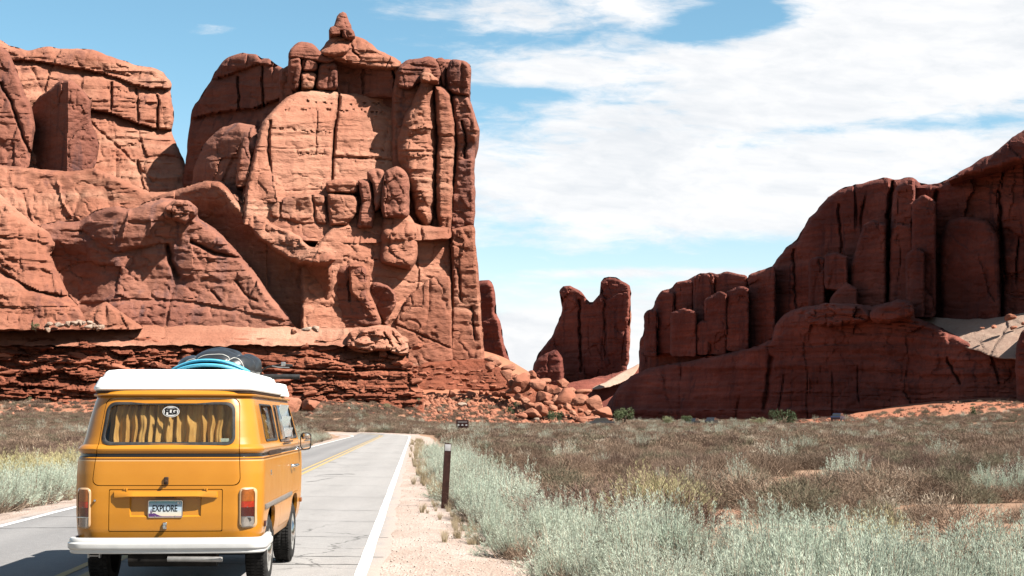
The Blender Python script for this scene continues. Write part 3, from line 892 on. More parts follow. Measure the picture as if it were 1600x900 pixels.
# --- boulders, one by one (photo crop 700..980 x 540..680 at 5.714x)
BOUL = [boulder_mesh('boulder', 300 + i, 4, 7 + i, rough=0.07) for i in range(8)]
for me in BOUL:
    me.materials.append(BOULDER)
    me.polygons.foreach_set('use_smooth', np.ones(len(me.polygons), bool))
    me.set_sharp_from_angle(angle=R(24))
boul = [  # cx, cy, w, h in the crop, label or None
    (395, 125, 115, 62, 'rounded red boulder highest on the slope, against the corner of the butte'), (380, 188, 80, 62, None), (435, 165, 70, 70, None), (545, 198, 115, 55, 'long slab-like boulder below the dark spire behind the butte'),
    (530, 258, 120, 105, 'angular boulder on the upper rockfall, above the thin rock courses'), (608, 285, 55, 60, None), (565, 335, 90, 70, None), (665, 350, 150, 165, 'large dark-sided angular boulder at the upper middle of the rockfall'),
    (750, 270, 70, 75, None), (700, 280, 110, 60, None), (800, 365, 140, 130, 'tilted wedge boulder with a dark left face in the middle of the rockfall'), (850, 325, 110, 60, None), (845, 470, 155, 140, 'big smooth egg-shaped boulder in the middle of the rockfall'),
    (890, 400, 90, 80, None), (1030, 340, 110, 80, 'curved fin-shaped boulder on the crest of the rockfall'), (1000, 430, 120, 90, None), (1040, 475, 165, 150, 'jagged boulder with a bright orange patch, right of the egg-shaped boulder'), (1100, 415, 80, 60, None), (1175, 495, 140, 125, 'blocky boulder left of the largest boulder of the rockfall'),
    (1200, 415, 130, 50, None), (1310, 520, 160, 165, 'largest boulder with a split face near the lower end of the rockfall'), (1390, 595, 160, 110, 'sloping wedge boulder at the lower right end of the rockfall'), (730, 540, 105, 65, 'rounded boulder above its lower twin, left of the dark green bush'),
    (755, 608, 135, 80, 'broad rounded boulder low on the rockfall, left of the dark green bush'), (840, 590, 90, 100, None), (810, 555, 90, 70, None), (900, 520, 80, 60, None), (930, 560, 70, 60, None), (1000, 545, 60, 50, None), (640, 460, 100, 60, None),
    (690, 490, 90, 50, None), (1060, 550, 70, 60, None), (1130, 520, 60, 50, None), (1210, 675, 90, 55, 'flat red boulder at the very bottom of the rockfall'), (1270, 655, 110, 50, None), (1320, 690, 150, 45, None), (1160, 660, 70, 50, None), (1420, 665, 90, 45, None), (1250, 600, 70, 45, None),
    (1110, 600, 60, 40, None), (660, 625, 80, 45, None), (795, 655, 55, 25, 'W'), (125, 530, 70, 45, 'W'), (410, 590, 60, 40, None), (340, 530, 40, 40, None), (30, 425, 60, 60, None), (490, 430, 70, 40, None), (560, 410, 80, 45, None), (955, 490, 60, 80, None),
    (620, 400, 60, 50, None), (720, 430, 60, 40, None), (1180, 580, 50, 40, None), (1330, 640, 60, 40, None), (760, 720, 40, 20, None),
]


def boulder(px, py, Y, w, h, label, i=0, pale=False, grp='boulders of the rockfall', d=None, nm='boulder'):
    x, y, z = P(px, py, Y)
    me = BOUL[i % 8]
    if pale:
        me = BOUL_W[i % 3]
    o = bpy.data.objects.new(nm, me)
    COL.objects.link(o)
    m = Y / FPX
    o.location = (x, y, z)
    o.rotation_euler = (rnd.uniform(-.3, .3), rnd.uniform(-.3, .3), rnd.uniform(0, 6.28))
    o.scale = (w * m * 0.63, (d or 0.5 * (w + h) * m) * 0.63, h * m * 0.66)
    # keep the wanted outline: unrotated scale, so rotate the mesh only about the vertical by half turns
    o.rotation_euler = (rnd.uniform(-.15, .15), rnd.uniform(-.25, .25), rnd.choice([0, math.pi]) + rnd.uniform(-.3, .3))
    props(o, label, 'boulder', grp)
    return o


BOUL_W = []
for i in range(3):
    me = BOUL[i + 2].copy()
    me.materials.clear()
    me.materials.append(BOULDER_WHITE)
    BOUL_W.append(me)
_short = {'rounded red boulder highest': 'the highest boulder', 'long slab': 'the long slab-like boulder', 'angular boulder on': 'the angular upper boulder', 'large dark-sided': 'the large dark-sided boulder', 'tilted wedge': 'the tilted wedge boulder', 'big smooth egg': 'the egg-shaped boulder',
          'curved fin': 'the fin-shaped boulder', 'jagged boulder': 'the jagged boulder', 'blocky boulder': 'the blocky boulder', 'largest boulder': 'the largest boulder', 'sloping wedge': 'the sloping wedge boulder', 'rounded boulder above': 'the upper of the rounded twin boulders', 'broad rounded': 'the lower of the rounded twin boulders', 'flat red boulder': 'the flat boulder at the bottom'}
_named = [(b[0], b[1], v) for b in boul if b[4] for k_, v in _short.items() if b[4].startswith(k_)]
_used = set()


def neighbour_label(cx, cy, w):
    for nx, ny, nm in sorted(_named, key=lambda q: (q[0] - cx) ** 2 + (q[1] - cy) ** 2):
        dx_, dy_ = cx - nx, cy - ny
        dirs = ('right of' if dx_ > 0 else 'left of', 'below' if dy_ > 0 else 'above')
        for d_ in (dirs if abs(dx_) > abs(dy_) else dirs[::-1]):
            for sz_ in (('small', 'smaller') if w < 66 else ('mid-sized', 'lesser')):
                lb_ = '%s red rockfall boulder just %s %s' % (sz_, d_, nm)
                if lb_ not in _used:
                    _used.add(lb_)
                    return lb_
    return None


for i, (cx, cy, w, h, lb) in enumerate(boul):
    px, py = 700 + cx / 5.714, 540 + cy / 5.714
    w, h = w / 5.714, h / 5.714
    Y = 272 - (py - 590) * 0.16 - (2.5 if cx > 600 else 0)
    if lb == 'W':
        boulder(px, py, Y, w, h, 'whitish boulder lying apart on the red slope above the brown sign' if cx < 300 else 'small whitish boulder at the foot of the rockfall left of a dark green bush', i, True)
    else:
        boulder(px, py, Y, w, h, lb or neighbour_label(cx, cy, w * 5.714), i)
# boulders elsewhere
for i, (px, py, Y, w, h, lb, pale) in enumerate([
        (452, 634, 252, 34, 26, 'tan boulder just right of the van roof, left of its split neighbour', False), (482, 635, 252, 32, 24, 'split tan boulder right of the van roof at the foot of the ledge', False),
        (458, 518, 262, 9, 8, 'single boulder perched on the rim of the pale ledge', False), (480, 515, 266, 14, 8, 'grey-white boulder in the shade on the ledge, left of its twin', True), (494, 514, 266, 10, 9, 'grey-white boulder in the shade on the ledge, right of its twin', True),
        (95, 632, 262, 11, 7, 'small dark red boulder on the red slope left of the van, right one of two', False), (78, 635, 262, 10, 6, 'small dark red boulder on the red slope left of the van, left one of two', False)]):
    boulder(px, py, Y, w, h, lb, i + 3, pale, 'loose boulders by the ledge')
for i in range(24):
    px = rnd.uniform(74, 158)
    boulder(px, 511 - rnd.uniform(-4, 5) - (3 if 85 < px < 140 else 0), 264 + rnd.uniform(-1, 1.5), rnd.uniform(5, 13), rnd.uniform(4, 8), 'whitish rubble boulder in the pile on the ledge, at the foot of the slickrock', i, True, 'whitish rubble on the ledge')

# --- dark spire behind the butte and the two-headed fin in the gap
sp = empty('rock_spire', P(775, 640, 372))
props(sp, 'slim shaded rock spire just behind the right edge of the towering butte', 'rock spire', kind='thing')
relief('spire_wall', [(735, 600), (740, 440), (752, 437), (764, 437), (772, 446), (775, 465), (774, 488), (782, 500), (785, 525), (790, 545), (797, 565), (804, 590), (800, 605)], 372, (765, 520), -0.9, 0.0, 12, 6, ROCK_DEEP_SHADE,
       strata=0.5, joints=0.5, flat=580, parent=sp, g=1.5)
fn = empty('rock_fin', P(905, 650, 520))
props(fn, 'dark two-headed rock fin standing in the gap between the butte and the right cliff', 'rock fin', kind='thing')
F_ = dict(parent=fn)
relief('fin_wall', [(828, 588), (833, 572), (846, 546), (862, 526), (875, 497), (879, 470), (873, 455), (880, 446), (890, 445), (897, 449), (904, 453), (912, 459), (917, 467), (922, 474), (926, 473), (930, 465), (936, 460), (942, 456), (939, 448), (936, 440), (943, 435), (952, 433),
                    (962, 434), (978, 441), (985, 447), (986, 465), (984, 490), (983, 520), (983, 560), (980, 580), (955, 592), (940, 640), (828, 640)], 520, (930, 530), -1.1, 0.0, 9, 6, ROCK_DEEP_SHADE, strata=0.5, joints=0.6, flat=600,
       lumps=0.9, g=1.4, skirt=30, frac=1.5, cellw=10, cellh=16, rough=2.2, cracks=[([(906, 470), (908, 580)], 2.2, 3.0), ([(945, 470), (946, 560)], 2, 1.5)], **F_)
relief('fin_flank', [(828, 640), (829, 588), (836, 566), (850, 552), (870, 545), (880, 560), (882, 600), (884, 640)], 508, (855, 590), -0.8, 0.3, 14, 6, ROCK_DEEP_SHADE, strata=0.5, flat=620, g=1.5, **F_)
relief('fin_lit_edge', [(975, 572), (979, 540), (980, 500), (978, 470), (983, 462), (986, 470), (985, 520), (983, 574)], 513, (981, 520), 1.3, 0.0, 5, 3, ROCK, strata=0.6, g=1.2, **F_)  # sunlit edge of the fin, brightness painted in as lighter rock
relief('fin_shaded_foot', [(850, 660), (862, 610), (880, 602), (905, 594), (950, 586), (985, 576), (1010, 566), (1012, 660)], 498, (940, 610), 0.1, 1.2, 8, 2, ROCK_DEEP_SHADE, strata=0.2, lumps=.4, joints=0, amp=0.5, flat=640, g=1.6, **F_)  # slope in the fin's shade, shadow given by the dark rock colour
relief('lit_sand_patch', [(922, 607), (945, 597), (966, 586), (986, 575), (1000, 566), (996, 580), (980, 594), (958, 603), (935, 609)], 493, (955, 593), 0.3, 2.2, 4, 1, SAND, strata=0.1, lumps=.2, joints=0, amp=0.3, g=1.3, frac=0.1, **F_)  # sunlit strip of sand on that slope, light painted in by paler colour

# ------------------------------------------------------------------ the right-hand cliff
rc = empty('cliff', P(1350, 640, 330))
props(rc, 'long shaded dark red cliff filling the right side beyond the plain', 'cliff', kind='thing')
C_ = dict(parent=rc)
WALL = (985, 470), (1600, 318)
off = lambda d: ((985, 470 - d * 1.3), (1600, 318 - d))
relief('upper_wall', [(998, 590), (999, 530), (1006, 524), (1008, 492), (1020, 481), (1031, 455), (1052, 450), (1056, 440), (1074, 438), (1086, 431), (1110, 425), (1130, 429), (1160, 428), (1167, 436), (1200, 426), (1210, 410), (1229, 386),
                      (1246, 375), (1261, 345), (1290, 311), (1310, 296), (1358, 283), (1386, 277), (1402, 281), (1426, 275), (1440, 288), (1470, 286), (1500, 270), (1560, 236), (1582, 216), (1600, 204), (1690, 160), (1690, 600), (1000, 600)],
       380, (1300, 450), 0, 0.02, 14, 6, ROCK_DEEP_SHADE, wall=WALL, strata=0.7, joints=1.9, lumps=1.2, frac=1.5, cellw=9, cellh=17, g=2.0, flat=580, skirt=12,
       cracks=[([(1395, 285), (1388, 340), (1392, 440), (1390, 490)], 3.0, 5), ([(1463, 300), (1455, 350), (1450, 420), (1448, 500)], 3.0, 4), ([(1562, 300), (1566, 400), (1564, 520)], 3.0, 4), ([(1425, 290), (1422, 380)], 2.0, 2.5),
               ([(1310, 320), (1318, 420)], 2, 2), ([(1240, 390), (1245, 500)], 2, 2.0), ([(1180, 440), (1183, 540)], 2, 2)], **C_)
relief('upper_cap', [(1480, 285), (1500, 268), (1530, 250), (1560, 234), (1582, 214), (1600, 202), (1700, 150), (1700, 240), (1600, 250), (1560, 262), (1530, 270)], 322, (1560, 240), 0, 0.5, 14, 5, ROCK_DEEP_SHADE, wall=off(8), strata=1.0, joints=0.3, **C_)
relief('bay_wall', [(1470, 500), (1468, 380), (1480, 345), (1510, 338), (1545, 345), (1560, 370), (1564, 500), (1560, 530)], 330, (1515, 430), 0, 0.0, 16, 4, ROCK_DEEP_SHADE, wall=off(5), **C_)
relief('buttress', [(1388, 500), (1390, 400), (1394, 320), (1400, 290), (1415, 280), (1428, 276), (1430, 300), (1428, 400), (1426, 505)], 345, (1410, 400), 0, 0.0, 11, 4, ROCK_DEEP_SHADE, wall=off(8), joints=.6, frac=1.2, cellw=6, cellh=10, **C_)
relief('tower', [(1006, 556), (1006, 489), (1016, 482), (1027, 485), (1027, 556)], 440, (1016, 519), 0, 0.02, 9, 3.5, ROCK_DEEP_SHADE, wall=off(11), g=1.5, flat=553, frac=1.0, cellw=5, cellh=9, strata=0.5, joints=0.5, **C_)
relief('tower', [(1025, 552), (1025, 465), (1034, 453), (1054, 456), (1054, 552)], 436, (1039, 502), 0, 0.02, 9, 3.5, ROCK_DEEP_SHADE, wall=off(8), g=1.5, flat=549, frac=1.0, cellw=5, cellh=9, strata=0.5, joints=0.5, **C_)
relief('tower', [(1053, 500), (1053, 441), (1072, 438), (1084, 438), (1084, 500)], 432, (1068, 469), 0, 0.02, 9, 3.5, ROCK_DEEP_SHADE, wall=off(6), g=1.5, flat=497, frac=1.0, cellw=5, cellh=9, strata=0.5, joints=0.5, **C_)
relief('tower', [(1083, 505), (1083, 432), (1100, 426), (1116, 430), (1116, 505)], 428, (1099, 465), 0, 0.02, 9, 3.5, ROCK_DEEP_SHADE, wall=off(8), g=1.5, flat=502, frac=1.0, cellw=5, cellh=9, strata=0.5, joints=0.5, **C_)
relief('tower', [(1115, 505), (1115, 429), (1136, 424), (1168, 430), (1168, 505)], 424, (1141, 464), 0, 0.02, 9, 3.5, ROCK_DEEP_SHADE, wall=off(6), g=1.5, flat=502, frac=1.0, cellw=5, cellh=9, strata=0.5, joints=0.5, **C_)
relief('block', [(1047, 556), (1047, 488), (1068, 481), (1089, 486), (1089, 556)], 430, (1068, 518), 0, 0.02, 9, 3.5, ROCK_DEEP_SHADE, wall=off(16), g=1.5, flat=553, frac=1.0, cellw=5, cellh=9, strata=0.5, joints=0.5, **C_)
relief('block', [(1087, 554), (1087, 505), (1098, 500), (1108, 503), (1108, 554)], 426, (1097, 527), 0, 0.02, 9, 3.5, ROCK_DEEP_SHADE, wall=off(15), g=1.5, flat=551, frac=1.0, cellw=5, cellh=9, strata=0.5, joints=0.5, **C_)
relief('tower', [(1100, 553), (1100, 468), (1125, 454), (1136, 458), (1136, 553)], 420, (1118, 503), 0, 0.02, 9, 3.5, ROCK_DEEP_SHADE, wall=off(14), g=1.5, flat=550, frac=1.0, cellw=5, cellh=9, strata=0.5, joints=0.5, **C_)
relief('tower', [(1134, 549), (1134, 456), (1156, 446), (1171, 450), (1171, 549)], 416, (1152, 497), 0, 0.02, 9, 3.5, ROCK_DEEP_SHADE, wall=off(13), g=1.5, flat=546, frac=1.0, cellw=5, cellh=9, strata=0.5, joints=0.5, **C_)
relief('tower', [(1169, 542), (1169, 429), (1190, 422), (1212, 415), (1212, 542)], 404, (1190, 482), 0, 0.02, 9, 3.5, ROCK_DEEP_SHADE, wall=off(7), g=1.5, flat=539, frac=1.0, cellw=5, cellh=9, strata=0.5, joints=0.5, **C_)
relief('slab', [(1263, 495), (1263, 406), (1276, 400), (1290, 403), (1290, 495)], 366, (1276, 447), 0, 0.02, 9, 3.5, ROCK_DEEP_SHADE, wall=off(9), g=1.5, flat=492, frac=1.0, cellw=5, cellh=9, strata=0.5, joints=0.5, **C_)
relief('slab', [(1288, 452), (1288, 398), (1306, 393), (1325, 400), (1325, 452)], 362, (1306, 422), 0, 0.02, 9, 3.5, ROCK_DEEP_SHADE, wall=off(11), g=1.5, flat=449, frac=1.0, cellw=5, cellh=9, strata=0.5, joints=0.5, **C_)
relief('tower', [(1329, 484), (1329, 414), (1349, 351), (1363, 343), (1385, 349), (1385, 484)], 356, (1357, 413), 0, 0.02, 9, 3.5, ROCK_DEEP_SHADE, wall=off(9), g=1.5, flat=481, frac=1.0, cellw=5, cellh=9, strata=0.5, joints=0.5, **C_)
relief('tower', [(1424, 495), (1424, 317), (1444, 302), (1463, 314), (1463, 495)], 336, (1443, 398), 0, 0.02, 9, 3.5, ROCK_DEEP_SHADE, wall=off(11), g=1.5, flat=492, frac=1.0, cellw=5, cellh=9, strata=0.5, joints=0.5, **C_)
relief('block', [(1415, 495), (1415, 398), (1430, 385), (1445, 394), (1445, 495)], 334, (1430, 440), 0, 0.02, 9, 3.5, ROCK_DEEP_SHADE, wall=off(14), g=1.5, flat=492, frac=1.0, cellw=5, cellh=9, strata=0.5, joints=0.5, **C_)
relief('slab', [(1296, 490), (1296, 465), (1322, 440), (1340, 450), (1340, 490)], 358, (1318, 465), 0, 0.02, 9, 3.5, ROCK_DEEP_SHADE, wall=off(13), g=1.5, flat=487, frac=1.0, cellw=5, cellh=9, strata=0.5, joints=0.5, **C_)
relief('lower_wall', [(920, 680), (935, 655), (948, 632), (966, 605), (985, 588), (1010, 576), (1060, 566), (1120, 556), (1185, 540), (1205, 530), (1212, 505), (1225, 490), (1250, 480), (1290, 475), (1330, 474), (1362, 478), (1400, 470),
                      (1424, 472), (1430, 496), (1452, 504), (1482, 518), (1520, 537), (1560, 548), (1600, 549), (1690, 545), (1690, 680)], 360, (1300, 580), 0, 0.10, 14, 7, ROCK_DEEP_SHADE, wall=off(22), strata=1.1, joints=0.9, lumps=1.5, frac=0.8, cellw=12, cellh=16, amp=1.3, flat=640,
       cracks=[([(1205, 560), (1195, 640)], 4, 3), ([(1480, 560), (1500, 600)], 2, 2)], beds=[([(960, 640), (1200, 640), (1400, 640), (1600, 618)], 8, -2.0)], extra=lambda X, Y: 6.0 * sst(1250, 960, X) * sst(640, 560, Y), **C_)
relief('overhang', [(1255, 500), (1262, 484), (1285, 474), (1315, 473), (1345, 478), (1360, 486), (1358, 502), (1330, 508), (1280, 510)], 338, (1305, 490), 0, 0.3, 12, 5, ROCK_DEEP_SHADE, wall=off(26), g=1.5, strata=1.6, frac=1.6, cellw=6, cellh=3, rough=3.0, **C_)
relief('overhang', [(1358, 500), (1362, 484), (1385, 472), (1408, 467), (1422, 470), (1429, 480), (1428, 494), (1400, 500), (1375, 506)], 330, (1395, 485), 0, 0.3, 12, 5, ROCK_DEEP_SHADE, wall=off(28), g=1.5, strata=1.6, frac=1.6, cellw=6, cellh=3, rough=3.0, **C_)
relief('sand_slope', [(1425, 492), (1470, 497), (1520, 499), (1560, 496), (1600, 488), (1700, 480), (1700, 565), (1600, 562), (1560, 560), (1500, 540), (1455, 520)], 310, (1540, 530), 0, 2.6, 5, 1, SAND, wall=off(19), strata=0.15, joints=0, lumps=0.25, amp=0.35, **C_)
relief('outcrop', [(1588, 600), (1586, 560), (1590, 535), (1598, 515), (1620, 500), (1700, 480), (1700, 680), (1590, 660)], 285, (1630, 580), -0.6, 0.1, 10, 5, ROCK_DEEP_SHADE, **C_)
for i, (px, py, w, h) in enumerate([(1579, 496, 15, 9), (1553, 511, 9, 5), (1535, 513, 6, 4), (1583, 512, 10, 5), (1600, 505, 9, 5)]):
    boulder(px, py, 306, w, h, ['dark boulder highest on the lit sand bench of the right cliff', 'small boulder on the lit sand bench, in the middle of a loose row', 'smallest boulder at the left end of the row on the lit sand bench', 'flat boulder on the lit sand bench just below the highest one', 'boulder on the lit sand bench at the right edge of the photo'][i], i, False, 'boulders on the lit bench')
# ------------------------------------------------------------------ ground
def ground_mat():
    m, nb, b = principled('desert_soil', (0.4, 0.24, 0.15), 0.95, 0, 0.1)
    pos = nb.node('ShaderNodeNewGeometry').outputs['Position']
    x, y, z = nb.sep(pos)
    n = nb.noise(nb.mapping(pos, (0.06, 0.06, 0.06)), 1.0, 6, 0.6)
    c = nb.mix(nb.smooth(n, 0.35, 0.65), (0.40, 0.235, 0.15), (0.50, 0.33, 0.225))
    # redder soil on the slopes below the cliffs
    fy = nb.math('ADD', y, nb.math('MULTIPLY', nb.noise(nb.mapping(pos, (0.05, 0.05, 0.05)), 1.0, 5), 50.0))
    red = nb.smooth(fy, 262, 292)
    c = nb.mix(red, c, nb.mix(nb.noise(nb.mapping(pos, (0.5, 0.5, 0.5)), 1.0, 5), (0.50, 0.17, 0.095), (0.62, 0.27, 0.16)))
    patch = nb.noise(nb.mapping(pos, (0.16, 0.16, 0.16), (3, 9, 0)), 1.0, 5, 0.6)
    c = nb.mix(nb.math('MULTIPLY', nb.smooth(patch, 0.52, 0.68), 0.7), c, (0.52, 0.25, 0.155))
    fine = nb.noise(nb.mapping(pos, (4, 4, 4)), 1.0, 6, 0.7)
    c = nb.mix(0.6, c, nb.mix(fine, (0.28, 0.27, 0.26), (0.85, 0.85, 0.85)), 'OVERLAY')
    nb.put(b.inputs['Base Color'], c)
    bp = nb.node('ShaderNodeBump')
    bp.inputs['Strength'].default_value = 0.7
    bp.inputs['Distance'].default_value = 0.06
    nb.put(bp.inputs['Height'], nb.noise(nb.mapping(pos, (3, 3, 3)), 1.0, 8, 0.7))
    nb.put(b.inputs['Normal'], bp.outputs[0])
    return m


ang = np.concatenate([np.linspace(-math.pi, -0.5, 60, endpoint=False), np.linspace(-0.5, 0.5, 420), np.linspace(0.5, math.pi, 61)[1:]])
rad = np.concatenate([[0.0], np.geomspace(3, 340, 420), np.geomspace(345, 5000, 40)])
AA, RR = np.meshgrid(ang, rad)
GX, GY = RR * np.sin(AA), RR * np.cos(AA)
GZ = terrain_z(GX, GY)
# beyond the sides of the scene keep the land level
GZ = np.where(np.abs(AA) > 0.6, GZ * np.clip((1.2 - np.abs(AA)) / 0.6, 0, 1), GZ)
GZ = np.where(RR > 420, np.minimum(GZ, 6.0), GZ)
qq = GX + SL * GY
road_in = sst(1.6, 0.2, np.abs(qq - ROAD_C) - 3.1) * sst(260, 215, GY) * (RR < 300)
GZ = GZ - 0.05 * road_in
nA = len(ang)
ii = np.arange(len(rad) - 1)[:, None] * nA + np.arange(nA - 1)[None, :]
F = np.stack([ii, ii + 1, ii + 1 + nA, ii + nA], -1).reshape(-1, 4)
gm = mesh_np('ground', np.stack([GX, GY, GZ], -1).reshape(-1, 3), F[:, ::-1])
gr = link('ground', gm, ground_mat())
props(gr, 'sandy red and tan desert floor spreading from the road to the cliffs', 'ground', kind='structure')

# ------------------------------------------------------------------ road
def road_path():
    pts = []
    s = -6.0
    while s < ROAD_Y:
        pts.append((ROAD_C - SL * s, s, math.atan(SL)))
        s += 1.0
    x, y, h = pts[-1]
    rr = 62.0
    for k in range(260):
        h += 1.0 / rr
        if h > 1.75:
            break
        x -= math.sin(h)
        y += math.cos(h)
        pts.append((x, y, h))
    return pts


ROADP = road_path()


def ribbon(offs, zo, step=1, t0=0, t1=None, jag=0.0, seed=0.0):
    V, F = [], []
    pts = ROADP[t0:t1:step]
    k = len(offs)
    for i, (x, y, h) in enumerate(pts):
        for j, o in enumerate(offs):
            oo = o
            if jag and j in (0, k - 1):
                oo = o + jag * float(perlin(np.float64(y * 0.9 + seed), np.float64(j * 7.7), 0.5)) * (1 if j else -1) + jag * .6 * float(perlin(np.float64(y * 3.1 + seed), np.float64(j * 7.7), 4.5))
            X, Y = x + math.cos(h) * oo, y + math.sin(h) * oo
            V.append((X, Y, zo(oo, X, Y) if callable(zo) else zo))
    for i in range(len(pts) - 1):
        for j in range(k - 1):
            a = i * k + j
            F.append((a, a + 1, a + 1 + k, a + k))
    return V, F


def zroad(o, X, Y):
    return 0.03 - 0.012 * abs(o) + float(np.clip(Y - 150, 0, 400) * 0.006)


def asphalt():
    m, nb, b = principled('asphalt', (0.3, 0.28, 0.27), 0.85, 0, 0.25)
    pos = nb.node('ShaderNodeNewGeometry').outputs['Position']
    x, y, z = nb.sep(pos)
    q = nb.math('ADD', x, nb.math('MULTIPLY', y, SL))
    lane = nb.smooth(q, ROAD_C - 0.02, ROAD_C + 0.05)
    c = nb.mix(lane, (0.235, 0.225, 0.222), (0.345, 0.325, 0.31))
    n = nb.noise(nb.mapping(pos, (0.5, 0.12, 1)), 1.0, 6, 0.6)
    c = nb.mix(nb.math('MULTIPLY', nb.smooth(n, 0.42, 0.7), 0.35), c, (0.19, 0.18, 0.175))
    # wheel tracks polished a little lighter
    for w in (0.72, 2.2, -0.75, -2.2):
        d = nb.math('DIVIDE', nb.math('SUBTRACT', q, ROAD_C + w), 0.33)
        g = nb.math('EXPONENT', nb.math('MULTIPLY', nb.math('MULTIPLY', d, d), -1.0))
        c = nb.mix(nb.math('MULTIPLY', g, 0.22), c, (0.42, 0.40, 0.385))
    oil = nb.noise(nb.mapping(pos, (0.9, 0.22, 1), (4, 2, 0)), 1.0, 5, 0.6)
    c = nb.mix(nb.math('MULTIPLY', nb.smooth(oil, 0.58, 0.72), 0.30), c, (0.13, 0.125, 0.12))
    crk = nb.node('ShaderNodeTexVoronoi', feature='DISTANCE_TO_EDGE')
    crk.inputs['Scale'].default_value = 0.55
    wv_ = nb.node('ShaderNodeVectorMath', operation='ADD')
    nb.put(wv_.inputs[0], pos)
    nb.put(wv_.inputs[1], nb.noise(nb.mapping(pos, (0.8, 0.8, 0.8)), 1.0, 5, 0.65, 0.0, 1))
    nb.put(crk.inputs['Vector'], wv_.outputs[0])
    ck = nb.math('MULTIPLY', nb.smooth(crk.outputs['Distance'], 0.016, 0.004), nb.smooth(nb.noise(nb.mapping(pos, (0.25, 0.12, 1), (9, 1, 0)), 1.0, 3), 0.52, 0.64))
    c = nb.mix(nb.math('MULTIPLY', ck, 0.75), c, (0.09, 0.085, 0.08))
    dusty = nb.smooth(nb.math('ADD', nb.math('ABSOLUTE', nb.math('SUBTRACT', q, ROAD_C)), nb.math('MULTIPLY', nb.noise(nb.mapping(pos, (1.2, 0.6, 1)), 1.0, 5, 0.65), 0.7)), 3.15, 3.5)
    c = nb.mix(nb.math('MULTIPLY', dusty, 0.8), c, (0.48, 0.38, 0.32))
    agg = nb.node('ShaderNodeTexVoronoi')
    agg.inputs['Scale'].default_value = 70
    nb.put(agg.inputs['Vector'], pos)
    c = nb.mix(0.35, c, nb.mix(agg.outputs['Distance'], (0.2, 0.2, 0.2), (0.9, 0.9, 0.9)), 'OVERLAY')
    gr_ = nb.noise(nb.mapping(pos, (6, 6, 6)), 1.0, 6, 0.7)
    c = nb.mix(0.5, c, nb.mix(gr_, (0.3, 0.3, 0.3), (0.75, 0.75, 0.75)), 'OVERLAY')
    nb.put(b.inputs['Base Color'], c)
    bp = nb.node('ShaderNodeBump')
    bp.inputs['Strength'].default_value = 0.4
    bp.inputs['Distance'].default_value = 0.008
    nb.put(bp.inputs['Height'], agg.outputs['Distance'])
    nb.put(b.inputs['Normal'], bp.outputs[0])
    return m


V, F = ribbon([-3.18, -2.0, 0.0, 2.0, 3.14], zroad, jag=0.10)
rd = link('road', mesh_np('road', V, F), asphalt())
props(rd, 'worn two-lane asphalt road running away and bending left', 'road', kind='structure')


def paint(name, col, wear):
    m, nb, b = principled(name, col, 0.7, 0, 0.3)
    pos = nb.node('ShaderNodeNewGeometry').outputs['Position']
    n = nb.noise(nb.mapping(pos, (7, 2.5, 7)), 1.0, 7, 0.7)
    f = nb.math('MULTIPLY', nb.smooth(n, 0.5, 0.68), wear)
    nb.put(b.inputs['Base Color'], nb.mix(f, col, (0.36, 0.34, 0.32)))
    return m


WHITE_P = paint('white_road_paint', (0.80, 0.80, 0.78), 0.5)
YELLOW_P = paint('yellow_road_paint', (0.62, 0.42, 0.14), 0.75)
zl = lambda o, X, Y: zroad(o, X, Y) + 0.005
for lab, a, b_, m in (('solid white edge line on the right side of the road', 2.83, 2.96, WHITE_P), ('solid white edge line on the far left side of the road', -2.90, -2.78, WHITE_P),
                      ('double yellow centre line, stripe on the van lane side', 0.07, 0.18, YELLOW_P), ('double yellow centre line, stripe on the far lane side', -0.18, -0.07, YELLOW_P)):
    V, F = ribbon([a, b_], zl, jag=0.008, seed=a)
    o = link('road_line', mesh_np('road_line', V, F), m)
    props(o, lab, 'road line', kind='structure')

# transverse cracks and tar seams: real shallow strips
CR, _nb, _b = principled('tar', (0.10, 0.095, 0.09), 0.8)
V, F = [], []
for yc, q0, q1, w in [(16.6, 0.2, 2.9, .02), (17.6, 0.3, 3.1, .018), (19.2, 0.2, 2.0, .015), (20.5, 0.1, 3.1, .015), (22.2, -3.1, -0.3, .02), (23.6, 0.2, 3.0, .014), (26.5, 0.3, 2.9, .014), (24.8, -3.1, 0.0, .02), (31.0, .2, 3, .015), (36.5, 0.4, 2.6, .015), (28.5, -3, -.5, .015), (42, .3, 3, .02), (50, .3, 2.8, .02)]:
    n = 26
    base = len(V)
    for i in range(n + 1):
        q = q0 + (q1 - q0) * i / n
        yy = yc + 0.10 * float(perlin(np.float64(q * 2.2), np.float64(yc), .5)) + 0.04 * float(perlin(np.float64(q * 9), np.float64(yc), 3.5))
        ww = w * (0.7 + 0.6 * rnd.random())
        for s in (-1, 1):
            V.append((ROAD_C + q - SL * yy, yy + s * ww, zroad(q, 0, yy) + 0.004))
    for i in range(n):
        a = base + 2 * i
        F.append((a, a + 2, a + 3, a + 1))
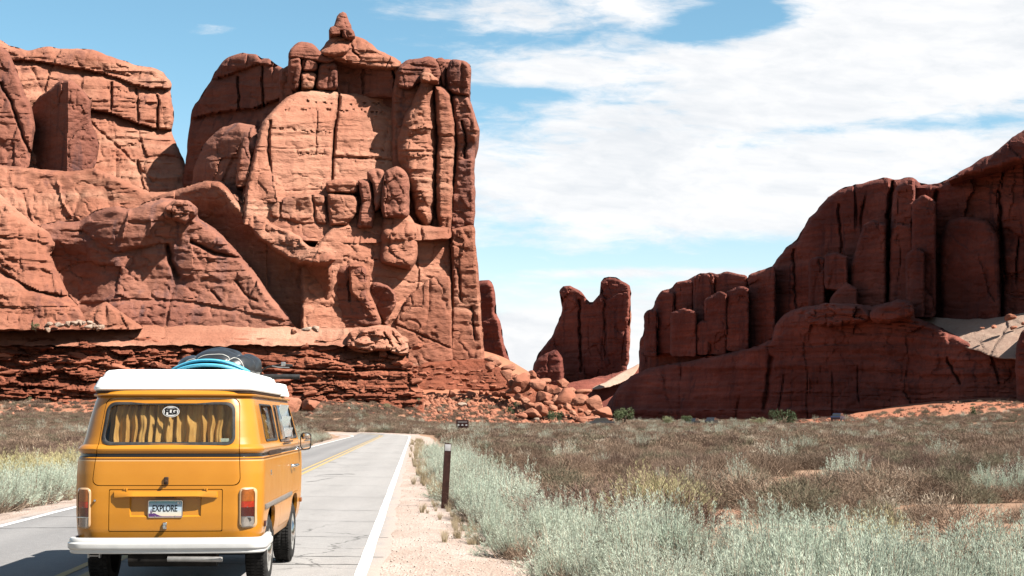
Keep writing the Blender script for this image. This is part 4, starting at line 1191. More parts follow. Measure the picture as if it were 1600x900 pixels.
# squiggles of spilled tar near the centre line
for (px, py, k) in [(478, 752, 7), (492, 743, 6), (537, 739, 2), (545, 715, 4), (562, 707, 3), (530, 722, 3)]:
    Y0 = 1.57 * FPX / (py - 657)
    X0 = (px - 800) / FPX * Y0
    a = rnd.uniform(0, 6)
    x, y = X0, Y0
    base = len(V)
    nseg = k * 3
    for i in range(nseg + 1):
        a += rnd.uniform(-.5, .5)
        x += 0.07 * math.cos(a) * 0.8
        y += 0.16 * math.sin(a)
        for s in (-1, 1):
            V.append((x, y + s * 0.10, zroad(x + SL * y - ROAD_C, x, y) + 0.005))
    for i in range(nseg):
        q_ = base + 2 * i
        F.append((q_, q_ + 2, q_ + 3, q_ + 1))
props(link('road_cracks', mesh_np('road_cracks', V, F), CR), 'dark cracks and tar squiggles across the asphalt', 'road cracks', kind='stuff')


# gravel shoulders
def gravel_mat():
    m, nb, b = principled('gravel', (0.5, 0.4, 0.33), 0.95, 0, 0.1)
    pos = nb.node('ShaderNodeNewGeometry').outputs['Position']
    n = nb.noise(nb.mapping(pos, (1.1, 0.5, 1)), 1.0, 6, 0.62)
    c = nb.mix(nb.smooth(n, 0.35, 0.66), (0.50, 0.385, 0.32), (0.60, 0.50, 0.435))
    v = nb.node('ShaderNodeTexVoronoi')
    v.inputs['Scale'].default_value = 34
    nb.put(v.inputs['Vector'], pos)
    c = nb.mix(0.5, c, nb.mix(nb.smooth(v.outputs['Distance'], 0.0, 0.7), (0.85, 0.85, 0.85), (0.28, 0.26, 0.25)), 'OVERLAY')
    n3 = nb.noise(nb.mapping(pos, (9, 9, 9)), 1.0, 5, 0.7)
    c = nb.mix(0.5, c, nb.mix(n3, (0.3, 0.3, 0.3), (0.75, 0.75, 0.75)), 'OVERLAY')
    nb.put(b.inputs['Base Color'], c)
    bp = nb.node('ShaderNodeBump')
    bp.inputs['Strength'].default_value = 0.8
    bp.inputs['Distance'].default_value = 0.02
    nb.put(bp.inputs['Height'], nb.math('ADD', nb.math('MULTIPLY', v.outputs['Distance'], -1), n3))
    nb.put(b.inputs['Normal'], bp.outputs[0])
    return m


GRAVEL = gravel_mat()
for sgn, wdt, lab in ((1, 2.7, 'pale gravel shoulder between the right edge line and the sagebrush'), (-1, 1.5, 'narrow sandy gravel shoulder along the left side of the road')):
    offs = [sgn * (3.05 + wdt * k / 8) for k in range(9)]
    if sgn < 0:
        offs = offs[::-1]

    def zsh(o, X, Y, sgn=sgn):
        t = (abs(o) - 3.05) / wdt
        return float((1 - t) * (zroad(o, X, Y) - 0.006) + t * (terrain_z(X, Y) - 0.03)) + 0.02 * math.sin(t * 3.14) * float(perlin(np.float64(X * 2), np.float64(Y * 2), .5)) - 0.01 * math.sin(t * 3.14)
    V, F = ribbon(offs, zsh, jag=0.0)
    props(link('gravel_shoulder', mesh_np('gravel_shoulder', V, F), GRAVEL), lab, 'gravel shoulder', kind='structure')
PEB = boulder_mesh('pebble', 77, 1, 6)
PEBM = rock_mat('pebble_rock', (0.42, 0.32, 0.26), (0.60, 0.52, 0.46), (0.35, 0.22, 0.17), 0.4, None, 0.1, 0.3, True, 4.0)
pv = np.array([v.co[:] for v in PEB.vertices])
pf = np.array([p.vertices[:] for p in PEB.polygons])
VV, FF = [], []
for i in range(1700):
    Y = 14.5 + 30 * rng.random() ** 1.7
    q = -0.40 + rng.random() ** 0.8 * 2.0
    if rng.random() < 0.12:
        q = -6.75 - rng.random() * 1.0
    s = rng.uniform(0.005, 0.017) * (1.6 if rng.random() < .05 else 1)
    X = q - SL * Y
    t = (abs(q - ROAD_C) - 3.05) / 2.7
    z = (1 - t) * (-0.012) + t * (float(terrain_z(X, Y)) - .03)
    VV.append(pv * s * np.array([1, 1, .7]) + np.array([X, Y, z + s * .3]))
    FF.append(pf + i * len(pv))
o = link('gravel', mesh_np('gravel', np.concatenate(VV), np.concatenate(FF)), PEBM)
props(o, 'loose pebbles strewn over the road shoulder', 'gravel', kind='stuff')
# ------------------------------------------------------------------ the van
# own axes: x to the right, y forwards (0 = tail), z up
VAN_YAW = math.atan(0.054)
VAN_SZ = 0.983
van = empty('camper_van', (-3.145, 13.48, 0.02), VAN_YAW)
van.scale = (1, 1, VAN_SZ)
props(van, 'mustard yellow camper van with white pop-top roof seen from behind on the road', 'camper van')


def paint_body():
    m, nb, b = principled('yellow_van_paint', (0.76, 0.30, 0.020), 0.34, 0, 0.3, 0.22)
    b.inputs['Coat Roughness'].default_value = 0.12
    tc = nb.node('ShaderNodeTexCoord').outputs['Object']
    x, y, z = nb.sep(tc)
    n = nb.noise(tc, 1.6, 5, 0.6)
    c = nb.mix(nb.smooth(n, 0.3, 0.7), (0.72, 0.275, 0.017), (0.79, 0.315, 0.023))
    # road dust thrown up from the sills and specks of chipped paint
    dz = nb.math('ADD', z, nb.math('MULTIPLY', nb.noise(tc, 5.0, 5, 0.6), 0.25))
    c = nb.mix(nb.math('MULTIPLY', nb.smooth(dz, 0.80, 0.52), 0.35), c, (0.47, 0.27, 0.12))
    ch = nb.math('MULTIPLY', nb.smooth(nb.noise(tc, 26.0, 4, 0.7), 0.72, 0.76), nb.smooth(z, 0.75, 0.6))
    c = nb.mix(nb.math('MULTIPLY', ch, 0.8), c, (0.12, 0.05, 0.02))

    def band(a, b_):
        return nb.math('MULTIPLY', nb.math('GREATER_THAN', z, a), nb.math('LESS_THAN', z, b_))
    # painted coach lines: broad black over thin brown
    c = nb.mix(band(1.268, 1.302), c, (0.016, 0.012, 0.010))
    c = nb.mix(band(1.246, 1.256), c, (0.10, 0.035, 0.015))
    c = nb.mix(band(1.232, 1.240), c, (0.86, 0.55, 0.26))
    nb.put(b.inputs['Base Color'], c)
    nb.put(b.inputs['Roughness'], nb.math('ADD', nb.math('MULTIPLY', nb.noise(tc, 3.0, 4), 0.15), 0.24))
    return m


BODY = paint_body()
WHITEFG = speckle('white_fibreglass', (0.84, 0.83, 0.80), 0.4, 0.03, 5)
WHITEBUMP = speckle('white_bumper_paint', (0.80, 0.79, 0.77), 0.35, 0.06, 6)
RUBBER = speckle('black_rubber', (0.022, 0.021, 0.021), 0.6, 0.3, 18, spec=0.12)
TYRE = speckle('tyre_rubber', (0.030, 0.028, 0.027), 0.85, 0.4, 14, spec=0.1, bump=0.3)
STEEL = speckle('grey_steel', (0.42, 0.41, 0.40), 0.42, 0.2, 10, metal=0.8)
CHROME = speckle('chrome', (0.78, 0.77, 0.75), 0.16, 0.08, 10, metal=1.0)
DARKM = speckle('underbody_black', (0.03, 0.026, 0.024), 0.8, 0.4, 6, spec=0.1)
DARKTRIM = speckle('dark_trim', (0.07, 0.042, 0.03), 0.45, 0.2, 10, spec=0.15)
GREYTRIM = speckle('grey_trim', (0.30, 0.26, 0.23), 0.45, 0.2, 10)
INTERIOR = speckle('interior_lining', (0.16, 0.10, 0.06), 0.9, 0.2, 8)
CURT = None


def glass_mat(name, tint=(0.55, 0.5, 0.45), refl=1.0):
    m = bpy.data.materials.new(name)
    m.use_nodes = True
    nb = NB(m.node_tree)
    nb.n.clear()
    tr = nb.node('ShaderNodeBsdfTransparent')
    tr.inputs[0].default_value = (*tint, 1)
    gl = nb.node('ShaderNodeBsdfGlossy')
    gl.inputs['Roughness'].default_value = 0.03
    fr = nb.node('ShaderNodeFresnel')
    fr.inputs[0].default_value = 1.5
    ms = nb.node('ShaderNodeMixShader')
    nb.put(ms.inputs[0], nb.math('MULTIPLY', fr.outputs[0], refl))
    nb.l.new(tr.outputs[0], ms.inputs[1])
    nb.l.new(gl.outputs[0], ms.inputs[2])
    out = nb.node('ShaderNodeOutputMaterial')
    nb.l.new(ms.outputs[0], out.inputs[0])
    return m


GLASS = glass_mat('window_glass', (0.86, 0.83, 0.78), 0.55)
FROST = speckle('louvre_glass', (0.62, 0.68, 0.72), 0.12, 0.04, 5)


def lens(name, col, rough=0.18):
    m, nb, b = principled(name, col, rough, 0, 0.6, 0.5)
    tc = nb.node('ShaderNodeTexCoord').outputs['Object']
    w = nb.node('ShaderNodeTexWave', wave_type='BANDS', bands_direction='X')
    w.inputs['Scale'].default_value = 60
    nb.put(w.inputs['Vector'], tc)
    bp = nb.node('ShaderNodeBump')
    bp.inputs['Strength'].default_value = 0.4
    bp.inputs['Distance'].default_value = 0.004
    nb.put(bp.inputs['Height'], w.outputs['Fac'])
    nb.put(b.inputs['Normal'], bp.outputs[0])
    n = nb.noise(tc, 22, 3)
    nb.put(b.inputs['Base Color'], nb.mix(nb.smooth(n, .35, .65), tuple(k * 0.7 for k in col), col))
    return m


AMBER, REDL, DKRED, CLEARL = lens('amber_lens', (0.50, 0.13, 0.012)), lens('red_lens', (0.60, 0.035, 0.008)), lens('dark_red_lens', (0.10, 0.008, 0.006)), lens('clear_lens', (0.42, 0.37, 0.33))


def interp(tab, z):
    zs = [t[0] for t in tab]
    k = 1
    while k < len(tab) - 1 and z > zs[k]:
        k += 1
    # smooth (Catmull-like) between samples
    z0, z1 = zs[k - 1], zs[k]
    t = min(1, max(0, (z - z0) / (z1 - z0)))
    return [a + (b - a) * t for a, b in zip(tab[k - 1][1:], tab[k][1:])]


#        z     half-width  tail y   nose y  corner r
BODYT = [(0.42, 0.800, 0.070, 4.28, 0.20), (0.50, 0.828, 0.035, 4.36, 0.22), (0.60, 0.846, 0.015, 4.40, 0.24), (0.75, 0.856, 0.004, 4.42, 0.25), (0.95, 0.860, 0.000, 4.42, 0.25),
         (1.12, 0.860, 0.006, 4.41, 0.25), (1.22, 0.856, 0.014, 4.40, 0.25), (1.262, 0.852, 0.020, 4.39, 0.25), (1.275, 0.838, 0.036, 4.38, 0.25), (1.300, 0.836, 0.038, 4.38, 0.25), (1.325, 0.852, 0.022, 4.39, 0.25),
         (1.345, 0.856, 0.020, 4.38, 0.25), (1.365, 0.846, 0.032, 4.36, 0.25), (1.385, 0.822, 0.056, 4.33, 0.25), (1.45, 0.806, 0.072, 4.28, 0.25), (1.60, 0.780, 0.104, 4.15, 0.25), (1.75, 0.748, 0.140, 4.02, 0.25),
         (1.82, 0.728, 0.158, 3.95, 0.25), (1.845, 0.722, 0.164, 3.93, 0.25)]


def plan_ring(w, yr, yf, rc, n=10, barrel=0.03):
    """rounded rectangle, tail slightly bowed"""
    pts = []

    def arc(cx, cy, a0):
        for i in range(n + 1):
            a = a0 + (math.pi / 2) * i / n
            pts.append((cx + rc * math.cos(a), cy + rc * math.sin(a)))
    for i in range(1, 24):
        pass
    # right side going forward, from tail right corner
    arc(w - rc, yr + rc, -math.pi / 2)
    for i in range(1, 40):
        pts.append((w, yr + rc + (yf - yr - 2 * rc) * i / 40))
    arc(w - rc, yf - rc, 0)
    for i in range(1, 16):
        pts.append((w - rc - 2 * (w - rc) * i / 16, yf))
    arc(-w + rc, yf - rc, math.pi / 2)
    for i in range(1, 40):
        pts.append((-w, yf - rc - (yf - yr - 2 * rc) * i / 40))
    arc(-w + rc, yr + rc, math.pi)
    for i in range(1, 24):
        pts.append((-w + rc + 2 * (w - rc) * i / 24, yr))
    return [(x, y + (barrel * (x / w) ** 2 if y < 1.0 else 0) + 0.0) for x, y in pts]


def loft(rings, cap=True):
    bm = bmesh.new()
    vs = [[bm.verts.new(p) for p in r] for r in rings]
    n = len(rings[0])
    for a, b in zip(vs[:-1], vs[1:]):
        for i in range(n):
            bm.faces.new((a[i], a[(i + 1) % n], b[(i + 1) % n], b[i]))
    if cap:
        bm.faces.new(list(reversed(vs[0])))
        bm.faces.new(vs[-1])
    return bm


def body_rings(inset=0.0, z0=0.42, z1=1.845, roof=True):
    zs = sorted(set([t[0] for t in BODYT] + list(np.linspace(z0, z1, 30))))
    zs = [z for z in zs if z0 <= z <= z1]
    rings = []
    for z in zs:
        w, yr, yf, rc = interp(BODYT, z)
        rings.append([(x, y, z) for x, y in plan_ring(w - inset, yr + inset, yf - inset, rc - inset * 0.5)])
    if roof:
        w, yr, yf, rc = interp(BODYT, 1.845)
        for dz, k in ((0.028, 0.02), (0.050, 0.06), (0.068, 0.13), (0.078, 0.25)):
            rings.append([(x, y, z1 + dz - inset) for x, y in plan_ring(w - k - inset, yr + k + inset, yf - k - inset, rc)])
    return rings


def bool_op(a, b, op):
    """boolean of two meshes -> new mesh"""
    oa = bpy.data.objects.new('tmp_a', a)
    ob = bpy.data.objects.new('tmp_b', b)
    COL.objects.link(oa)
    COL.objects.link(ob)
    md = oa.modifiers.new('b', 'BOOLEAN')
    md.operation = op
    md.object = ob
    md.solver = 'EXACT'
    dg = bpy.context.evaluated_depsgraph_get()
    me = bpy.data.meshes.new_from_object(oa.evaluated_get(dg))
    bpy.data.objects.remove(oa)
    bpy.data.objects.remove(ob)
    return me


def rr_poly(pts, r=0.06, n=6):
    """round the corners of a polygon"""
    out = []
    k = len(pts)
    for i in range(k):
        p0, p, p1 = Vector(pts[i - 1]), Vector(pts[i]), Vector(pts[(i + 1) % k])
        a, b = (p0 - p), (p1 - p)
        rr = min(r, a.length * 0.48, b.length * 0.48)
        s, e = p + a.normalized() * rr, p + b.normalized() * rr
        for j in range(n + 1):
            t = j / n
            out.append(tuple((1 - t) ** 2 * s + 2 * t * (1 - t) * p + t * t * e))
    return out


def prism_y(pts, y0, y1):
    """prism over (x, z) polygon"""
    return bm_mesh('prism', loft([[(x, y0, z) for x, z in pts], [(x, y1, z) for x, z in pts]]))


def prism_x(pts, x0, x1):
    return bm_mesh('prism', loft([[(x0, y, z) for y, z in pts], [(x1, y, z) for y, z in pts]]))


def grow(pts, d):
    c = Vector((sum(p[0] for p in pts) / len(pts), sum(p[1] for p in pts) / len(pts)))
    hx = max(abs(p[0] - c.x) for p in pts)
    hz = max(abs(p[1] - c.y) for p in pts)
    return [(c.x + (p[0] - c.x) * (hx + d) / hx, c.y + (p[1] - c.y) * (hz + d) / hz) for p in pts]


solid = bm_mesh('s', loft(body_rings()))
inner = bm_mesh('i', loft(body_rings(0.035, 0.46, 1.845)))
shell = bool_op(solid, inner, 'DIFFERENCE')
tail_poly = rr_poly([(-0.665, 1.012), (0.665, 1.012), (0.622, 1.812), (-0.585, 1.812)], 0.075)
lid_poly = rr_poly([(-0.505, 0.592), (0.505, 0.592), (0.505, 0.968), (-0.505, 0.968)], 0.012, 2)
rwin_poly = rr_poly([(-0.598, 1.392), (0.598, 1.392), (0.578, 1.768), (-0.560, 1.768)], 0.085)
tail_p = prism_y(tail_poly, -0.3, 0.40)
tailgate = bool_op(shell, tail_p, 'INTERSECT')
tailgate = bool_op(tailgate, prism_y(rwin_poly, -0.3, 0.4), 'DIFFERENCE')
shell = bool_op(shell, prism_y(grow(tail_poly, 0.007), -0.3, 0.40), 'DIFFERENCE')
lid_p = prism_y(lid_poly, -0.3, 0.30)
lid = bool_op(shell, lid_p, 'INTERSECT')
shell = bool_op(shell, prism_y(grow(lid_poly, 0.007), -0.3, 0.30), 'DIFFERENCE')
# side openings (y, z): both sides
SIDE_WINS = [[(0.72, 1.41), (1.78, 1.41), (1.72, 1.765), (0.70, 1.765)], [(1.93, 1.41), (2.98, 1.41), (2.93, 1.765), (1.91, 1.765)], [(3.12, 1.41), (3.92, 1.41), (3.62, 1.765), (3.10, 1.765)]]
for sw in SIDE_WINS:
    pr = prism_x(rr_poly(sw, 0.06), -1.1, 1.1)
    shell = bool_op(shell, pr, 'DIFFERENCE')
# windscreen
shell = bool_op(shell, prism_y(rr_poly([(-0.66, 1.36), (0.66, 1.36), (0.60, 1.78), (-0.60, 1.78)], 0.1), 3.5, 4.8), 'DIFFERENCE')
# wheel arches: straight-edged openings
for yc in (0.98, 3.40):
    arch = rr_poly([(yc - 0.46, 0.30), (yc + 0.46, 0.30), (yc + 0.33, 0.72), (yc + 0.15, 0.77), (yc - 0.15, 0.77), (yc - 0.33, 0.72)], 0.09)
    for sg in (-1, 1):
        shell = bool_op(shell, prism_x(arch, sg * 0.55, sg * 1.1), 'DIFFERENCE')
# sliding door and front door cut free with real shut lines
doors = []
for nm, poly in (('sliding_door', [(1.86, 0.50), (2.96, 0.50), (2.96, 1.835), (1.86, 1.835)]), ('front_door', [(3.04, 0.79), (3.75, 0.79), (4.00, 1.00), (4.02, 1.38), (3.72, 1.83), (3.04, 1.83)])):
    rp_ = rr_poly(poly, 0.05)
    dpr = prism_x(rp_, 0.6, 1.1)
    dm = bool_op(shell, dpr, 'INTERSECT')
    shell = bool_op(shell, prism_x(grow(rp_, 0.006), 0.6, 1.1), 'DIFFERENCE')
    doors.append((nm, dm))


def vpart(name, me, mat, parent=van, angle=32, smooth=True):
    me.materials.clear()
    return link(name, me, mat, parent, smooth, angle)


body = vpart('body', shell, BODY)
tg = vpart('tailgate', tailgate, BODY)
for nm, dm in doors:
    d_ = vpart(nm, dm, BODY)
    if nm == 'front_door':
        fdoor = d_
    else:
        sdoor = d_


# engine lid: pressed brow and plate recess
def smooth_box(pts_xz, y0, y1):
    return prism_y(pts_xz, y0, y1)


def wedge(xa, xb, prof, taper=0.0):
    """cutter over x range from a (y,z) profile; ends tapered"""
    return bm_mesh('w', loft([[(xa, y, z) for y, z in prof], [(xb, y, z) for y, z in prof]]))


lid = bool_op(lid, bm_mesh('b', loft([[(-0.47, 0.01, 0.9), (-0.47, 0.01, 0.94), (-0.47, 0.012, 0.945), (-0.47, 0.03, 0.945), (-0.47, 0.03, 0.9)]] +
                                    [[(x, -0.042 * e, 0.905 - 0.01 * (1 - e)), (x, -0.046 * e, 0.912), (x, -0.012, 0.957), (x, 0.03, 0.957), (x, 0.03, 0.90 - 0.01 * (1 - e))] for x, e in ((-0.46, 0.2), (-0.36, 0.9), (-0.28, 1.0), (0, 1.0), (0.28, 1.0), (0.36, 0.9), (0.46, 0.2))] +
                                    [[(0.47, 0.01, 0.9), (0.47, 0.01, 0.94), (0.47, 0.012, 0.945), (0.47, 0.03, 0.945), (0.47, 0.03, 0.9)]])), 'UNION')
rec = [[(-0.34, -0.2, 0.905), (-0.34, 0.010, 0.905), (-0.34, 0.010, 0.72), (-0.34, -0.2, 0.72)]]
rec = bm_mesh('r', loft([[(-0.335, -0.015, 0.905), (0.335, -0.015, 0.905), (0.335, -0.015, 0.700), (-0.335, -0.015, 0.700)],
                         [(-0.31, 0.034, 0.905), (0.31, 0.034, 0.905), (0.31, 0.022, 0.735), (-0.31, 0.022, 0.735)]]))
lid = bool_op(lid, rec, 'DIFFERENCE')
elid = vpart('engine_lid', lid, BODY, angle=40)


def box_bm(bm, c, s, rot=None, bev=0.0, seg=2):
    r = bmesh.ops.create_cube(bm, size=1.0)
    M = Matrix.Translation(c) @ (rot.to_4x4() if rot else Matrix.Identity(4)) @ Matrix.Diagonal((*s, 1))
    bmesh.ops.transform(bm, matrix=M, verts=r['verts'])
    if bev:
        es = list({e for v in r['verts'] for e in v.link_edges})
        bmesh.ops.bevel(bm, geom=es, offset=bev, segments=seg, affect='EDGES', profile=0.6)


def box(name, c, s, mat, parent=van, bev=0.01, rot=None, seg=2):
    bm = bmesh.new()
    box_bm(bm, c, s, rot, bev, seg)
    return vpart(name, bm_mesh(name, bm), mat, parent, 35)


def tube_bm(bm, pts, r, n=10, caps=True):
    pts = [Vector(p) for p in pts]
    rs = r if hasattr(r, '__len__') else [r] * len(pts)
    prev = None
    rings = []
    up = Vector((0, 0, 1))
    for i, p in enumerate(pts):
        d = (pts[min(i + 1, len(pts) - 1)] - pts[max(i - 1, 0)]).normalized()
        a = d.cross(up if abs(d.z) < 0.95 else Vector((0, 1, 0))).normalized()
        b = a.cross(d)
        rings.append([bm.verts.new(p + rs[i] * (math.cos(t) * a + math.sin(t) * b)) for t in [2 * math.pi * k / n for k in range(n)]])
    for r0, r1 in zip(rings[:-1], rings[1:]):
        for k in range(n):
            bm.faces.new((r0[k], r0[(k + 1) % n], r1[(k + 1) % n], r1[k]))
    if caps:
        bm.faces.new(list(reversed(rings[0])))
        bm.faces.new(rings[-1])


def tube(name, pts, r, mat, parent=van, n=10):
    bm = bmesh.new()
    tube_bm(bm, pts, r, n)
    return vpart(name, bm_mesh(name, bm), mat, parent, 40)


def lathe_bm(prof, n=40, axis='x'):
    """prof: (axial, radius)"""
    rings = []
    for a, r in prof:
        rings.append([(a, r * math.cos(2 * math.pi * k / n), r * math.sin(2 * math.pi * k / n)) for k in range(n)])
    return loft(rings, True)


def y_tail(x, z):
    """surface of the tail at (x, z)"""
    w, yr, yf, rc = interp(BODYT, z)
    ax = abs(x)
    y = yr + 0.03 * (ax / w) ** 2
    if ax > w - rc:
        y += rc - math.sqrt(max(0, rc * rc - (ax - w + rc) ** 2))
    return y


def ring_strip(name, poly, wid, yfun, mat, parent, dpt=0.014, out=0.010):
    """rubber seal following a polygon on the tail: rounded section"""
    bm = bmesh.new()
    a = grow(poly, wid * 0.5)
    b = grow(poly, -wid * 0.5)
    n = len(poly)
    rows = []
    for pa, pb in zip(a, b):
        mx_, mz_ = (pa[0] + pb[0]) / 2, (pa[1] + pb[1]) / 2
        rows.append([bm.verts.new((pa[0], yfun(*pa) + dpt, pa[1])), bm.verts.new((pa[0] * .8 + mx_ * .2, yfun(*pa) - out * .7, pa[1] * .8 + mz_ * .2)), bm.verts.new((mx_, yfun(mx_, mz_) - out, mz_)),
                     bm.verts.new((pb[0] * .8 + mx_ * .2, yfun(*pb) - out * .7, pb[1] * .8 + mz_ * .2)), bm.verts.new((pb[0], yfun(*pb) + dpt, pb[1]))])
    for i in range(n):
        r0, r1 = rows[i], rows[(i + 1) % n]
        for k in range(4):
            bm.faces.new((r0[k], r1[k], r1[k + 1], r0[k + 1]))
        bm.faces.new((r0[4], r1[4], r1[0], r0[0]))
    return vpart(name, bm_mesh(name, bm), mat, parent, 60)


rw = ring_strip('window_seal', rwin_poly, 0.030, y_tail, RUBBER, tg)
# rear glass, follows the tail surface
def sheet(poly, yoff, nx=24, nz=8):
    xs = np.linspace(min(p[0] for p in poly), max(p[0] for p in poly), nx)
    bm = bmesh.new()
    pts = [bm.verts.new((p[0], y_tail(*p) + yoff, p[1])) for p in poly]
    f = bm.faces.new(pts)
    bmesh.ops.solidify(bm, geom=[f], thickness=0.004)
    return bm


g_ = vpart('window_glass', bm_mesh('g', sheet(grow(rwin_poly, 0.004), 0.012)), GLASS, tg, smooth=False)


# gathered curtain just inside the rear glass
def curtain_mat():
    m, nb, b = principled('yellow_curtain', (0.62, 0.40, 0.13), 0.9, 0, 0.1)
    tc = nb.node('ShaderNodeTexCoord').outputs['Object']
    n = nb.noise(nb.mapping(tc, (9, 9, 3)), 1.0, 5, 0.6)
    w = nb.noise(nb.mapping(tc, (60, 60, 1.5)), 1.0, 4, 0.6)
    c = nb.mix(nb.smooth(n, .35, .65), (0.60, 0.385, 0.13), (0.72, 0.50, 0.20))
    c = nb.mix(nb.math('MULTIPLY', nb.smooth(w, .45, .6), 0.35), c, (0.42, 0.22, 0.07))
    nb.put(b.inputs['Base Color'], c)
    return m


CURT = curtain_mat()


def curtain(name, pf, nrm, u0, u1, z0, z1, amp, seed, parent):
    """pf(u,z,d) -> point; folds of irregular width, gathered at the top"""
    nu, nz = 240, 26
    u = np.linspace(u0, u1, nu)
    V = []
    ph = 0
    f = np.cumsum(1.0 + 0.75 * perlin(u * 7, u * 0 + seed, 0.5)) * (u1 - u0) / nu
    for k in range(nz):
        z = z0 + (z1 - z0) * k / (nz - 1)
        t = k / (nz - 1)
        bend = 0.018 * perlin(u * 4.2, np.full_like(u, z * 4.5 + seed), 2.5) + 0.012 * perlin(u * 11, np.full_like(u, z * 8 + seed), 5.5)
        fold = amp * (1.15 - 0.5 * t) * (np.sin((f + bend * 1.2) * 78) + 0.45 * np.sin((f + bend) * 147 + 1.3)) + 0.020 * perlin(u * 9, np.full_like(u, z * 6 + seed), 8.5)
        for ui, fo in zip(u, fold):
            V.append(pf(ui, z, fo))
    idx = np.arange(nu * nz).reshape(nz, nu)
    F = np.stack([idx[:-1, :-1], idx[:-1, 1:], idx[1:, 1:], idx[1:, :-1]], -1).reshape(-1, 4)
    return vpart(name, mesh_np(name, V, F), CURT, parent, None)


curtain('curtain', lambda u, z, d: (u, y_tail(0, z) + 0.105 + d, z), 0, -0.56, 0.60, 1.36, 1.79, 0.030, 3, van)
box('curtain_rail', (0.0, 0.235, 1.775), (1.22, 0.012, 0.03), DARKTRIM, van, 0.004)

# dark cabin lining so that windows look into a dim interior
lin = bm_mesh('cabin_lining', loft([[(x, y, z) for x, y in plan_ring(w, 0.40, 4.0, 0.1)] for w, z in ((0.76, 0.55), (0.76, 1.36))]))
vpart('cabin_lining', lin, INTERIOR)

# sticker on the rear glass
def text_mesh(body_, size, extr=0.0008, sx=1.0, bold=0.0):
    cu = bpy.data.curves.new('t', 'FONT')
    cu.body = body_
    cu.size = size
    cu.extrude = extr
    cu.offset = bold
    cu.align_x = 'CENTER'
    cu.align_y = 'CENTER'
    ob = bpy.data.objects.new('t', cu)
    COL.objects.link(ob)
    dg = bpy.context.evaluated_depsgraph_get()
    me = bpy.data.meshes.new_from_object(ob.evaluated_get(dg))
    bpy.data.objects.remove(ob)
    me.transform(Matrix.Diagonal((sx, 1, 1, 1)))
    return me


def stand_up(me, loc, tilt=0.0):
    """XY lettering -> faces -Y"""
    me.transform(Matrix.Translation(loc) @ Matrix.Rotation(R(90) + tilt, 4, 'X'))
    return me


def disc_xz(bm, c, rx, rz, y0, y1, n=40):
    a = [(c[0] + rx * math.cos(2 * math.pi * k / n), c[1] + rz * math.sin(2 * math.pi * k / n)) for k in range(n)]
    vs0 = [bm.verts.new((x, y0, z)) for x, z in a]
    vs1 = [bm.verts.new((x, y1, z)) for x, z in a]
    bm.faces.new(vs0)
    bm.faces.new(list(reversed(vs1)))
    for k in range(n):
        bm.faces.new((vs0[k], vs1[k], vs1[(k + 1) % n], vs0[(k + 1) % n]))


STICK_W = speckle('sticker_white', (0.80, 0.78, 0.75), 0.5, 0.05, 30)
INK = speckle('black_ink', (0.016, 0.015, 0.016), 0.55, 0.2, 40, spec=0.1)
TILT = -math.atan2(0.035, 0.15)
sy = y_tail(0, 1.69) - 0.004
bm = bmesh.new()
disc_xz(bm, (0.012, 1.690), 0.078, 0.052, sy - 0.001, sy + 0.0005)
stk = vpart('sticker', bm_mesh('sticker', bm), STICK_W, tg, 30)
bm = bmesh.new()
disc_xz(bm, (0.012, 1.690), 0.071, 0.046, sy - 0.0018, sy - 0.0008)
me = bm_mesh('sticker_ring', bm)
inner_ = bmesh.new()
disc_xz(inner_, (0.012, 1.690), 0.067, 0.042, sy - 0.003, sy + 0.002)
me = bool_op(me, bm_mesh('x', inner_), 'DIFFERENCE')
vpart('sticker_ring', me, INK, tg, 30)
vpart('sticker_lettering', stand_up(text_mesh('FLG', 0.070, bold=0.0032, sx=0.95), (0.012, sy - 0.0025, 1.690)), INK, tg, smooth=False)
for zz, ww, hh in ((1.716, 0.085, 0.012), (1.664, 0.05, 0.004)):
    bm = bmesh.new()
    box_bm(bm, (0.012, sy - 0.0019, zz), (ww, 0.0012, hh))
    vpart('sticker_bar', bm_mesh('sticker_bar', bm), INK, tg, smooth=False)
# small printed label in the corner of the glass
box('window_label', (0.515, y_tail(.5, 1.42) - 0.001, 1.425), (0.075, 0.002, 0.032), speckle('label_print', (0.42, 0.46, 0.34), 0.6, 0.2, 60), tg, 0)

# latches
for (x, z, par, s) in ((0.004, 1.052, tg, 1.0), (-0.002, 0.640, elid, 0.9)):
    yy = y_tail(x, z)
    bm = bmesh.new()
    box_bm(bm, (x, yy - 0.008, z), (0.040 * s, 0.022, 0.070 * s), None, 0.008, 3)
    disc = lathe_bm([(-0.050, 0.004), (-0.048, 0.013), (-0.030, 0.016), (-0.018, 0.012), (0.0, 0.012)], 16)
    bmesh.ops.rotate(disc, verts=disc.verts, matrix=Matrix.Rotation(R(90), 3, 'Z'))
    bmesh.ops.translate(disc, verts=disc.verts, vec=(x, yy, z - 0.004))
    tmp = bpy.data.meshes.new('tmp')
    disc.to_mesh(tmp)
    disc.free()
    bm.from_mesh(tmp)
    vpart('latch', bm_mesh('latch', bm), CHROME if s < 1 else DARKTRIM, par, 40)
for x in (-0.36, 0.36):
    bm = bmesh.new()
    box_bm(bm, (x, y_tail(x, 0.968) - 0.006, 0.974), (0.035, 0.024, 0.022), None, 0.005)
    box_bm(bm, (x + 0.01, y_tail(x, 0.968) - 0.014, 0.970), (0.012, 0.02, 0.034), None, 0.004)
    vpart('hinge', bm_mesh('hinge', bm), BODY, elid, 40)
box('plate_lamp', (0.0, -0.020, 0.8985), (0.17, 0.03, 0.010), DARKTRIM, elid, 0.003)
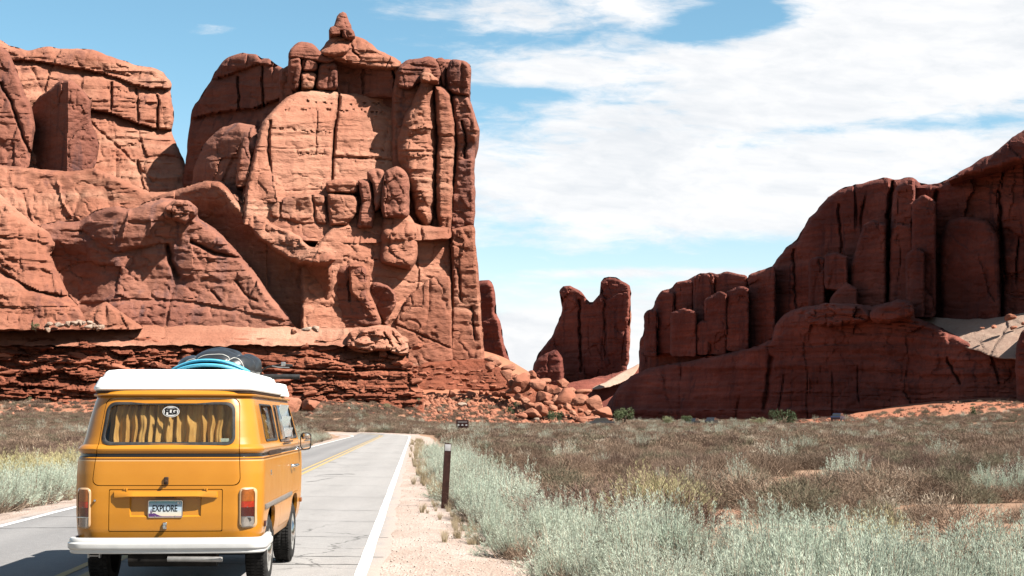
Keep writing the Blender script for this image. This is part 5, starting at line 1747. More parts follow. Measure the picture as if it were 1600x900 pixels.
# overrider lamps: small round reflector screws
for x in (-0.60, 0.845):
    pass
bm = lathe_bm([(-0.02, 0.003), (-0.018, 0.010), (-0.006, 0.012), (0.006, 0.012)], 14)
bmesh.ops.rotate(bm, verts=bm.verts, matrix=Matrix.Rotation(R(90), 3, 'Z'))
bmesh.ops.translate(bm, verts=bm.verts, vec=(-0.635, y_tail(-.635, 0.87), 0.872))
vpart('lock_button', bm_mesh('lock_button', bm), CHROME)

# number plate
def plate_mat():
    m, nb, b = principled('plate_print', (0.6, 0.7, 0.75), 0.45, 0, 0.4)
    tc = nb.node('ShaderNodeTexCoord').outputs['Generated']
    x, y, z = nb.sep(tc)
    # flat print: teal sky at the top to pale, sandy haze and a purple ground line
    c = nb.ramp(z, [(0.0, (0.55, 0.40, 0.34)), (0.10, (0.80, 0.68, 0.52)), (0.30, (0.72, 0.70, 0.62)), (0.45, (0.52, 0.63, 0.72)), (0.80, (0.40, 0.56, 0.68)), (0.93, (0.16, 0.42, 0.44)), (1.0, (0.14, 0.38, 0.40))])
    # purple hills along the bottom
    n = nb.noise(nb.mapping(tc, (9, 0, 0)), 1.0, 4, 0.6)
    xh = nb.math('MULTIPLY', nb.smooth(x, 0.42, 0.16), 0.16)
    h = nb.math('ADD', nb.math('MULTIPLY', n, nb.math('ADD', xh, 0.02)), nb.math('ADD', 0.06, nb.math('MULTIPLY', xh, 0.55)))
    hill = nb.math('MULTIPLY', nb.math('LESS_THAN', z, h), nb.math('GREATER_THAN', z, 0.035))
    c = nb.mix(hill, c, (0.10, 0.025, 0.16))
    nb.put(b.inputs['Base Color'], c)
    return m


PLT = Matrix.Rotation(R(-1.5), 4, 'X')
bm = bmesh.new()
pp = rr_poly([(-0.153, 0.717), (0.153, 0.717), (0.153, 0.869), (-0.153, 0.869)], 0.014)
pl = prism_y(pp, 0.002, 0.006)
vpart('number_plate', pl, plate_mat(), elid, smooth=False)
# border of the plate
a_ = rr_poly([(-0.156, 0.714), (0.156, 0.714), (0.156, 0.872), (-0.156, 0.872)], 0.016)
frm = prism_y(a_, 0.0, 0.009)
frm = bool_op(frm, prism_y(grow(a_, -0.0065), -0.02, 0.02), 'DIFFERENCE')
vpart('plate_frame', frm, CHROME, elid, smooth=False)
vpart('plate_lettering', stand_up(text_mesh('EXPLORE', 0.083, 0.0012, sx=0.66, bold=0.0006), (-0.004, 0.0006, 0.797)), INK, elid, smooth=False)
for x, z in ((-0.09, 0.861), (0.09, 0.861), (-0.09, 0.727), (0.09, 0.727)):
    bm = bmesh.new()
    disc_xz(bm, (x, z), 0.006, 0.006, -0.002, 0.003, 10)
    vpart('plate_bolt', bm_mesh('plate_bolt', bm), STEEL, elid, smooth=False)
box('plate_tab', (0.122, 0.0012, 0.848), (0.030, 0.0016, 0.022), STICK_W, elid, 0)
vpart('plate_tab_lettering', stand_up(text_mesh('2', 0.02, 0.0006), (0.126, -0.0002, 0.848)), INK, elid, smooth=False)
# saguaro printed on the plate: thin raised shape
bm = bmesh.new()
for c, s in (((-0.126, 0.0014, 0.765), (0.005, 0.001, 0.06)), ((-0.134, 0.0014, 0.768), (0.004, 0.001, 0.024)), ((-0.118, 0.0014, 0.770), (0.004, 0.001, 0.020)), ((-0.130, 0.0014, 0.757), (0.010, 0.001, 0.004)), ((-0.122, 0.0014, 0.760), (0.010, 0.001, 0.004))):
    box_bm(bm, c, s)
vpart('plate_cactus', bm_mesh('plate_cactus', bm), speckle('purple_print', (0.10, 0.03, 0.15), 0.5, 0.1, 40), elid, smooth=False)

# tail lights: housing and four stacked lenses
def lens_block(x0, x1, z0, z1, xc, depth=0.030):
    """rounded lens piece wrapped to the tail"""
    nx, nz = 8, 6
    bm = bmesh.new()
    grid = []
    for k in range(nz + 1):
        row = []
        for i in range(nx + 1):
            x = x0 + (x1 - x0) * i / nx
            z = z0 + (z1 - z0) * k / nz
            s = math.sin(math.pi * min(1, max(0, (x - x0) / (x1 - x0)))) ** 0.4
            row.append(bm.verts.new((x, y_tail(x, z) - depth * (0.55 + 0.45 * s), z)))
        grid.append(row)
    for k in range(nz):
        for i in range(nx):
            bm.faces.new((grid[k][i], grid[k][i + 1], grid[k + 1][i + 1], grid[k + 1][i]))
    r = bmesh.ops.extrude_face_region(bm, geom=list(bm.faces))
    vs = [g for g in r['geom'] if isinstance(g, bmesh.types.BMVert)]
    bmesh.ops.translate(bm, verts=vs, vec=(0, 0.05, 0))
    return bm


for sg in (-1, 1):
    xa, xb = (0.675, 0.795) if sg > 0 else (-0.81, -0.69)
    za, zb = 0.628, 0.972
    hous = rr_poly([(xa - 0.010, za - 0.012), (xb + 0.010, za - 0.012), (xb + 0.010, zb + 0.010), (xa - 0.010, zb + 0.010)], 0.05)
    bm = bmesh.new()
    n = len(hous)
    o_ = [bm.verts.new((x, y_tail(x, z) + 0.01, z)) for x, z in grow(hous, 0.010)]
    m1 = [bm.verts.new((x, y_tail(x, z) - 0.016, z)) for x, z in hous]
    m2 = [bm.verts.new((x, y_tail(x, z) - 0.022, z)) for x, z in grow(hous, -0.010)]
    i_ = [bm.verts.new((x, y_tail(x, z) - 0.002, z)) for x, z in grow(hous, -0.014)]
    for r0, r1 in ((o_, m1), (m1, m2), (m2, i_)):
        for k in range(n):
            bm.faces.new((r0[k], r0[(k + 1) % n], r1[(k + 1) % n], r1[k]))
    tl = vpart('tail_light', bm_mesh('tail_light', bm), speckle('lamp_bezel', (0.78, 0.50, 0.28), 0.3, 0.1, 10), van, 50)
    hts = [(za, za + 0.085, CLEARL, 'reversing_lens'), (za + 0.092, za + 0.178, DKRED, 'brake_lens'), (za + 0.178, za + 0.232, REDL, 'tail_lens'), (za + 0.234, zb, AMBER, 'indicator_lens')]
    for z0, z1, mt, nm in hts:
        ins = 0.008 if nm in ('indicator_lens', 'reversing_lens') else 0.0
        vpart(nm, bm_mesh(nm, lens_block(xa + 0.006, xb - 0.006, z0, z1, 0)), mt, tl, 40)
    bm = bmesh.new()
    for zz in (za + 0.087, ):
        box_bm(bm, ((xa + xb) / 2, y_tail((xa + xb) / 2, zz) - 0.022, zz + 0.001), (xb - xa - 0.01, 0.02, 0.010), None, 0.002)
    vpart('lens_divider', bm_mesh('lens_divider', bm), CHROME, tl, 30)
    box('lens_screw', ((xa + xb) / 2, y_tail((xa + xb) / 2, 0.808) - 0.031, 0.808), (0.008, 0.006, 0.008), CHROME, tl, 0.002)

# bumper: ribbed section swept round the tail
prof = [(0.0, 0.0), (-0.030, 0.002), (-0.040, 0.012), (-0.042, 0.038), (-0.056, 0.048), (-0.060, 0.058), (-0.060, 0.096), (-0.052, 0.105), (-0.046, 0.110), (-0.044, 0.136), (-0.036, 0.147), (-0.02, 0.150), (0.0, 0.150)]
path = [(-0.895, 0.72)] + [(-0.895 + 0.13 - 0.13 * math.cos(a), 0.03 + 0.0 - 0.09 * math.sin(a) + 0.0) for a in np.linspace(0.0, math.pi / 2, 9)]
path = [(-0.860, 0.62), (-0.866, 0.40), (-0.872, 0.18)] + [(-0.752 - 0.12 * math.cos(a), 0.06 - 0.12 * math.sin(a)) for a in np.linspace(0.0, math.pi / 2, 9)]
path = path + [(x, -0.06 - 0.028 * (1 - (x / 0.78) ** 2)) for x in np.linspace(-0.72, 0.72, 17)] + [(-x, y) for x, y in reversed(path)]
bm = bmesh.new()
rows = []
for i, (x, y) in enumerate(path):
    p0, p1 = Vector(path[max(0, i - 1)]), Vector(path[min(len(path) - 1, i + 1)])
    d = (p1 - p0).normalized()
    nrm = Vector((d.y, -d.x))           # outward
    rows.append([bm.verts.new((x + nrm.x * -a, y + nrm.y * -a, 0.392 + z)) for a, z in prof])
for r0, r1 in zip(rows[:-1], rows[1:]):
    for k in range(len(prof)):
        bm.faces.new((r0[k], r0[(k + 1) % len(prof)], r1[(k + 1) % len(prof)], r1[k]))
bm.faces.new(list(reversed(rows[0])))
bm.faces.new(rows[-1])
bmesh.ops.transform(bm, matrix=Matrix.Translation((0.022, 0, 0)) @ Matrix.Diagonal((0.962, 1, 0.96, 1)) , verts=bm.verts)
bmesh.ops.translate(bm, verts=bm.verts, vec=(0, 0, 0.018))
vpart('rear_bumper', bm_mesh('bumper', bm), WHITEBUMP, van, 35)
for x in (-0.62,):
    bm = bmesh.new()
    box_bm(bm, (x - 0.05, -0.02, 0.375), (0.012, 0.05, 0.04))
    box_bm(bm, (x + 0.05, -0.02, 0.375), (0.012, 0.05, 0.04))
    box_bm(bm, (x, -0.02, 0.372), (0.10, 0.04, 0.010))
    vpart('bumper_bracket', bm_mesh('b', bm), STEEL, van, 30)

# pop-top roof
def poptop_ring(w, y0, y1, z, rc):
    return [(x, y, z) for x, y in plan_ring(w, y0, y1, rc, 8, 0.015)]


pt = bm_mesh('pop_top', loft([poptop_ring(0.735, 0.22, 3.02, 1.892, 0.12), poptop_ring(0.742, 0.21, 3.03, 1.905, 0.12), poptop_ring(0.740, 0.212, 3.03, 1.925, 0.12), poptop_ring(0.700, 0.262, 3.02, 2.010, 0.12), poptop_ring(0.694, 0.268, 3.02, 2.016, 0.12),
                              poptop_ring(0.676, 0.275, 3.01, 2.020, 0.12), poptop_ring(0.655, 0.30, 3.00, 2.066, 0.12), poptop_ring(0.635, 0.325, 2.98, 2.084, 0.12), poptop_ring(0.58, 0.39, 2.92, 2.094, 0.12), poptop_ring(0.30, 0.8, 2.5, 2.102, 0.12)]))
vpart('pop_top', pt, WHITEFG, van, 28)
vpart('pop_top_seal', bm_mesh('seal', loft([poptop_ring(0.725, 0.225, 3.02, 1.868, 0.12), poptop_ring(0.728, 0.222, 3.02, 1.891, 0.12)])), DARKTRIM, van, 30)
lr = bm_mesh('luggage_tray', loft([poptop_ring(0.73, 3.06, 3.95, 1.886, 0.14), poptop_ring(0.735, 3.055, 3.97, 1.905, 0.14), poptop_ring(0.70, 3.06, 3.92, 2.03, 0.14), poptop_ring(0.67, 3.08, 3.86, 2.035, 0.14), poptop_ring(0.63, 3.14, 3.80, 1.93, 0.10)]))
vpart('luggage_tray', lr, WHITEFG, van, 28)
# rain gutter
gut = bm_mesh('gutter', loft([[(x, y, 1.842) for x, y in plan_ring(0.735, 0.150, 3.95, 0.26)], [(x, y, 1.838) for x, y in plan_ring(0.752, 0.133, 3.97, 0.27)], [(x, y, 1.852) for x, y in plan_ring(0.757, 0.128, 3.975, 0.27)],
                              [(x, y, 1.858) for x, y in plan_ring(0.750, 0.135, 3.97, 0.27)], [(x, y, 1.850) for x, y in plan_ring(0.72, 0.165, 3.94, 0.25)]]))
vpart('rain_gutter', gut, BODY, van, 40)

# side glass, louvres, trims, handles
def x_side(y, z, sg=1):
    w = interp(BODYT, z)[0]
    return sg * w


for sg in (-1, 1):
    for k, sw in enumerate(SIDE_WINS):
        if sg > 0 and k == 1:
            par = sdoor
        elif sg > 0 and k == 2:
            par = fdoor
        else:
            par = body
        poly = rr_poly(sw, 0.06)
        bm = bmesh.new()
        f = bm.faces.new([bm.verts.new((x_side(y, z, sg) - sg * 0.015, y, z)) for y, z in grow(poly, 0.006)])
        bmesh.ops.solidify(bm, geom=[f], thickness=0.004)
        vpart('side_glass', bm_mesh('sg', bm), GLASS, par, smooth=False)
        a, b_ = grow(poly, 0.012), grow(poly, -0.014)
        bm = bmesh.new()
        rows = []
        for pa, pb in zip(a, b_):
            rows.append([bm.verts.new((x_side(*pa, sg) - sg * 0.006, *pa)), bm.verts.new((x_side(*pa, sg) + sg * 0.007, pa[0] * .7 + pb[0] * .3, pa[1] * .7 + pb[1] * .3)), bm.verts.new((x_side(*pb, sg) + sg * 0.007, pa[0] * .3 + pb[0] * .7, pa[1] * .3 + pb[1] * .7)), bm.verts.new((x_side(*pb, sg) - sg * 0.012, *pb))])
        for i in range(len(rows)):
            r0, r1 = rows[i], rows[(i + 1) % len(rows)]
            for q in range(4):
                bm.faces.new((r0[q], r1[q], r1[(q + 1) % 4], r0[(q + 1) % 4]))
        vpart('window_seal', bm_mesh('ws', bm), RUBBER, par, 60)
    curtain('curtain', lambda u, z, d, sg=sg: (x_side(u, z, sg) - sg * (0.075 + abs(d)), u, z), 0, 0.75, 1.75, 1.38, 1.79, 0.022, 5 + sg, van)
# louvres in the middle right window: three tilted panes in a frame that stands off the body
bm = bmesh.new()
for c, s_ in (((0.815, 1.97, 1.59), (0.05, 0.022, 0.36)), ((0.815, 2.90, 1.59), (0.05, 0.022, 0.36)), ((0.778, 2.435, 1.758), (0.03, 0.95, 0.02)), ((0.846, 2.435, 1.42), (0.03, 0.95, 0.02))):
    box_bm(bm, c, s_, Matrix.Rotation(R(-12.5), 3, 'Y'), 0.003)
lv = vpart('louvre_frame', bm_mesh('lf', bm), CHROME, sdoor, 30)
for k in range(3):
    z = 1.455 + 0.125 * k
    xx = x_side(2.4, z) + 0.045
    bm = bmesh.new()
    box_bm(bm, (xx, 2.435, z), (0.006, 0.90, 0.150), Matrix.Rotation(R(14), 3, 'Y'), 0.001)
    vpart('louvre_pane', bm_mesh('lp', bm), FROST, lv, smooth=False)
    box('louvre_rail', (xx + 0.018, 2.435, z - 0.076), (0.014, 0.92, 0.014), DARKTRIM, lv, 0.003)
# quarter-light bar of the front door
box('vent_bar', (x_side(3.35, 1.59) + 0.002, 3.45, 1.588), (0.014, 0.022, 0.35), RUBBER, fdoor, 0.003, Matrix.Rotation(R(-12.5), 3, 'Y'))
# recess of the sliding door rail and its cover
box('door_rail', (x_side(1.3, 1.29) + 0.001, 1.32, 1.288), (0.026, 1.10, 0.050), DARKTRIM, body, 0.006)
# lower rubbing strips (both sides)
for sg in (-1, 1):
    bm = bmesh.new()
    box_bm(bm, (sg * 0.864, 1.62, 0.795), (0.022, 2.55, 0.042), None, 0.006)
    vpart('rubbing_strip', bm_mesh('rs', bm), GREYTRIM, body, 30)
# door handles
bm = bmesh.new()
tube_bm(bm, [(0.868, 2.80, 1.10), (0.905, 2.81, 1.105), (0.912, 2.84, 1.105), (0.912, 2.95, 1.098)], [0.016, 0.014, 0.014, 0.012], 10)
box_bm(bm, (0.866, 2.80, 1.10), (0.02, 0.06, 0.045), None, 0.006)
vpart('door_handle', bm_mesh('dh', bm), CHROME, sdoor, 40)
bm = bmesh.new()
tube_bm(bm, [(0.866, 3.12, 1.10), (0.90, 3.13, 1.105), (0.905, 3.16, 1.105), (0.905, 3.26, 1.10)], [0.014, 0.012, 0.012, 0.011], 10)
vpart('door_handle', bm_mesh('dh', bm), CHROME, fdoor, 40)
# filler flap and side markers
box('filler_lock', (0.862, 0.80, 1.10), (0.012, 0.03, 0.05), CHROME, body, 0.004)
box('side_marker', (0.855, 0.42, 0.63), (0.024, 0.12, 0.055), DKRED, body, 0.008)
box('side_marker', (-0.855, 0.42, 0.66), (0.040, 0.07, 0.085), RUBBER, body, 0.010)
box('front_marker', (0.865, 4.05, 0.66), (0.026, 0.10, 0.05), AMBER, body, 0.008)

# right-hand door mirror
bm = bmesh.new()
tube_bm(bm, [(0.80, 3.78, 1.32), (0.87, 3.80, 1.26), (0.935, 3.80, 1.262), (0.94, 3.80, 1.29)], 0.009, 8)
mirror = vpart('mirror_arm', bm_mesh('ma', bm), CHROME, fdoor, 40)
mp = rr_poly([(0.878, 1.265), (1.000, 1.265), (1.000, 1.462), (0.878, 1.462)], 0.05)
mb = bm_mesh('mh', loft([[(x, 3.770, z) for x, z in mp], [(x, 3.776, z) for x, z in grow(mp, 0.004)], [(x, 3.80, z) for x, z in grow(mp, 0.002)], [(x, 3.835, z) for x, z in grow(mp, -0.03)]]))
vpart('mirror_housing', mb, RUBBER, mirror, 40)
MIR, _n, _b = principled('mirror_glass', (0.9, 0.9, 0.9), 0.02, 1.0)
vpart('mirror_glass', prism_y(grow(mp, -0.008), 3.766, 3.7695), MIR, mirror, smooth=False)

# wheels
for sg in (-1, 1):
    for yc in (0.98, 3.40):
        xo = sg * 0.838                      # outer side wall
        w_ = 0.195
        zc = 0.335
        tprof = [(-w_, 0.215), (-w_ - 0.004, 0.245), (-w_ - 0.004, 0.290), (-w_ + 0.014, 0.322), (-w_ + 0.035, 0.333), (-w_ / 2, 0.336), (-0.035, 0.333), (-0.014, 0.322), (0.004, 0.290), (0.004, 0.245), (0.0, 0.215), (-0.03, 0.205), (-w_ + .03, 0.205)]
        bm = bmesh.new()
        n = 48
        rg = [[bm.verts.new((sg * a, r * math.cos(2 * math.pi * k / n), r * math.sin(2 * math.pi * k / n))) for k in range(n)] for a, r in tprof]
        for r0, r1 in zip(rg, rg[1:] + rg[:1]):
            for k in range(n):
                bm.faces.new((r0[k], r0[(k + 1) % n], r1[(k + 1) % n], r1[k]))
        # tread grooves: blocks standing proud in three rows
        for ring_a in (-0.165, -0.125, -0.072, -0.032):
            for k in range(0, 60):
                t = 2 * math.pi * k / 60
                c = Vector((sg * ring_a, 0.3365 * math.cos(t), 0.3365 * math.sin(t)))
                box_bm(bm, c, (0.030, 0.012, 0.022), Matrix.Rotation(t, 3, 'X'))
        wh = vpart('wheel', bm_mesh('tyre', bm), TYRE, van, 35)
        wh.location = (xo, yc, zc)
        rprof = [(-0.010, 0.222), (-0.002, 0.218), (-0.012, 0.205), (-0.022, 0.19), (-0.020, 0.165), (-0.006, 0.150), (-0.004, 0.128), (-0.010, 0.120)]
        bm = lathe_bm([(sg * a, r) for a, r in rprof] + [(sg * -0.012, 0.02)], 40)
        for k in range(9):
            t = 2 * math.pi * k / 9
            box_bm(bm, Vector((sg * -0.016, 0.176 * math.cos(t), 0.176 * math.sin(t))), (0.010, 0.020, 0.034), Matrix.Rotation(t, 3, 'X'))
        vpart('rim', bm_mesh('rim', bm), speckle('wheel_paint', (0.46, 0.44, 0.41), 0.45, 0.2, 12), wh, 35)
        bm = lathe_bm([(sg * -0.012, 0.126), (sg * -0.004, 0.122), (sg * 0.012, 0.10), (sg * 0.022, 0.06), (sg * 0.025, 0.01)], 32)
        vpart('hub_cap', bm_mesh('hc', bm), CHROME, wh, 40)

# underside: floor pan, axle, engine, silencer, tailpipe
box('floor_pan', (0, 2.15, 0.42), (1.50, 3.9, 0.10), DARKM, van, 0.02)
box('engine_sump', (0, 0.55, 0.36), (0.72, 0.70, 0.20), DARKM, van, 0.03)
tube('rear_axle', [(-0.72, 0.98, 0.335), (0.72, 0.98, 0.335)], 0.05, DARKM)
tube('front_axle', [(-0.72, 3.40, 0.33), (0.72, 3.40, 0.33)], 0.05, DARKM)
tube('silencer', [(-0.35, 0.20, 0.335), (0.45, 0.20, 0.335)], 0.085, DARKM, van, 16)
tube('tailpipe', [(0.02, 0.06, 0.332), (0.50, 0.05, 0.328), (0.515, 0.05, 0.328)], [0.026, 0.026, 0.022], STEEL, van, 12)
for sg in (-1, 1):
    box('mud_guard', (sg * 0.66, 1.42, 0.52), (0.34, 0.03, 0.26), DARKM, van, 0.01)

# ------------------------------------------------------------------ things on the roof
def vloc(x, y, z):
    return van.matrix_basis @ Vector((x, y, z))


bpy.context.view_layer.update()
MV = Matrix.Translation(van.location) @ Matrix.Rotation(VAN_YAW, 4, 'Z') @ Matrix.Diagonal((1, 1, VAN_SZ, 1))
VINYL = speckle('black_vinyl', (0.016, 0.017, 0.019), 0.34, 0.3, 9, spec=0.32, bump=0.15)
PIPING = speckle('white_piping', (0.70, 0.66, 0.60), 0.6, 0.1, 20)
bag = empty('cargo_bag', MV @ Vector((0.16, 2.15, 2.10)), VAN_YAW)
props(bag, 'stuffed black vinyl cargo bag with pale piping on the van roof', 'cargo bag')


def bag_pt(a, b):
    """a: around from left (0) to right (1) over the top; b: 0 rear .. 1 front"""
    t = math.pi * a
    k = math.sin(math.pi * min(1, max(0, b))) ** 0.35
    kk = 0.30 + 0.70 * k
    w, h = 0.455 * kk, 0.275 * kk
    ct = math.cos(t)
    x = -w * math.copysign(abs(ct) ** 0.8, ct)
    z = h * math.sin(t) ** 0.75 if a not in (0, 1) else 0.0
    if x < 0:
        z *= 1 + 0.25 * x
    pu = abs(math.sin(3.0 * math.pi * a)) ** 0.5 * abs(math.sin(3 * math.pi * b)) ** 0.5
    y = -0.52 + 1.04 * b
    z *= 0.76 + 0.27 * pu
    x *= 0.90 + 0.11 * pu
    wr = 0.010 * float(perlin(np.float64(x * 9), np.float64(y * 9), z * 9))
    return Vector((x + wr, y + wr, z + wr + 0.004))


nA_, nB_ = 54, 40
V = [bag_pt(i / nA_, j / nB_) for j in range(nB_ + 1) for i in range(nA_ + 1)]
F = [(j * (nA_ + 1) + i, j * (nA_ + 1) + i + 1, (j + 1) * (nA_ + 1) + i + 1, (j + 1) * (nA_ + 1) + i) for j in range(nB_) for i in range(nA_)]
bm = bmesh.new()
vs = [bm.verts.new(v) for v in V]
for f in F:
    bm.faces.new([vs[k] for k in f])
bmesh.ops.holes_fill(bm, edges=[e for e in bm.edges if e.is_boundary])
vpart('bag_shell', bm_mesh('bag', bm), VINYL, bag, 70)
for a in (1 / 3, 2 / 3):
    bm = bmesh.new()
    tube_bm(bm, [bag_pt(a, j / 24) + Vector((0, 0, 0.004)) for j in range(1, 24)], 0.0055, 6)
    vpart('bag_piping', bm_mesh('bp', bm), PIPING, bag, 60)
for b in (0.07, 1 / 3, 2 / 3):
    bm = bmesh.new()
    tube_bm(bm, [bag_pt(i / 30, b) + Vector((0, -0.002, 0.004)) for i in range(2, 29)], 0.0055, 6)
    vpart('bag_piping', bm_mesh('bp', bm), PIPING, bag, 60)

# two blue boards bowed over the roof behind the bag
BLUE = speckle('blue_foam', (0.10, 0.52, 0.74), 0.42, 0.06, 8)
BLUE2 = speckle('blue_foam_edge', (0.06, 0.33, 0.48), 0.45, 0.06, 8)
for k, (w, h, y0, lab) in enumerate(((0.40, 0.118, 1.30, 'bright blue foam board bowed over the white roof, upper of two'), (0.345, 0.070, 1.24, 'bright blue foam board bowed over the white roof, lower of two'))):
    bo = empty('foam_board', MV @ Vector((0.155, y0, 2.095)), VAN_YAW)
    props(bo, lab, 'foam board', 'blue boards on the van roof')
    n, mth = 44, 0.036
    rings = []
    bm = bmesh.new()
    for i in range(n + 1):
        t = -1 + 2 * i / n
        x = w * t
        z = h * (1 - abs(t) ** 2.2) + 0.006
        nx, nz = (2.2 * h / w) * math.copysign(abs(t) ** 1.2, t), 1.0
        L = math.hypot(nx, nz)
        nx, nz = nx / L, nz / L
        wd = 0.34 * math.sqrt(max(0.02, 1 - t * t * 0.96))
        sec = []
        for q in range(12):
            a = 2 * math.pi * q / 12
            sy_ = (wd * 0.5) * math.copysign(abs(math.cos(a)) ** 0.35, math.cos(a))
            sz_ = (mth * 0.5) * math.sin(a)
            sec.append(bm.verts.new((x + nx * sz_, sy_ + 0.17, max(0.002, z + nz * sz_))))
        rings.append(sec)
    for r0, r1 in zip(rings[:-1], rings[1:]):
        for q in range(12):
            bm.faces.new((r0[q], r0[(q + 1) % 12], r1[(q + 1) % 12], r1[q]))
    bm.faces.new(rings[0])
    bm.faces.new(list(reversed(rings[-1])))
    vpart('board_core', bm_mesh('bc', bm), BLUE, bo, 60)
    bm = bmesh.new()
    tube_bm(bm, [(w * t * 0.98, 0.17 - 0.17 * math.sqrt(max(0.02, 1 - t * t * 0.96)) - 0.003, h * (1 - abs(t) ** 2.2) + 0.008) for t in np.linspace(-1, 1, 40)], 0.006, 6)
    vpart('board_rail', bm_mesh('br', bm), BLUE2, bo, 60)

# bicycle handlebar and bar end showing at the right of the bag
hb = empty('bicycle_handlebar', MV @ Vector((0.62, 2.55, 2.19)), VAN_YAW)
props(hb, 'black bicycle handlebar with brake lever sticking out beside the cargo bag', 'handlebar')
tube('bar', [(-0.10, 0.0, -0.10), (-0.06, 0, -0.02), (0.02, 0, 0.015), (0.14, 0.0, 0.035), (0.20, 0, 0.033)], 0.011, DARKM, hb)
tube('grip', [(0.16, 0, 0.034), (0.27, 0, 0.022)], 0.015, RUBBER, hb)
tube('brake_lever', [(0.05, -0.01, 0.02), (0.12, -0.04, 0.005), (0.24, -0.05, 0.0)], 0.006, STEEL, hb)
box('lever_clamp', (0.17, -0.01, 0.04), (0.05, 0.035, 0.045), STEEL, hb, 0.008)
rb = empty('roof_rack_bar', MV @ Vector((0.55, 2.75, 2.035)), VAN_YAW)
props(rb, 'black padded rack bar jutting out past the right edge of the roof', 'roof bar')
tube('padded_bar', [(-0.02, 0, 0.062), (0.10, 0, 0.062), (0.40, 0, 0.060)], [0.026, 0.028, 0.027], RUBBER, rb, 12)
box('bar_foot', (0.02, 0, 0.02), (0.05, 0.06, 0.085), DARKM, rb, 0.008)
# ------------------------------------------------------------------ plants
def leaf_mat(name, a, b_, rough=0.75, trans=0.25, var=0.3):
    m = bpy.data.materials.new(name)
    m.use_nodes = True
    nb = NB(m.node_tree)
    p = nb.n['Principled BSDF']
    p.inputs['Roughness'].default_value = rough
    p.inputs['Specular IOR Level'].default_value = 0.2
    oi = nb.node('ShaderNodeObjectInfo').outputs['Random']
    tc = nb.node('ShaderNodeTexCoord').outputs['Object']
    n = nb.noise(tc, 7.0, 3, 0.6)
    f = nb.math('ADD', nb.math('MULTIPLY', n, 0.7), nb.math('MULTIPLY', oi, 0.3))
    c = nb.mix(nb.smooth(f, 0.3, 0.7), a, b_)
    h = nb.node('ShaderNodeHueSaturation')
    nb.put(h.inputs['Value'], nb.math('ADD', nb.math('MULTIPLY', nb.math('FRACT', nb.math('MULTIPLY', oi, 7.31)), var), 1 - var * 0.5))
    nb.put(h.inputs['Color'], c)
    c = h.outputs[0]
    nb.put(p.inputs['Base Color'], c)
    if trans:
        t = nb.node('ShaderNodeBsdfTranslucent')
        nb.put(t.inputs[0], c)
        mx = nb.node('ShaderNodeMixShader')
        mx.inputs[0].default_value = trans
        nb.l.new(p.outputs[0], mx.inputs[1])
        nb.l.new(t.outputs[0], mx.inputs[2])
        nb.l.new(mx.outputs[0], nb.n['Material Output'].inputs[0])
    return m


SAGE_L = leaf_mat('sage_leaf', (0.47, 0.55, 0.425), (0.65, 0.71, 0.575), 0.75, 0.35, 0.2)
SAGE_W = leaf_mat('sage_wood', (0.30, 0.20, 0.14), (0.55, 0.42, 0.31), 0.9, 0)
YEL_L = leaf_mat('rabbitbrush_leaf', (0.62, 0.55, 0.25), (0.80, 0.70, 0.38))
SCRUB_L = leaf_mat('scrub_twig', (0.38, 0.245, 0.165), (0.66, 0.455, 0.32), 0.9, 0.15, 0.45)
SCRUB_O = leaf_mat('olive_twig', (0.33, 0.28, 0.17), (0.56, 0.48, 0.32), 0.9, 0.15, 0.4)
SCRUB_R = leaf_mat('russet_twig', (0.34, 0.20, 0.145), (0.58, 0.38, 0.29), 0.9, 0.15, 0.4)
SCRUB_P = leaf_mat('pale_twig', (0.70, 0.56, 0.42), (0.85, 0.72, 0.56), 0.9, 0.2, 0.3)
GREEN_L = leaf_mat('juniper_leaf', (0.10, 0.14, 0.06), (0.22, 0.26, 0.12), 0.8, 0.15)
OLIVE_L = leaf_mat('olive_leaf', (0.30, 0.31, 0.16), (0.48, 0.47, 0.27), 0.8, 0.15)
STRAW_L = leaf_mat('straw', (0.52, 0.40, 0.24), (0.68, 0.55, 0.37), 0.85, 0.3)


def strips(r, base, tip, bend, w, nseg=3):
    """tapering bent blades: arrays (n,3) -> verts, quads"""
    n = len(base)
    d = tip - base
    side = np.cross(d, r.normal(size=(n, 3)))
    side /= np.linalg.norm(side, axis=1)[:, None] + 1e-9
    V = []
    for k in range(nseg + 1):
        t = k / nseg
        c = base + d * t + bend * (t * (1 - t))[..., None] if hasattr(t, 'shape') else base + d * t + bend * (4 * t * (1 - t) * 0.25)
        ww = (w * (1 - 0.85 * t))[:, None]
        V.append(c - side * ww)
        V.append(c + side * ww)
    V = np.stack(V, 1).reshape(-1, 3)
    K = 2 * (nseg + 1)
    b0 = (np.arange(n) * K)[:, None]
    F = np.concatenate([np.stack([b0[:, 0] + 2 * k, b0[:, 0] + 2 * k + 1, b0[:, 0] + 2 * k + 3, b0[:, 0] + 2 * k + 2], 1) for k in range(nseg)])
    return V, F


def leaves(r, pos, dirn, L, w):
    """small diamond leaves"""
    n = len(pos)
    side = np.cross(dirn, r.normal(size=(n, 3)))
    side /= np.linalg.norm(side, axis=1)[:, None] + 1e-9
    a = pos
    m = pos + dirn * (L * 0.5)[:, None]
    e = pos + dirn * L[:, None]
    V = np.stack([a, m - side * w[:, None], e, m + side * w[:, None]], 1).reshape(-1, 3)
    F = np.arange(n * 4).reshape(n, 4)
    return V, F


def unit(v):
    return v / (np.linalg.norm(v, axis=1)[:, None] + 1e-9)


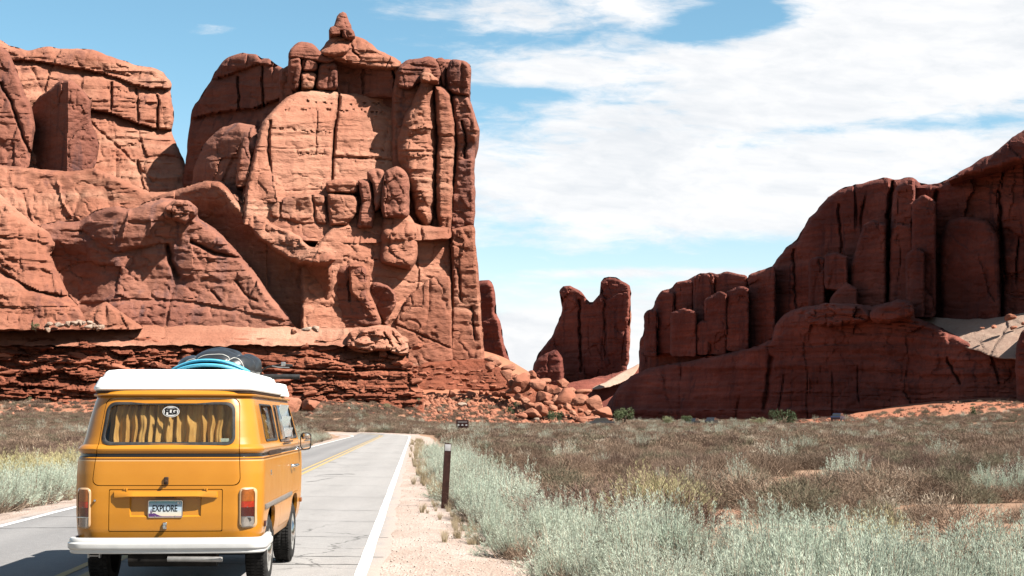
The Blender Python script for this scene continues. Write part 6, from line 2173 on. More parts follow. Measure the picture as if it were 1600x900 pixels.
def join_mesh(name, chunks, mats):
    V, F, MI = [], [], []
    o = 0
    for v, f, mi in chunks:
        V.append(v)
        F.append(f + o)
        MI.append(np.full(len(f), mi))
        o += len(v)
    me = mesh_np(name, np.concatenate(V), np.concatenate(F))
    for m in mats:
        me.materials.append(m)
    mi = np.concatenate(MI).astype(np.int32)
    if len(me.polygons) == len(mi):
        me.polygons.foreach_set('material_index', mi)
    return me


def sage_mesh(seed, n=170, W=0.50, H=0.75, leafm=SAGE_L, nl=46, wood=150, upright=1.0):
    """upright wispy plumes rising from a woody base"""
    r = np.random.default_rng(seed)
    clump = r.integers(0, 9, n)
    cc = r.normal(size=(9, 2)) * W * 0.42
    ch = r.uniform(0.60, 1.15, 9)
    th = r.uniform(0, 2 * math.pi, n)
    rr = np.sqrt(r.uniform(0, 1, n))
    base = np.stack([cc[clump, 0] * 0.45 + 0.06 * r.normal(size=n), cc[clump, 1] * 0.45 + 0.06 * r.normal(size=n), r.uniform(0.0, 0.08, n)], 1)
    tx = cc[clump, 0] + W * 0.45 * rr * np.cos(th)
    ty = cc[clump, 1] + W * 0.45 * rr * np.sin(th)
    hz = H * ch[clump] * (1 - 0.38 * (np.hypot(tx, ty) / (W * 1.1)) ** 2) * r.uniform(0.62, 1.12, n)
    tip = np.stack([tx, ty, np.maximum(hz, 0.18)], 1)
    bend = np.stack([tx * 0.35, ty * 0.35, np.zeros(n)], 1) + r.normal(size=(n, 3)) * 0.03
    v1, f1 = strips(r, base, tip, bend, r.uniform(0.004, 0.007, n))
    # leaves along the upper part of each plume
    idx = np.repeat(np.arange(n), nl)
    t = r.uniform(0.0, 1.0, n * nl) ** 0.8 * 0.62 + 0.41
    pos = base[idx] + (tip - base)[idx] * t[:, None] + bend[idx] * (t * (1 - t))[:, None] + r.normal(size=(n * nl, 3)) * 0.012
    dirn = unit(unit(tip - base)[idx] + 0.30 * r.normal(size=(n * nl, 3)))
    v2, f2 = leaves(r, pos, dirn, r.uniform(0.018, 0.050, n * nl), r.uniform(0.0015, 0.0034, n * nl))
    # dry twigs at the foot
    a = r.uniform(0, 2 * math.pi, wood)
    wr = W * r.uniform(0.25, 1.0, wood)
    b3 = np.stack([0.2 * wr * np.cos(a), 0.2 * wr * np.sin(a), np.zeros(wood)], 1)
    t3 = np.stack([wr * np.cos(a), wr * np.sin(a), H * r.uniform(0.10, 0.62, wood)], 1)
    v3, f3 = strips(r, b3, t3, r.normal(size=(wood, 3)) * 0.08, r.uniform(0.003, 0.007, wood))
    return join_mesh('sagebrush', [(v1, f1, 1), (v2, f2, 0), (v3, f3, 1)], [leafm, SAGE_W])


def scrub_mesh(seed, n=260, W=0.45, H=0.40, mat=SCRUB_L, tw=0.006, fans=90):
    """low rounded bush of many fine twigs"""
    r = np.random.default_rng(seed)
    d = r.normal(size=(n, 3))
    d[:, 2] = np.abs(d[:, 2]) * 0.9 + 0.03
    d = unit(d)
    s = 1 + 0.40 * perlin(d[:, 0] * 2.1 + seed, d[:, 1] * 2.1, d[:, 2] * 2.1)
    p0 = d * np.array([W, W, H]) * (s * r.uniform(0.25, 1.0, n) ** 0.45)[:, None]
    dr_ = unit(d + np.array([0, 0, 0.35]) + 0.85 * r.normal(size=(n, 3)))
    L_ = r.uniform(0.05, 0.15, n)[:, None] * (W / 0.45)
    tip = p0 + dr_ * L_
    tip[:, 2] = np.maximum(tip[:, 2], 0.01)
    v, f = strips(r, p0, tip, r.normal(size=(n, 3)) * 0.02, r.uniform(0.6, 1.4, n) * tw, 2)
    # main stems from the root
    ns = max(10, n // 14)
    k_ = r.integers(0, n, ns)
    v3, f3 = strips(r, np.zeros((ns, 3)) + r.normal(size=(ns, 3)) * np.array([.03, .03, 0]), p0[k_], r.normal(size=(ns, 3)) * 0.05, r.uniform(0.8, 1.6, ns) * tw * 1.3, 2)
    m = fans
    dd = unit(np.concatenate([r.normal(size=(m, 2)), np.abs(r.normal(size=(m, 1)))], 1))
    p = dd * np.array([W, W, H]) * r.uniform(0.5, 0.98, m)[:, None]
    v2, f2 = leaves(r, p, unit(dd + 0.8 * r.normal(size=(m, 3))), r.uniform(0.03, 0.08, m), r.uniform(0.7, 1.6, m) * tw)
    return join_mesh('scrub_bush', [(v, f, 0), (v2, f2, 0), (v3, f3, 0)], [mat])


def tuft_mesh(seed, n=120, W=0.20, H=0.40, mat=STRAW_L):
    r = np.random.default_rng(seed)
    a = r.uniform(0, 2 * math.pi, n)
    b = np.stack([0.05 * np.cos(a), 0.05 * np.sin(a), np.zeros(n)], 1) * r.uniform(0.2, 1.4, n)[:, None]
    L = r.uniform(0.3, 1.0, n)
    t = np.stack([W * L * np.cos(a), W * L * np.sin(a), H * r.uniform(0.5, 1.05, n)], 1)
    v, f = strips(r, b, t, np.stack([-0.2 * t[:, 0], -0.2 * t[:, 1], 0.25 * t[:, 2]], 1), r.uniform(0.0025, 0.005, n), 3)
    return join_mesh('grass_tuft', [(v, f, 0)], [mat])


SAGES = [sage_mesh(500 + i, 112 + 10 * i, 0.46 + 0.03 * i, 0.72 + 0.03 * (i % 3)) for i in range(5)]
SAGE_MID = [sage_mesh(510 + i, 130, 0.5, 0.73, nl=30, wood=60) for i in range(3)]
SAGE_FAR = [sage_mesh(520 + i, 110, 0.5, 0.72, nl=14, wood=30) for i in range(3)]
YELLOWS = [sage_mesh(540 + i, 170, 0.5, 0.6, YEL_L) for i in range(2)]
DEAD = [scrub_mesh(560 + i, 420, 0.5, 0.5, SCRUB_L, 0.0045, 150) for i in range(2)]
SCRUBS = [scrub_mesh(580 + i, 1700, 0.42 + .05 * i, 0.32 + 0.03 * i, (SCRUB_L, SCRUB_O, SCRUB_R, SCRUB_L)[i], 0.0028, 700) for i in range(4)]
PALE = [scrub_mesh(600 + i, 300, 0.35, 0.34, SCRUB_P, 0.006, 100) for i in range(2)]


def plant(name, me, x, y, s, label, cat, group=None, sz=1.0, z=None):
    o = bpy.data.objects.new(name, me)
    COL.objects.link(o)
    zz = float(terrain_z(x, y)) if z is None else z
    o.location = (x, y, zz - 0.03)
    o.rotation_euler = (rnd.uniform(-.06, .06), rnd.uniform(-.06, .06), rnd.uniform(0, 6.28))
    o.scale = (s, s, s * sz)
    props(o, label, cat, group)
    return o


taken = []


def free(x, y, d):
    for a, b, e in taken[-400:]:
        if (a - x) ** 2 + (b - y) ** 2 < (0.5 * (d + e)) ** 2:
            return False
    return True


# sagebrush bank between the shoulder and the plain, right of the road
def sage_right(Y):
    """lateral limits of the bank (q) at distance Y"""
    lo = np.interp(Y, [8, 13, 15, 17.3, 20, 28, 44, 70, 200], [3.0, 1.7, 1.22, 0.95, 0.80, 0.58, 0.36, 0.22, 0.2])
    hi = np.interp(Y, [8, 14.6, 16.0, 18, 20, 26, 45, 70, 200], [9.0, 8.5, 3.6, 2.6, 2.2, 2.0, 1.9, 2.1, 2.6])
    return lo, hi


n_sage = 0
Y = 9.6
while Y < 185 and n_sage < 210:
    lo, hi = sage_right(Y)
    step = 0.55 if Y < 45 else 0.8 + (Y - 45) * 0.012
    q = lo + 0.3 + rnd.uniform(0, .3)
    while q < hi:
        x, y = q - SL * Y, Y + rnd.uniform(-.3, .3)
        px = 800 + FPX * x / y
        if -60 < px < 1680:
            s = rnd.uniform(0.75, 1.15) * (1.0 if Y < 15 else (0.95 if Y < 40 else 0.98))
            pn_ = float(perlin(np.float64(x / 1.7), np.float64(y / 1.7), 0.37))
            s *= 1.0 + 0.45 * pn_
            if Y < 15:
                s = min(s * 0.92, 1.0)
            if pn_ < -0.30 and rnd.random() < 0.6:
                q += 0.6
                continue
            if q < lo + 0.5:
                s *= 0.85
            if Y < 40 and rnd.random() < 0.10:
                plant('dry_bush', rnd.choice(DEAD), x, y, s, 'brown twiggy bush tucked among the silver sagebrush right of the road', 'dry bush', 'brown bushes in the sagebrush bank', 1.1)
                q += 0.5
                continue
            near = Y < 60
            plant('sagebrush', rnd.choice(SAGES if Y < 27 else (SAGE_MID if near else SAGE_FAR)), x, y, s,
                  'silvery green sagebrush of the dense front row along the bottom edge of the photo' if Y < 14.8 else ('silvery green sagebrush on the gravel edge of the bank, nearer than the marker post' if Y < 24 and q < lo + 0.6 else ('silvery green sagebrush in the bank between marker post and bottom edge, away from the gravel' if Y < 24 else ('silvery green sagebrush around the brown marker post' if Y < 33 else 'far silvery green sagebrush lining the road beyond the marker post'))), 'sagebrush', 'sagebrush along the right of the road')
            n_sage += 1
        q += rnd.uniform(0.48, 0.80) * (1.0 if Y < 60 else 1.35)
    Y += step * rnd.uniform(0.8, 1.2)
print('sage right', n_sage)
n2 = 0
Y = 19.0
while Y < 175 and n2 < 85:
    q = -7.35 - rnd.uniform(0, .3)
    hi = -9.6 if Y < 60 else -10.5
    while q > hi:
        x, y = q - SL * Y, Y + rnd.uniform(-.4, .4)
        px = 800 + FPX * x / y
        vis = px < 135 or px > 455
        if -60 < px and vis:
            s = rnd.uniform(0.85, 1.2)
            if q < -8.6 and Y < 40:
                plant('rabbitbrush', rnd.choice(YELLOWS), x, y, s * 1.25, 'yellow-green rabbitbrush behind the sagebrush left of the van', 'rabbitbrush', 'rabbitbrush left of the road')
            else:
                plant('sagebrush', rnd.choice(SAGES if Y < 60 else SAGE_FAR), x, y, s, 'silvery green sagebrush left of the van beside the far white line' if px < 140 else 'far sagebrush along the left road edge, seen past the right side of the van', 'sagebrush', 'sagebrush along the left of the road')
            n2 += 1
        q -= rnd.uniform(0.55, 0.85) * (1 if Y < 60 else 1.5)
    Y += (0.7 if Y < 45 else 1.2 + (Y - 45) * .02) * rnd.uniform(.8, 1.2)
print('sage left', n2)


def at(px, py):
    """where a photo pixel's ray meets the ground"""
    x, y, z = ground_at(px, py)
    return x, y


# single plants one can pick out
for (px, py, s, nm, mset, lb) in [
        (1150, 766, 1.0, 'sagebrush', SAGES, 'lone pale sagebrush out on the brown plain, right of two smaller ones'), (1088, 762, 0.75, 'sagebrush', SAGES, 'small lone pale sagebrush on the brown plain, left neighbour of a bigger one'), (1033, 760, 0.6, 'sagebrush', SAGES, 'smallest lone pale sagebrush on the plain, above the yellow rabbitbrush'),
        (1328, 772, 1.35, 'sagebrush', SAGES, 'largest lone pale sagebrush out on the brown plain'), (1358, 772, 0.9, 'sagebrush', SAGES, 'pale sagebrush touching the right side of the largest lone one'), (1330, 722, 0.9, 'sagebrush', SAGE_FAR, 'far lone pale sagebrush on the plain, farthest of the lone ones'),
        (1545, 782, 1.1, 'sagebrush', SAGES, 'pale sagebrush at the right edge of the plain, left one of a pair'), (1590, 780, 1.2, 'sagebrush', SAGES, 'pale sagebrush at the right edge of the plain, right one of a pair'),
        (1020, 828, 1.35, 'rabbitbrush', YELLOWS, 'straw yellow rabbitbrush behind the sagebrush bank, left one of a pair'), (1062, 836, 1.25, 'rabbitbrush', YELLOWS, 'straw yellow rabbitbrush behind the sagebrush bank, right one of a pair'),
        (1375, 893, 0.95, 'rabbitbrush', YELLOWS, 'bright yellow-green rabbitbrush among silver sagebrush near the lower right corner'),
        (740, 690, 1.0, 'sagebrush', SAGE_FAR, 'greyish sagebrush below the brown sign, left one'), (790, 682, 1.2, 'sagebrush', SAGE_FAR, 'greyish sagebrush right of the brown sign')]:
    x, y = at(px, py)
    plant(nm, rnd.choice(mset), x, y, s, lb, nm)
    taken.append((x, y, s * 0.9))
for (px, Yd, s) in [(1430, 13.8, 1.0), (1500, 13.6, 1.1), (1580, 13.9, 1.0), (1470, 14.4, .8), (1545, 14.6, .9), (1610, 13.2, 1.1)]:
    plant('dry_bush', rnd.choice(DEAD), (px - 800) / FPX * Yd, Yd, s, 'brown leafless bush at the bottom right corner in front of the silver sagebrush', 'dry bush', 'leafless bushes in the bottom right corner', 1.1)

# dry grass on the edge of the shoulder and dead twigs at the foot of the bank
TUFTS = [tuft_mesh(620 + i) for i in range(2)]

# ---- brown scrub of the plain
r2 = np.random.default_rng(99)
pts = []
N = 135000
Ys = np.sqrt(r2.uniform(15.2 ** 2, 345 ** 2, N))
us = r2.uniform(-0.60, 0.60, N)
Xs = us * Ys
qs = Xs + SL * Ys
lo, hi = sage_right(np.minimum(Ys, 200))
okr = (qs > hi + 0.15)
okl = (qs < -9.3 + 0 * qs) | (Ys > 168)
# the road bends away to the left past Y=150
rp_ = np.array([(p[0], p[1]) for p in ROADP])
dr = np.full(N, 1e9)
for a, b in rp_[::3]:
    dr = np.minimum(dr, np.hypot(Xs - a, Ys - b))
okb = dr > 5.5 + np.where(Ys > 140, 0.5, 0)
pxs = 800 + FPX * us
lim = np.where(pxs < 700, 285, np.where(pxs < 960, 275, np.where(pxs < 1240, 345, 300)))
keep = (okr | okl) & okb & (Ys < lim)
# cover thins out on the red slopes and in bare patches
den = 0.55 + 0.65 * perlin(Xs / 9, Ys / 9, 0.5) + 0.35 * perlin(Xs / 3.0, Ys / 3.0, 5.5)
den *= np.where(pxs < 960, sst(276, 252, Ys) * 0.93 + 0.06, 1.0) * np.where(pxs > 1240, sst(268, 212, Ys) * 0.95 + 0.045, 1.0)
keep &= r2.uniform(0, 1, N) < np.clip(den * 0.95, 0.02, 1)
Xs, Ys = Xs[keep], Ys[keep]
Zs = terrain_z(Xs, Ys)
sc = r2.uniform(0.6, 1.5, len(Xs)) * np.where(Ys > 120, 1.25, 1.05)
kd = np.where(r2.uniform(0, 1, len(Xs)) < 0.075, 1, 0)
kd = np.where(r2.uniform(0, 1, len(Xs)) < 0.02, 2, kd)
order = np.argsort(Ys)
Xs, Ys, Zs, sc, kd = Xs[order], Ys[order], Zs[order], sc[order], kd[order]
print('scrub', len(Xs))
NT = 215
inview = np.abs(Xs / Ys) < 0.355
things = np.nonzero(inview)[0][:NT]
srcs = {}
for i in things:
    if kd[i] == 1:
        o = plant('straw_bush', PALE[i % 2], Xs[i], Ys[i], sc[i], 'straw coloured dry bush among the brown scrub of the plain', 'dry bush', 'pale dry bushes in the scrub')
    elif kd[i] == 2:
        o = plant('sagebrush', SAGES[i % 5], Xs[i], Ys[i], sc[i] * .6, 'small grey-green sagebrush scattered among the brown scrub', 'sagebrush', 'small sagebrush in the scrub')
    else:
        o = plant('scrub_bush', SCRUBS[i % 4], Xs[i], Ys[i], sc[i] * rnd.uniform(1.0, 1.4), 'low brown twiggy scrub bush near the front of the plain', 'scrub bush', 'brown scrub bushes at the front of the plain')
    srcs.setdefault(int(kd[i]), o)
rest = np.setdiff1d(np.arange(len(Xs)), things)
F_SC = [scrub_mesh(640 + i, 520, 0.50, 0.33, (SCRUB_L, SCRUB_O, SCRUB_R)[i % 3], 0.0085, 260) for i in range(3)] + [scrub_mesh(645 + i, 1500, 0.50, 0.33, (SCRUB_L, SCRUB_O, SCRUB_R)[i % 3], 0.0036, 600) for i in range(3)]
F_PA = [scrub_mesh(650 + i, 260, 0.38, 0.34, SCRUB_P, 0.0075, 120) for i in range(1)]


def scatter(name, P3, scl, kind, meshes, label, cat):
    """one object: geometry nodes put one of the given bushes on every point"""
    me = bpy.data.meshes.new(name)
    me.vertices.add(len(P3))
    me.vertices.foreach_set('co', P3.astype(np.float32).ravel())
    for nm, typ, arr in (('sc', 'FLOAT', scl.astype(np.float32)), ('kd', 'INT', kind.astype(np.int32)), ('rz', 'FLOAT', r2.uniform(0, 6.28, len(P3)).astype(np.float32))):
        a = me.attributes.new(nm, typ, 'POINT')
        a.data.foreach_set('value', arr)
    o = bpy.data.objects.new(name, me)
    COL.objects.link(o)
    ng = bpy.data.node_groups.new(name, 'GeometryNodeTree')
    ng.interface.new_socket('Geometry', in_out='INPUT', socket_type='NodeSocketGeometry')
    ng.interface.new_socket('Geometry', in_out='OUTPUT', socket_type='NodeSocketGeometry')
    gi, go = ng.nodes.new('NodeGroupInput'), ng.nodes.new('NodeGroupOutput')
    jn = ng.nodes.new('GeometryNodeJoinGeometry')

    def attr(nm, typ):
        n = ng.nodes.new('GeometryNodeInputNamedAttribute')
        n.data_type = typ
        n.inputs['Name'].default_value = nm
        return n.outputs[0]
    a_sc, a_kd, a_rz = attr('sc', 'FLOAT'), attr('kd', 'INT'), attr('rz', 'FLOAT')
    rot = ng.nodes.new('ShaderNodeCombineXYZ')
    ng.links.new(a_rz, rot.inputs[2])
    for k, src in enumerate(meshes):
        oi = ng.nodes.new('GeometryNodeObjectInfo')
        oi.inputs['Object'].default_value = src
        oi.inputs['As Instance'].default_value = True
        cmp_ = ng.nodes.new('FunctionNodeCompare')
        cmp_.data_type = 'INT'
        cmp_.operation = 'EQUAL'
        ng.links.new(a_kd, cmp_.inputs[2])
        cmp_.inputs[3].default_value = k
        ip = ng.nodes.new('GeometryNodeInstanceOnPoints')
        ng.links.new(gi.outputs[0], ip.inputs['Points'])
        ng.links.new(cmp_.outputs[0], ip.inputs['Selection'])
        ng.links.new(oi.outputs['Geometry'], ip.inputs['Instance'])
        ng.links.new(rot.outputs[0], ip.inputs['Rotation'])
        ng.links.new(a_sc, ip.inputs['Scale'])
        ng.links.new(ip.outputs[0], jn.inputs[0])
    ng.links.new(jn.outputs[0], go.inputs[0])
    md = o.modifiers.new('scatter', 'NODES')
    md.node_group = ng
    props(o, label, cat, kind='stuff')
    return o


# the bushes that seed the scatter stand in the plain as bushes of their own
seeds = []
SEEDM = F_SC[:3] + F_PA + [SAGE_FAR[0]] + F_SC[3:]
for k, me in enumerate(SEEDM):
    i = rest[40 + k * 17]
    nm_, lb_, ct_, gp_ = (('straw_bush', 'straw coloured dry bush among the brown scrub of the plain', 'dry bush', 'pale dry bushes in the scrub') if k == 3 else
                          ('sagebrush', 'small grey-green sagebrush scattered among the brown scrub', 'sagebrush', 'small sagebrush in the scrub') if k == 4 else
                          ('scrub_bush', 'low brown twiggy scrub bush near the front of the plain', 'scrub bush', 'brown scrub bushes at the front of the plain'))
    seeds.append(plant(nm_, me, Xs[i], Ys[i], 1.0, lb_, ct_, gp_))
col3 = r2.choice(3, len(rest), p=(0.66, 0.16, 0.18))
rk = np.where(kd[rest] == 1, 3, np.where(kd[rest] == 2, 4, np.where(Ys[rest] < 75, 5 + col3, col3)))
scatter('scrub', np.stack([Xs[rest], Ys[rest], Zs[rest] - 0.03], 1), sc[rest] * np.where(kd[rest] == 1, r2.uniform(0.5, 1.2, len(rest)), 1.0), rk, seeds, 'low brown desert scrub covering the plain up to the cliffs', 'scrub')

# straw along the gravel edge
gp, gs = [], []
for i in range(300):
    Yg = 20 + 100 * r2.uniform() ** 1.5
    l_, h_ = sage_right(Yg)
    qg = l_ + r2.normal() * 0.22 - 0.02
    if r2.uniform() < 0.22:
        Yg = 20 + 80 * r2.uniform()
        qg = -7.25 + r2.normal() * 0.25
    xg = qg - SL * Yg
    gp.append((xg, Yg, float(terrain_z(xg, Yg)) - 0.02))
    gs.append(r2.uniform(0.35, 0.85) * (0.6 if Yg < 30 else 1))
t0 = plant('grass_tuft', TUFTS[0], *(lambda p: (p[0], p[1]))(at(662, 752)), 1.0, 'straw coloured grass tuft at the gravel edge just left of the brown marker post', 'grass')
t1 = plant('grass_tuft', TUFTS[1], *(lambda p: (p[0], p[1]))(at(676, 778)), 1.0, 'straw coloured grass tuft at the gravel edge, lower left of the marker post', 'grass')
scatter('grass', np.array(gp), np.array(gs), r2.integers(0, 2, len(gp)), [t0, t1], 'dry straw grass along the edges of the gravel shoulders', 'grass')


# ---- junipers and green bushes
def crown_mesh(seed, W, H, leafm, n=1500):
    r = np.random.default_rng(seed)
    k = 9
    c = np.stack([r.uniform(-.62, .62, k) * W, r.uniform(-.5, .5, k) * W, r.uniform(0.25, 0.78, k) * H], 1)
    c[0] = (0, 0, H * 0.6)
    cr = r.uniform(0.22, 0.40, k) * min(W, H)
    idx = r.integers(0, k, n)
    d = unit(r.normal(size=(n, 3)))
    rad = (r.uniform(0.25, 1, n) ** 0.45) * (1 + 0.3 * perlin(d[:, 0] * 2.3 + seed, d[:, 1] * 2.3, d[:, 2] * 2.3))
    p = c[idx] + d * (cr[idx] * rad)[:, None]
    p[:, 2] = np.maximum(p[:, 2], 0.05)
    L = r.uniform(0.07, 0.17, n) * max(W, H) * 0.62
    v, f = leaves(r, p, unit(d + np.array([0, 0, 0.6]) + 0.7 * r.normal(size=(n, 3))), L, L * 0.26)
    return join_mesh('crown', [(v, f, 0)], [leafm])


def tree(px, py, Yd, w, h, mat, label, nm='juniper', grp='green bushes at the foot of the cliffs', seed=0):
    x, y, z = P(px, py, Yd)
    z = max(z, float(terrain_z(x, Yd))) if Yd < 262 else z
    m = Yd / FPX
    t = empty(nm, (x, Yd, z))
    props(t, label, nm.replace('_', ' '), grp)
    link('crown', crown_mesh(700 + seed, w * m * 0.5, h * m * 1.05, mat, 900 if w < 20 else 1700), None, t, False)
    bm = bmesh.new()
    for k in range(4):
        a = rnd.uniform(0, 6.28)
        tube_bm(bm, [(0, 0, -0.4), (0.08 * math.cos(a) * w * m, 0.08 * math.sin(a) * w * m, h * m * 0.28), (0.22 * math.cos(a) * w * m, 0.22 * math.sin(a) * w * m, h * m * 0.62)], [0.07 * h * m * .5, 0.05 * h * m * .5, 0.02 * h * m * .5], 6)
    link('trunk', bm_mesh('trunk', bm), SAGE_W, t)


for i, a in enumerate([
        (974, 664, 255, 40, 27, GREEN_L, 'dark green juniper at the right end of the rockfall', 'juniper'),
        (1222, 667, 262, 52, 27, GREEN_L, 'broadest dark green juniper below the right cliff', 'juniper'), (1185, 667, 262, 34, 15, OLIVE_L, 'pale olive bush beside the broadest juniper, on its left', 'olive_bush'),
        (1040, 665, 262, 34, 13, OLIVE_L, 'low olive bush in the shade at the cliff foot, left one of two', 'olive_bush'), (1073, 664, 262, 20, 14, GREEN_L, 'small dark green bush at the cliff foot right of a low olive bush', 'juniper'),
        (1333, 669, 262, 14, 13, OLIVE_L, 'olive bush on the red sand left of its slightly taller twin', 'olive_bush'), (1346, 670, 262, 16, 17, OLIVE_L, 'olive bush on the red sand right of its slightly shorter twin', 'olive_bush'), (1522, 673, 240, 12, 17, GREEN_L, 'single small upright dark juniper on the red sand at the far right', 'juniper'),
        (867, 660, 250, 28, 19, GREEN_L, 'dark green bush at the foot of the rockfall beside the boulders', 'juniper'), (797, 650, 254, 17, 14, GREEN_L, 'dark green bush on the red slope above right of the brown sign', 'juniper'), (808, 636, 259, 13, 10, GREEN_L, 'upper small green bush left of the rockfall boulders', 'juniper'),
        (56, 516, 264, 17, 12, GREEN_L, 'lone green bush growing on the ledge beside whitish rubble', 'juniper'),
        (606, 638, 256, 18, 8, OLIVE_L, 'olive bush on the red bank below the layered ledge', 'olive_bush'), (34, 608, 268, 9, 7, GREEN_L, 'small green bush on the red slope at the far left, upper one', 'juniper'), (39, 613, 267, 9, 7, OLIVE_L, 'small olive bush on the red slope at the far left, lower one', 'olive_bush'),
        (74, 606, 268, 8, 7, GREEN_L, 'small green bush on the red slope left of the van, left one of two', 'juniper'), (90, 607, 268, 8, 7, GREEN_L, 'small green bush on the red slope left of the van, right one of two', 'juniper'), (46, 626, 262, 9, 6, OLIVE_L, 'small olive bush low on the red slope at the far left', 'olive_bush'),
        (655, 627, 258, 10, 5, OLIVE_L, 'tiny olive bush on the red bank left of the pale lone boulder', 'olive_bush'), (730, 630, 258, 12, 7, OLIVE_L, 'tiny olive bush on the red bank right of the pale lone boulder', 'olive_bush')]):
    tree(*a, seed=i)
# ------------------------------------------------------------------ road furniture and far cars
BROWNP = speckle('brown_post_paint', (0.060, 0.024, 0.018), 0.6, 0.3, 14, spec=0.1)
REFL = speckle('white_reflector', (0.66, 0.63, 0.62), 0.4, 0.05, 30)
x, y, z = P(698.5, 760, 28.0)
z = float(terrain_z(x, 28.0))
post = empty('marker_post', (x - 0.05, 28.0, z - 0.05))
post.rotation_euler = (0, R(3.0), R(2))
props(post, 'thin dark brown roadside marker post with white reflector in the sagebrush', 'marker post')
bm = bmesh.new()
H = 1.27
sec = [(-0.066, 0.0), (-0.062, -0.010), (0.062, -0.010), (0.066, 0.0), (0.062, 0.006), (0.03, 0.014), (-0.03, 0.014), (-0.062, 0.006)]
b2 = loft([[(a, b, zz) for a, b in sec] for zz in (-0.1, H - 0.012)] + [[(a * 0.94, b * 0.8, H) for a, b in sec]])
link('post_blade', bm_mesh('post', b2), BROWNP, post, True, 30)
b2 = bmesh.new()
box_bm(b2, (0, -0.0135, H - 0.082), (0.112, 0.005, 0.125), None, 0.002)
link('reflector', bm_mesh('refl', b2), REFL, post, True, 30)

# brown park sign, side on to the road end
SIGNB = speckle('brown_sign_paint', (0.055, 0.020, 0.018), 0.55, 0.2, 8, spec=0.1)
SIGNW = speckle('sign_white', (0.72, 0.68, 0.66), 0.5, 0.05, 20)
Yd = 165.0
x, y, z = P(722.5, 669, Yd)
zg = float(terrain_z(x, Yd))
sg_ = empty('park_sign', (x, Yd, zg), R(-4))
props(sg_, 'brown park sign with small white symbols beyond the end of the road', 'sign')
sz = P(722.5, 662.5, Yd)[2] - zg
sw, sh = 19.5 * Yd / FPX, 13.0 * Yd / FPX
b2 = bmesh.new()
box_bm(b2, (0, 0, sz), (sw, 0.05, sh), None, 0.015)
link('sign_board', bm_mesh('board', b2), SIGNB, sg_, True, 30)
for s in (-1, 1):
    b2 = bmesh.new()
    box_bm(b2, (s * sw * 0.38, 0.075, sz * 0.5), (0.09, 0.09, sz + sh * 0.6), None, 0.01)
    link('sign_post', bm_mesh('sp', b2), BROWNP, sg_, True, 30)
# a line of lettering too far off to read, and three white symbols with a rule above
b2 = bmesh.new()
box_bm(b2, (0, -0.028, sz + sh * 0.24), (sw * 0.74, 0.006, sh * 0.045))
link('sign_rule', bm_mesh('rule', b2), SIGNW, sg_, False)
for k in (-1, 0, 1):
    b2 = bmesh.new()
    if k == 0:
        box_bm(b2, (0, -0.028, sz - sh * 0.14), (sw * 0.17, 0.006, sh * 0.10), None, 0.002)
        box_bm(b2, (0, -0.028, sz - sh * 0.05), (sw * 0.09, 0.006, sh * 0.07), None, 0.002)
    elif k < 0:
        disc_xz(b2, (-sw * 0.31, sz - sh * 0.12), sw * 0.075, sh * 0.10, -0.031, -0.025, 16)
    else:
        r_ = rr_poly([(sw * 0.24, sz - sh * 0.20), (sw * 0.40, sz - sh * 0.20), (sw * 0.40, sz - sh * 0.05), (sw * 0.24, sz - sh * 0.05)], 0.05)
        tmp = prism_y(r_, -0.031, -0.025)
        b2.from_mesh(tmp)
    link('sign_symbol', bm_mesh('sym', b2), SIGNW, sg_, False)
b2 = bmesh.new()
eo = 0.03
for c, s in (((0, -0.028, sz + sh * 0.47), (sw * 0.97, 0.006, eo)), ((0, -0.028, sz - sh * 0.47), (sw * 0.97, 0.006, eo)), ((-sw * 0.485, -0.028, sz), (eo, 0.006, sh * 0.91)), ((sw * 0.485, -0.028, sz), (eo, 0.006, sh * 0.91))):
    box_bm(b2, c, s)
link('sign_border', bm_mesh('border', b2), speckle('sign_edge', (0.16, 0.07, 0.06), 0.6, 0.2, 10), sg_, False)


def car(px, py, Yd, wpx, col, label, rz):
    x, y, z = P(px, py, Yd)
    zg = float(terrain_z(x, Yd))
    c = empty('parked_car', (x, Yd, zg - 0.0), rz)
    props(c, label, 'car', 'cars parked far off below the cliffs')
    paintm = speckle('car_paint', col, 0.3, 0.1, 3, spec=0.6, coat=0.5)
    side = [(-2.15, 0.35), (-2.2, 0.75), (-2.05, 0.92), (-1.0, 1.0), (-0.95, 1.0), (1.2, 1.0), (2.1, 0.90), (2.2, 0.55), (2.1, 0.33)]
    b3 = loft([[(a, yy * 0.98, zz) for a, zz in side] for yy in (-0.86,)] + [[(a, yy, zz) for a, zz in side] for yy in (-0.80, 0.80)] + [[(a, 0.86, zz) for a, zz in side]])
    link('body', bm_mesh('car_body', b3), paintm, c, True, 30)
    cab = [(-1.55, 1.0), (-0.95, 1.42), (0.75, 1.45), (1.45, 1.0)]
    b3 = loft([[(a * k, yy, zz) for a, zz in cab] for yy, k in ((-0.72, 0.97), (0.72, 0.97))])
    link('window_band', bm_mesh('cab', b3), GLASS_DK, c, True, 30)
    b3 = loft([[(a, yy, zz) for a, zz in [(-0.98, 1.405), (-0.9, 1.47), (0.7, 1.49), (0.8, 1.43)]] for yy in (-0.68, 0.68)])
    link('roof', bm_mesh('roof', b3), paintm, c, True, 30)
    for sx in (-1.3, 1.35):
        for s in (-1, 1):
            b3 = lathe_bm([(-0.1, 0.2), (-0.1, 0.31), (-0.08, 0.33), (0.08, 0.33), (0.1, 0.31), (0.1, 0.2)], 20)
            bmesh.ops.rotate(b3, verts=b3.verts, matrix=Matrix.Rotation(R(90), 3, 'Z'))
            bmesh.ops.translate(b3, verts=b3.verts, vec=(sx, s * 0.80, 0.33))
            link('wheel', bm_mesh('w', b3), TYRE, c, True, 40)


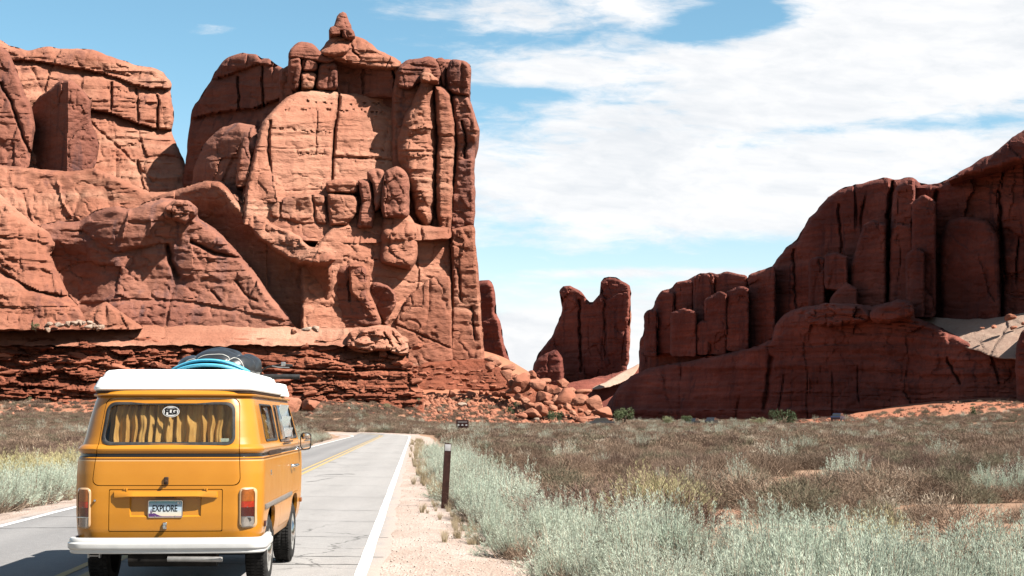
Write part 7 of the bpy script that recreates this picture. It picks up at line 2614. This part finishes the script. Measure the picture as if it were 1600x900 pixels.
GLASS_DK = speckle('dark_glass', (0.03, 0.032, 0.036), 0.12, 0.1, 4, spec=0.7)
car(939, 664, 246, 24, (0.03, 0.032, 0.04), 'dark car parked behind scrub beside the last boulders of the rockfall', R(8))
car(1083, 664, 268, 12, (0.02, 0.02, 0.022), 'black car far off on the red sand, left of a similar one', R(70))
car(1112, 664, 268, 12, (0.025, 0.024, 0.026), 'black car far off on the red sand, right of a similar one', R(72))
car(1310, 669, 262, 13, (0.03, 0.04, 0.09), 'dark blue car far off on the red sand beside two olive bushes', R(65))


# loose rubble below the cliffs, too many to count
def rubble(n, pxr, pyf, Yr, szr, seed):
    r = np.random.default_rng(seed)
    out, sz = [], []
    for i in range(n):
        Yq = r.uniform(*Yr)
        px = r.uniform(*pxr)
        x = (px - 800) / FPX * Yq
        z = float(terrain_z(x, Yq))
        out.append((x, Yq, z))
        sz.append(szr[0] + (szr[1] - szr[0]) * r.random() ** 3)
    return out, sz


RP, RS = [], []
for a in ((900, (-20, 640), None, (244, 268), (0.10, 0.6), 1), (1500, (640, 930), None, (252, 276), (0.12, 0.75), 2), (700, (1230, 1640), None, (215, 300), (0.10, 0.45), 3), (160, (960, 1240), None, (262, 330), (0.1, 0.5), 4)):
    o_, s_ = rubble(*a)
    RP += o_
    RS += s_
b1 = boulder(640, 646, 252, 6, 4, 'small red boulder at the edge of the scrub below the layered ledge', 1, False, None)
b2_ = boulder(705, 648, 252, 5, 4, 'small red boulder at the edge of the scrub above the brown sign', 2, False, None)
SMALL = [boulder_mesh('boulder', 350 + i, 2, 7, rough=0.08) for i in range(2)]
for me, o in zip(SMALL, (b1, b2_)):
    me.materials.append(BOULDER)
    o.data = me
scatter('rubble', np.array(RP), np.array(RS), r2.integers(0, 2, len(RP)), [b1, b2_], 'loose red rubble strewn below the cliffs', 'rubble')

# ------------------------------------------------------------------ real-world albedo
# colours above are relative tints; bring each family to its measured reflectance
ALB = {'yellow_van_paint': 0.345, 'white_fibreglass': 0.62, 'white_bumper_paint': 0.38, 'white_road_paint': 0.55, 'yellow_road_paint': 0.42, 'asphalt': 0.46, 'gravel': 0.44, 'pebble_rock': 0.42, 'sticker_white': 0.42,
       'black_rubber': 0.8, 'tyre_rubber': 0.5, 'pale_sand_rock': 0.28, 'black_vinyl': 0.8, 'chrome': 0.6, 'grey_steel': 0.5, 'mirror_glass': 1, 'sage_leaf': 0.56, 'yellow_curtain': 0.85, 'window_glass': 1, 'plate_print': 0.42, 'wheel_paint': 0.42,
       'blue_foam': 0.5, 'blue_foam_edge': 0.45, 'louvre_glass': 0.45, 'straw': 0.45, 'rabbitbrush_leaf': 0.42, 'pale_twig': 0.38, 'scrub_twig': 0.225, 'olive_twig': 0.21, 'russet_twig': 0.20, 'deep_red_shade_sandstone': 0.30, 'pale_sandstone': 0.375, 'red_sandstone': 0.36}
for m in bpy.data.materials:
    if not m.use_nodes:
        continue
    k = ALB.get(m.name, 0.34)
    if k == 1:
        continue
    nb_ = NB(m.node_tree)
    for n in list(m.node_tree.nodes):
        sock = n.inputs.get('Base Color') if n.type == 'BSDF_PRINCIPLED' else (n.inputs.get('Color') if n.type == 'BSDF_TRANSLUCENT' else None)
        if sock is None:
            continue
        src = sock.links[0].from_socket if sock.links else tuple(sock.default_value)
        nb_.put(sock, nb_.mix(1.0, src, (k, k, k), 'MULTIPLY'))
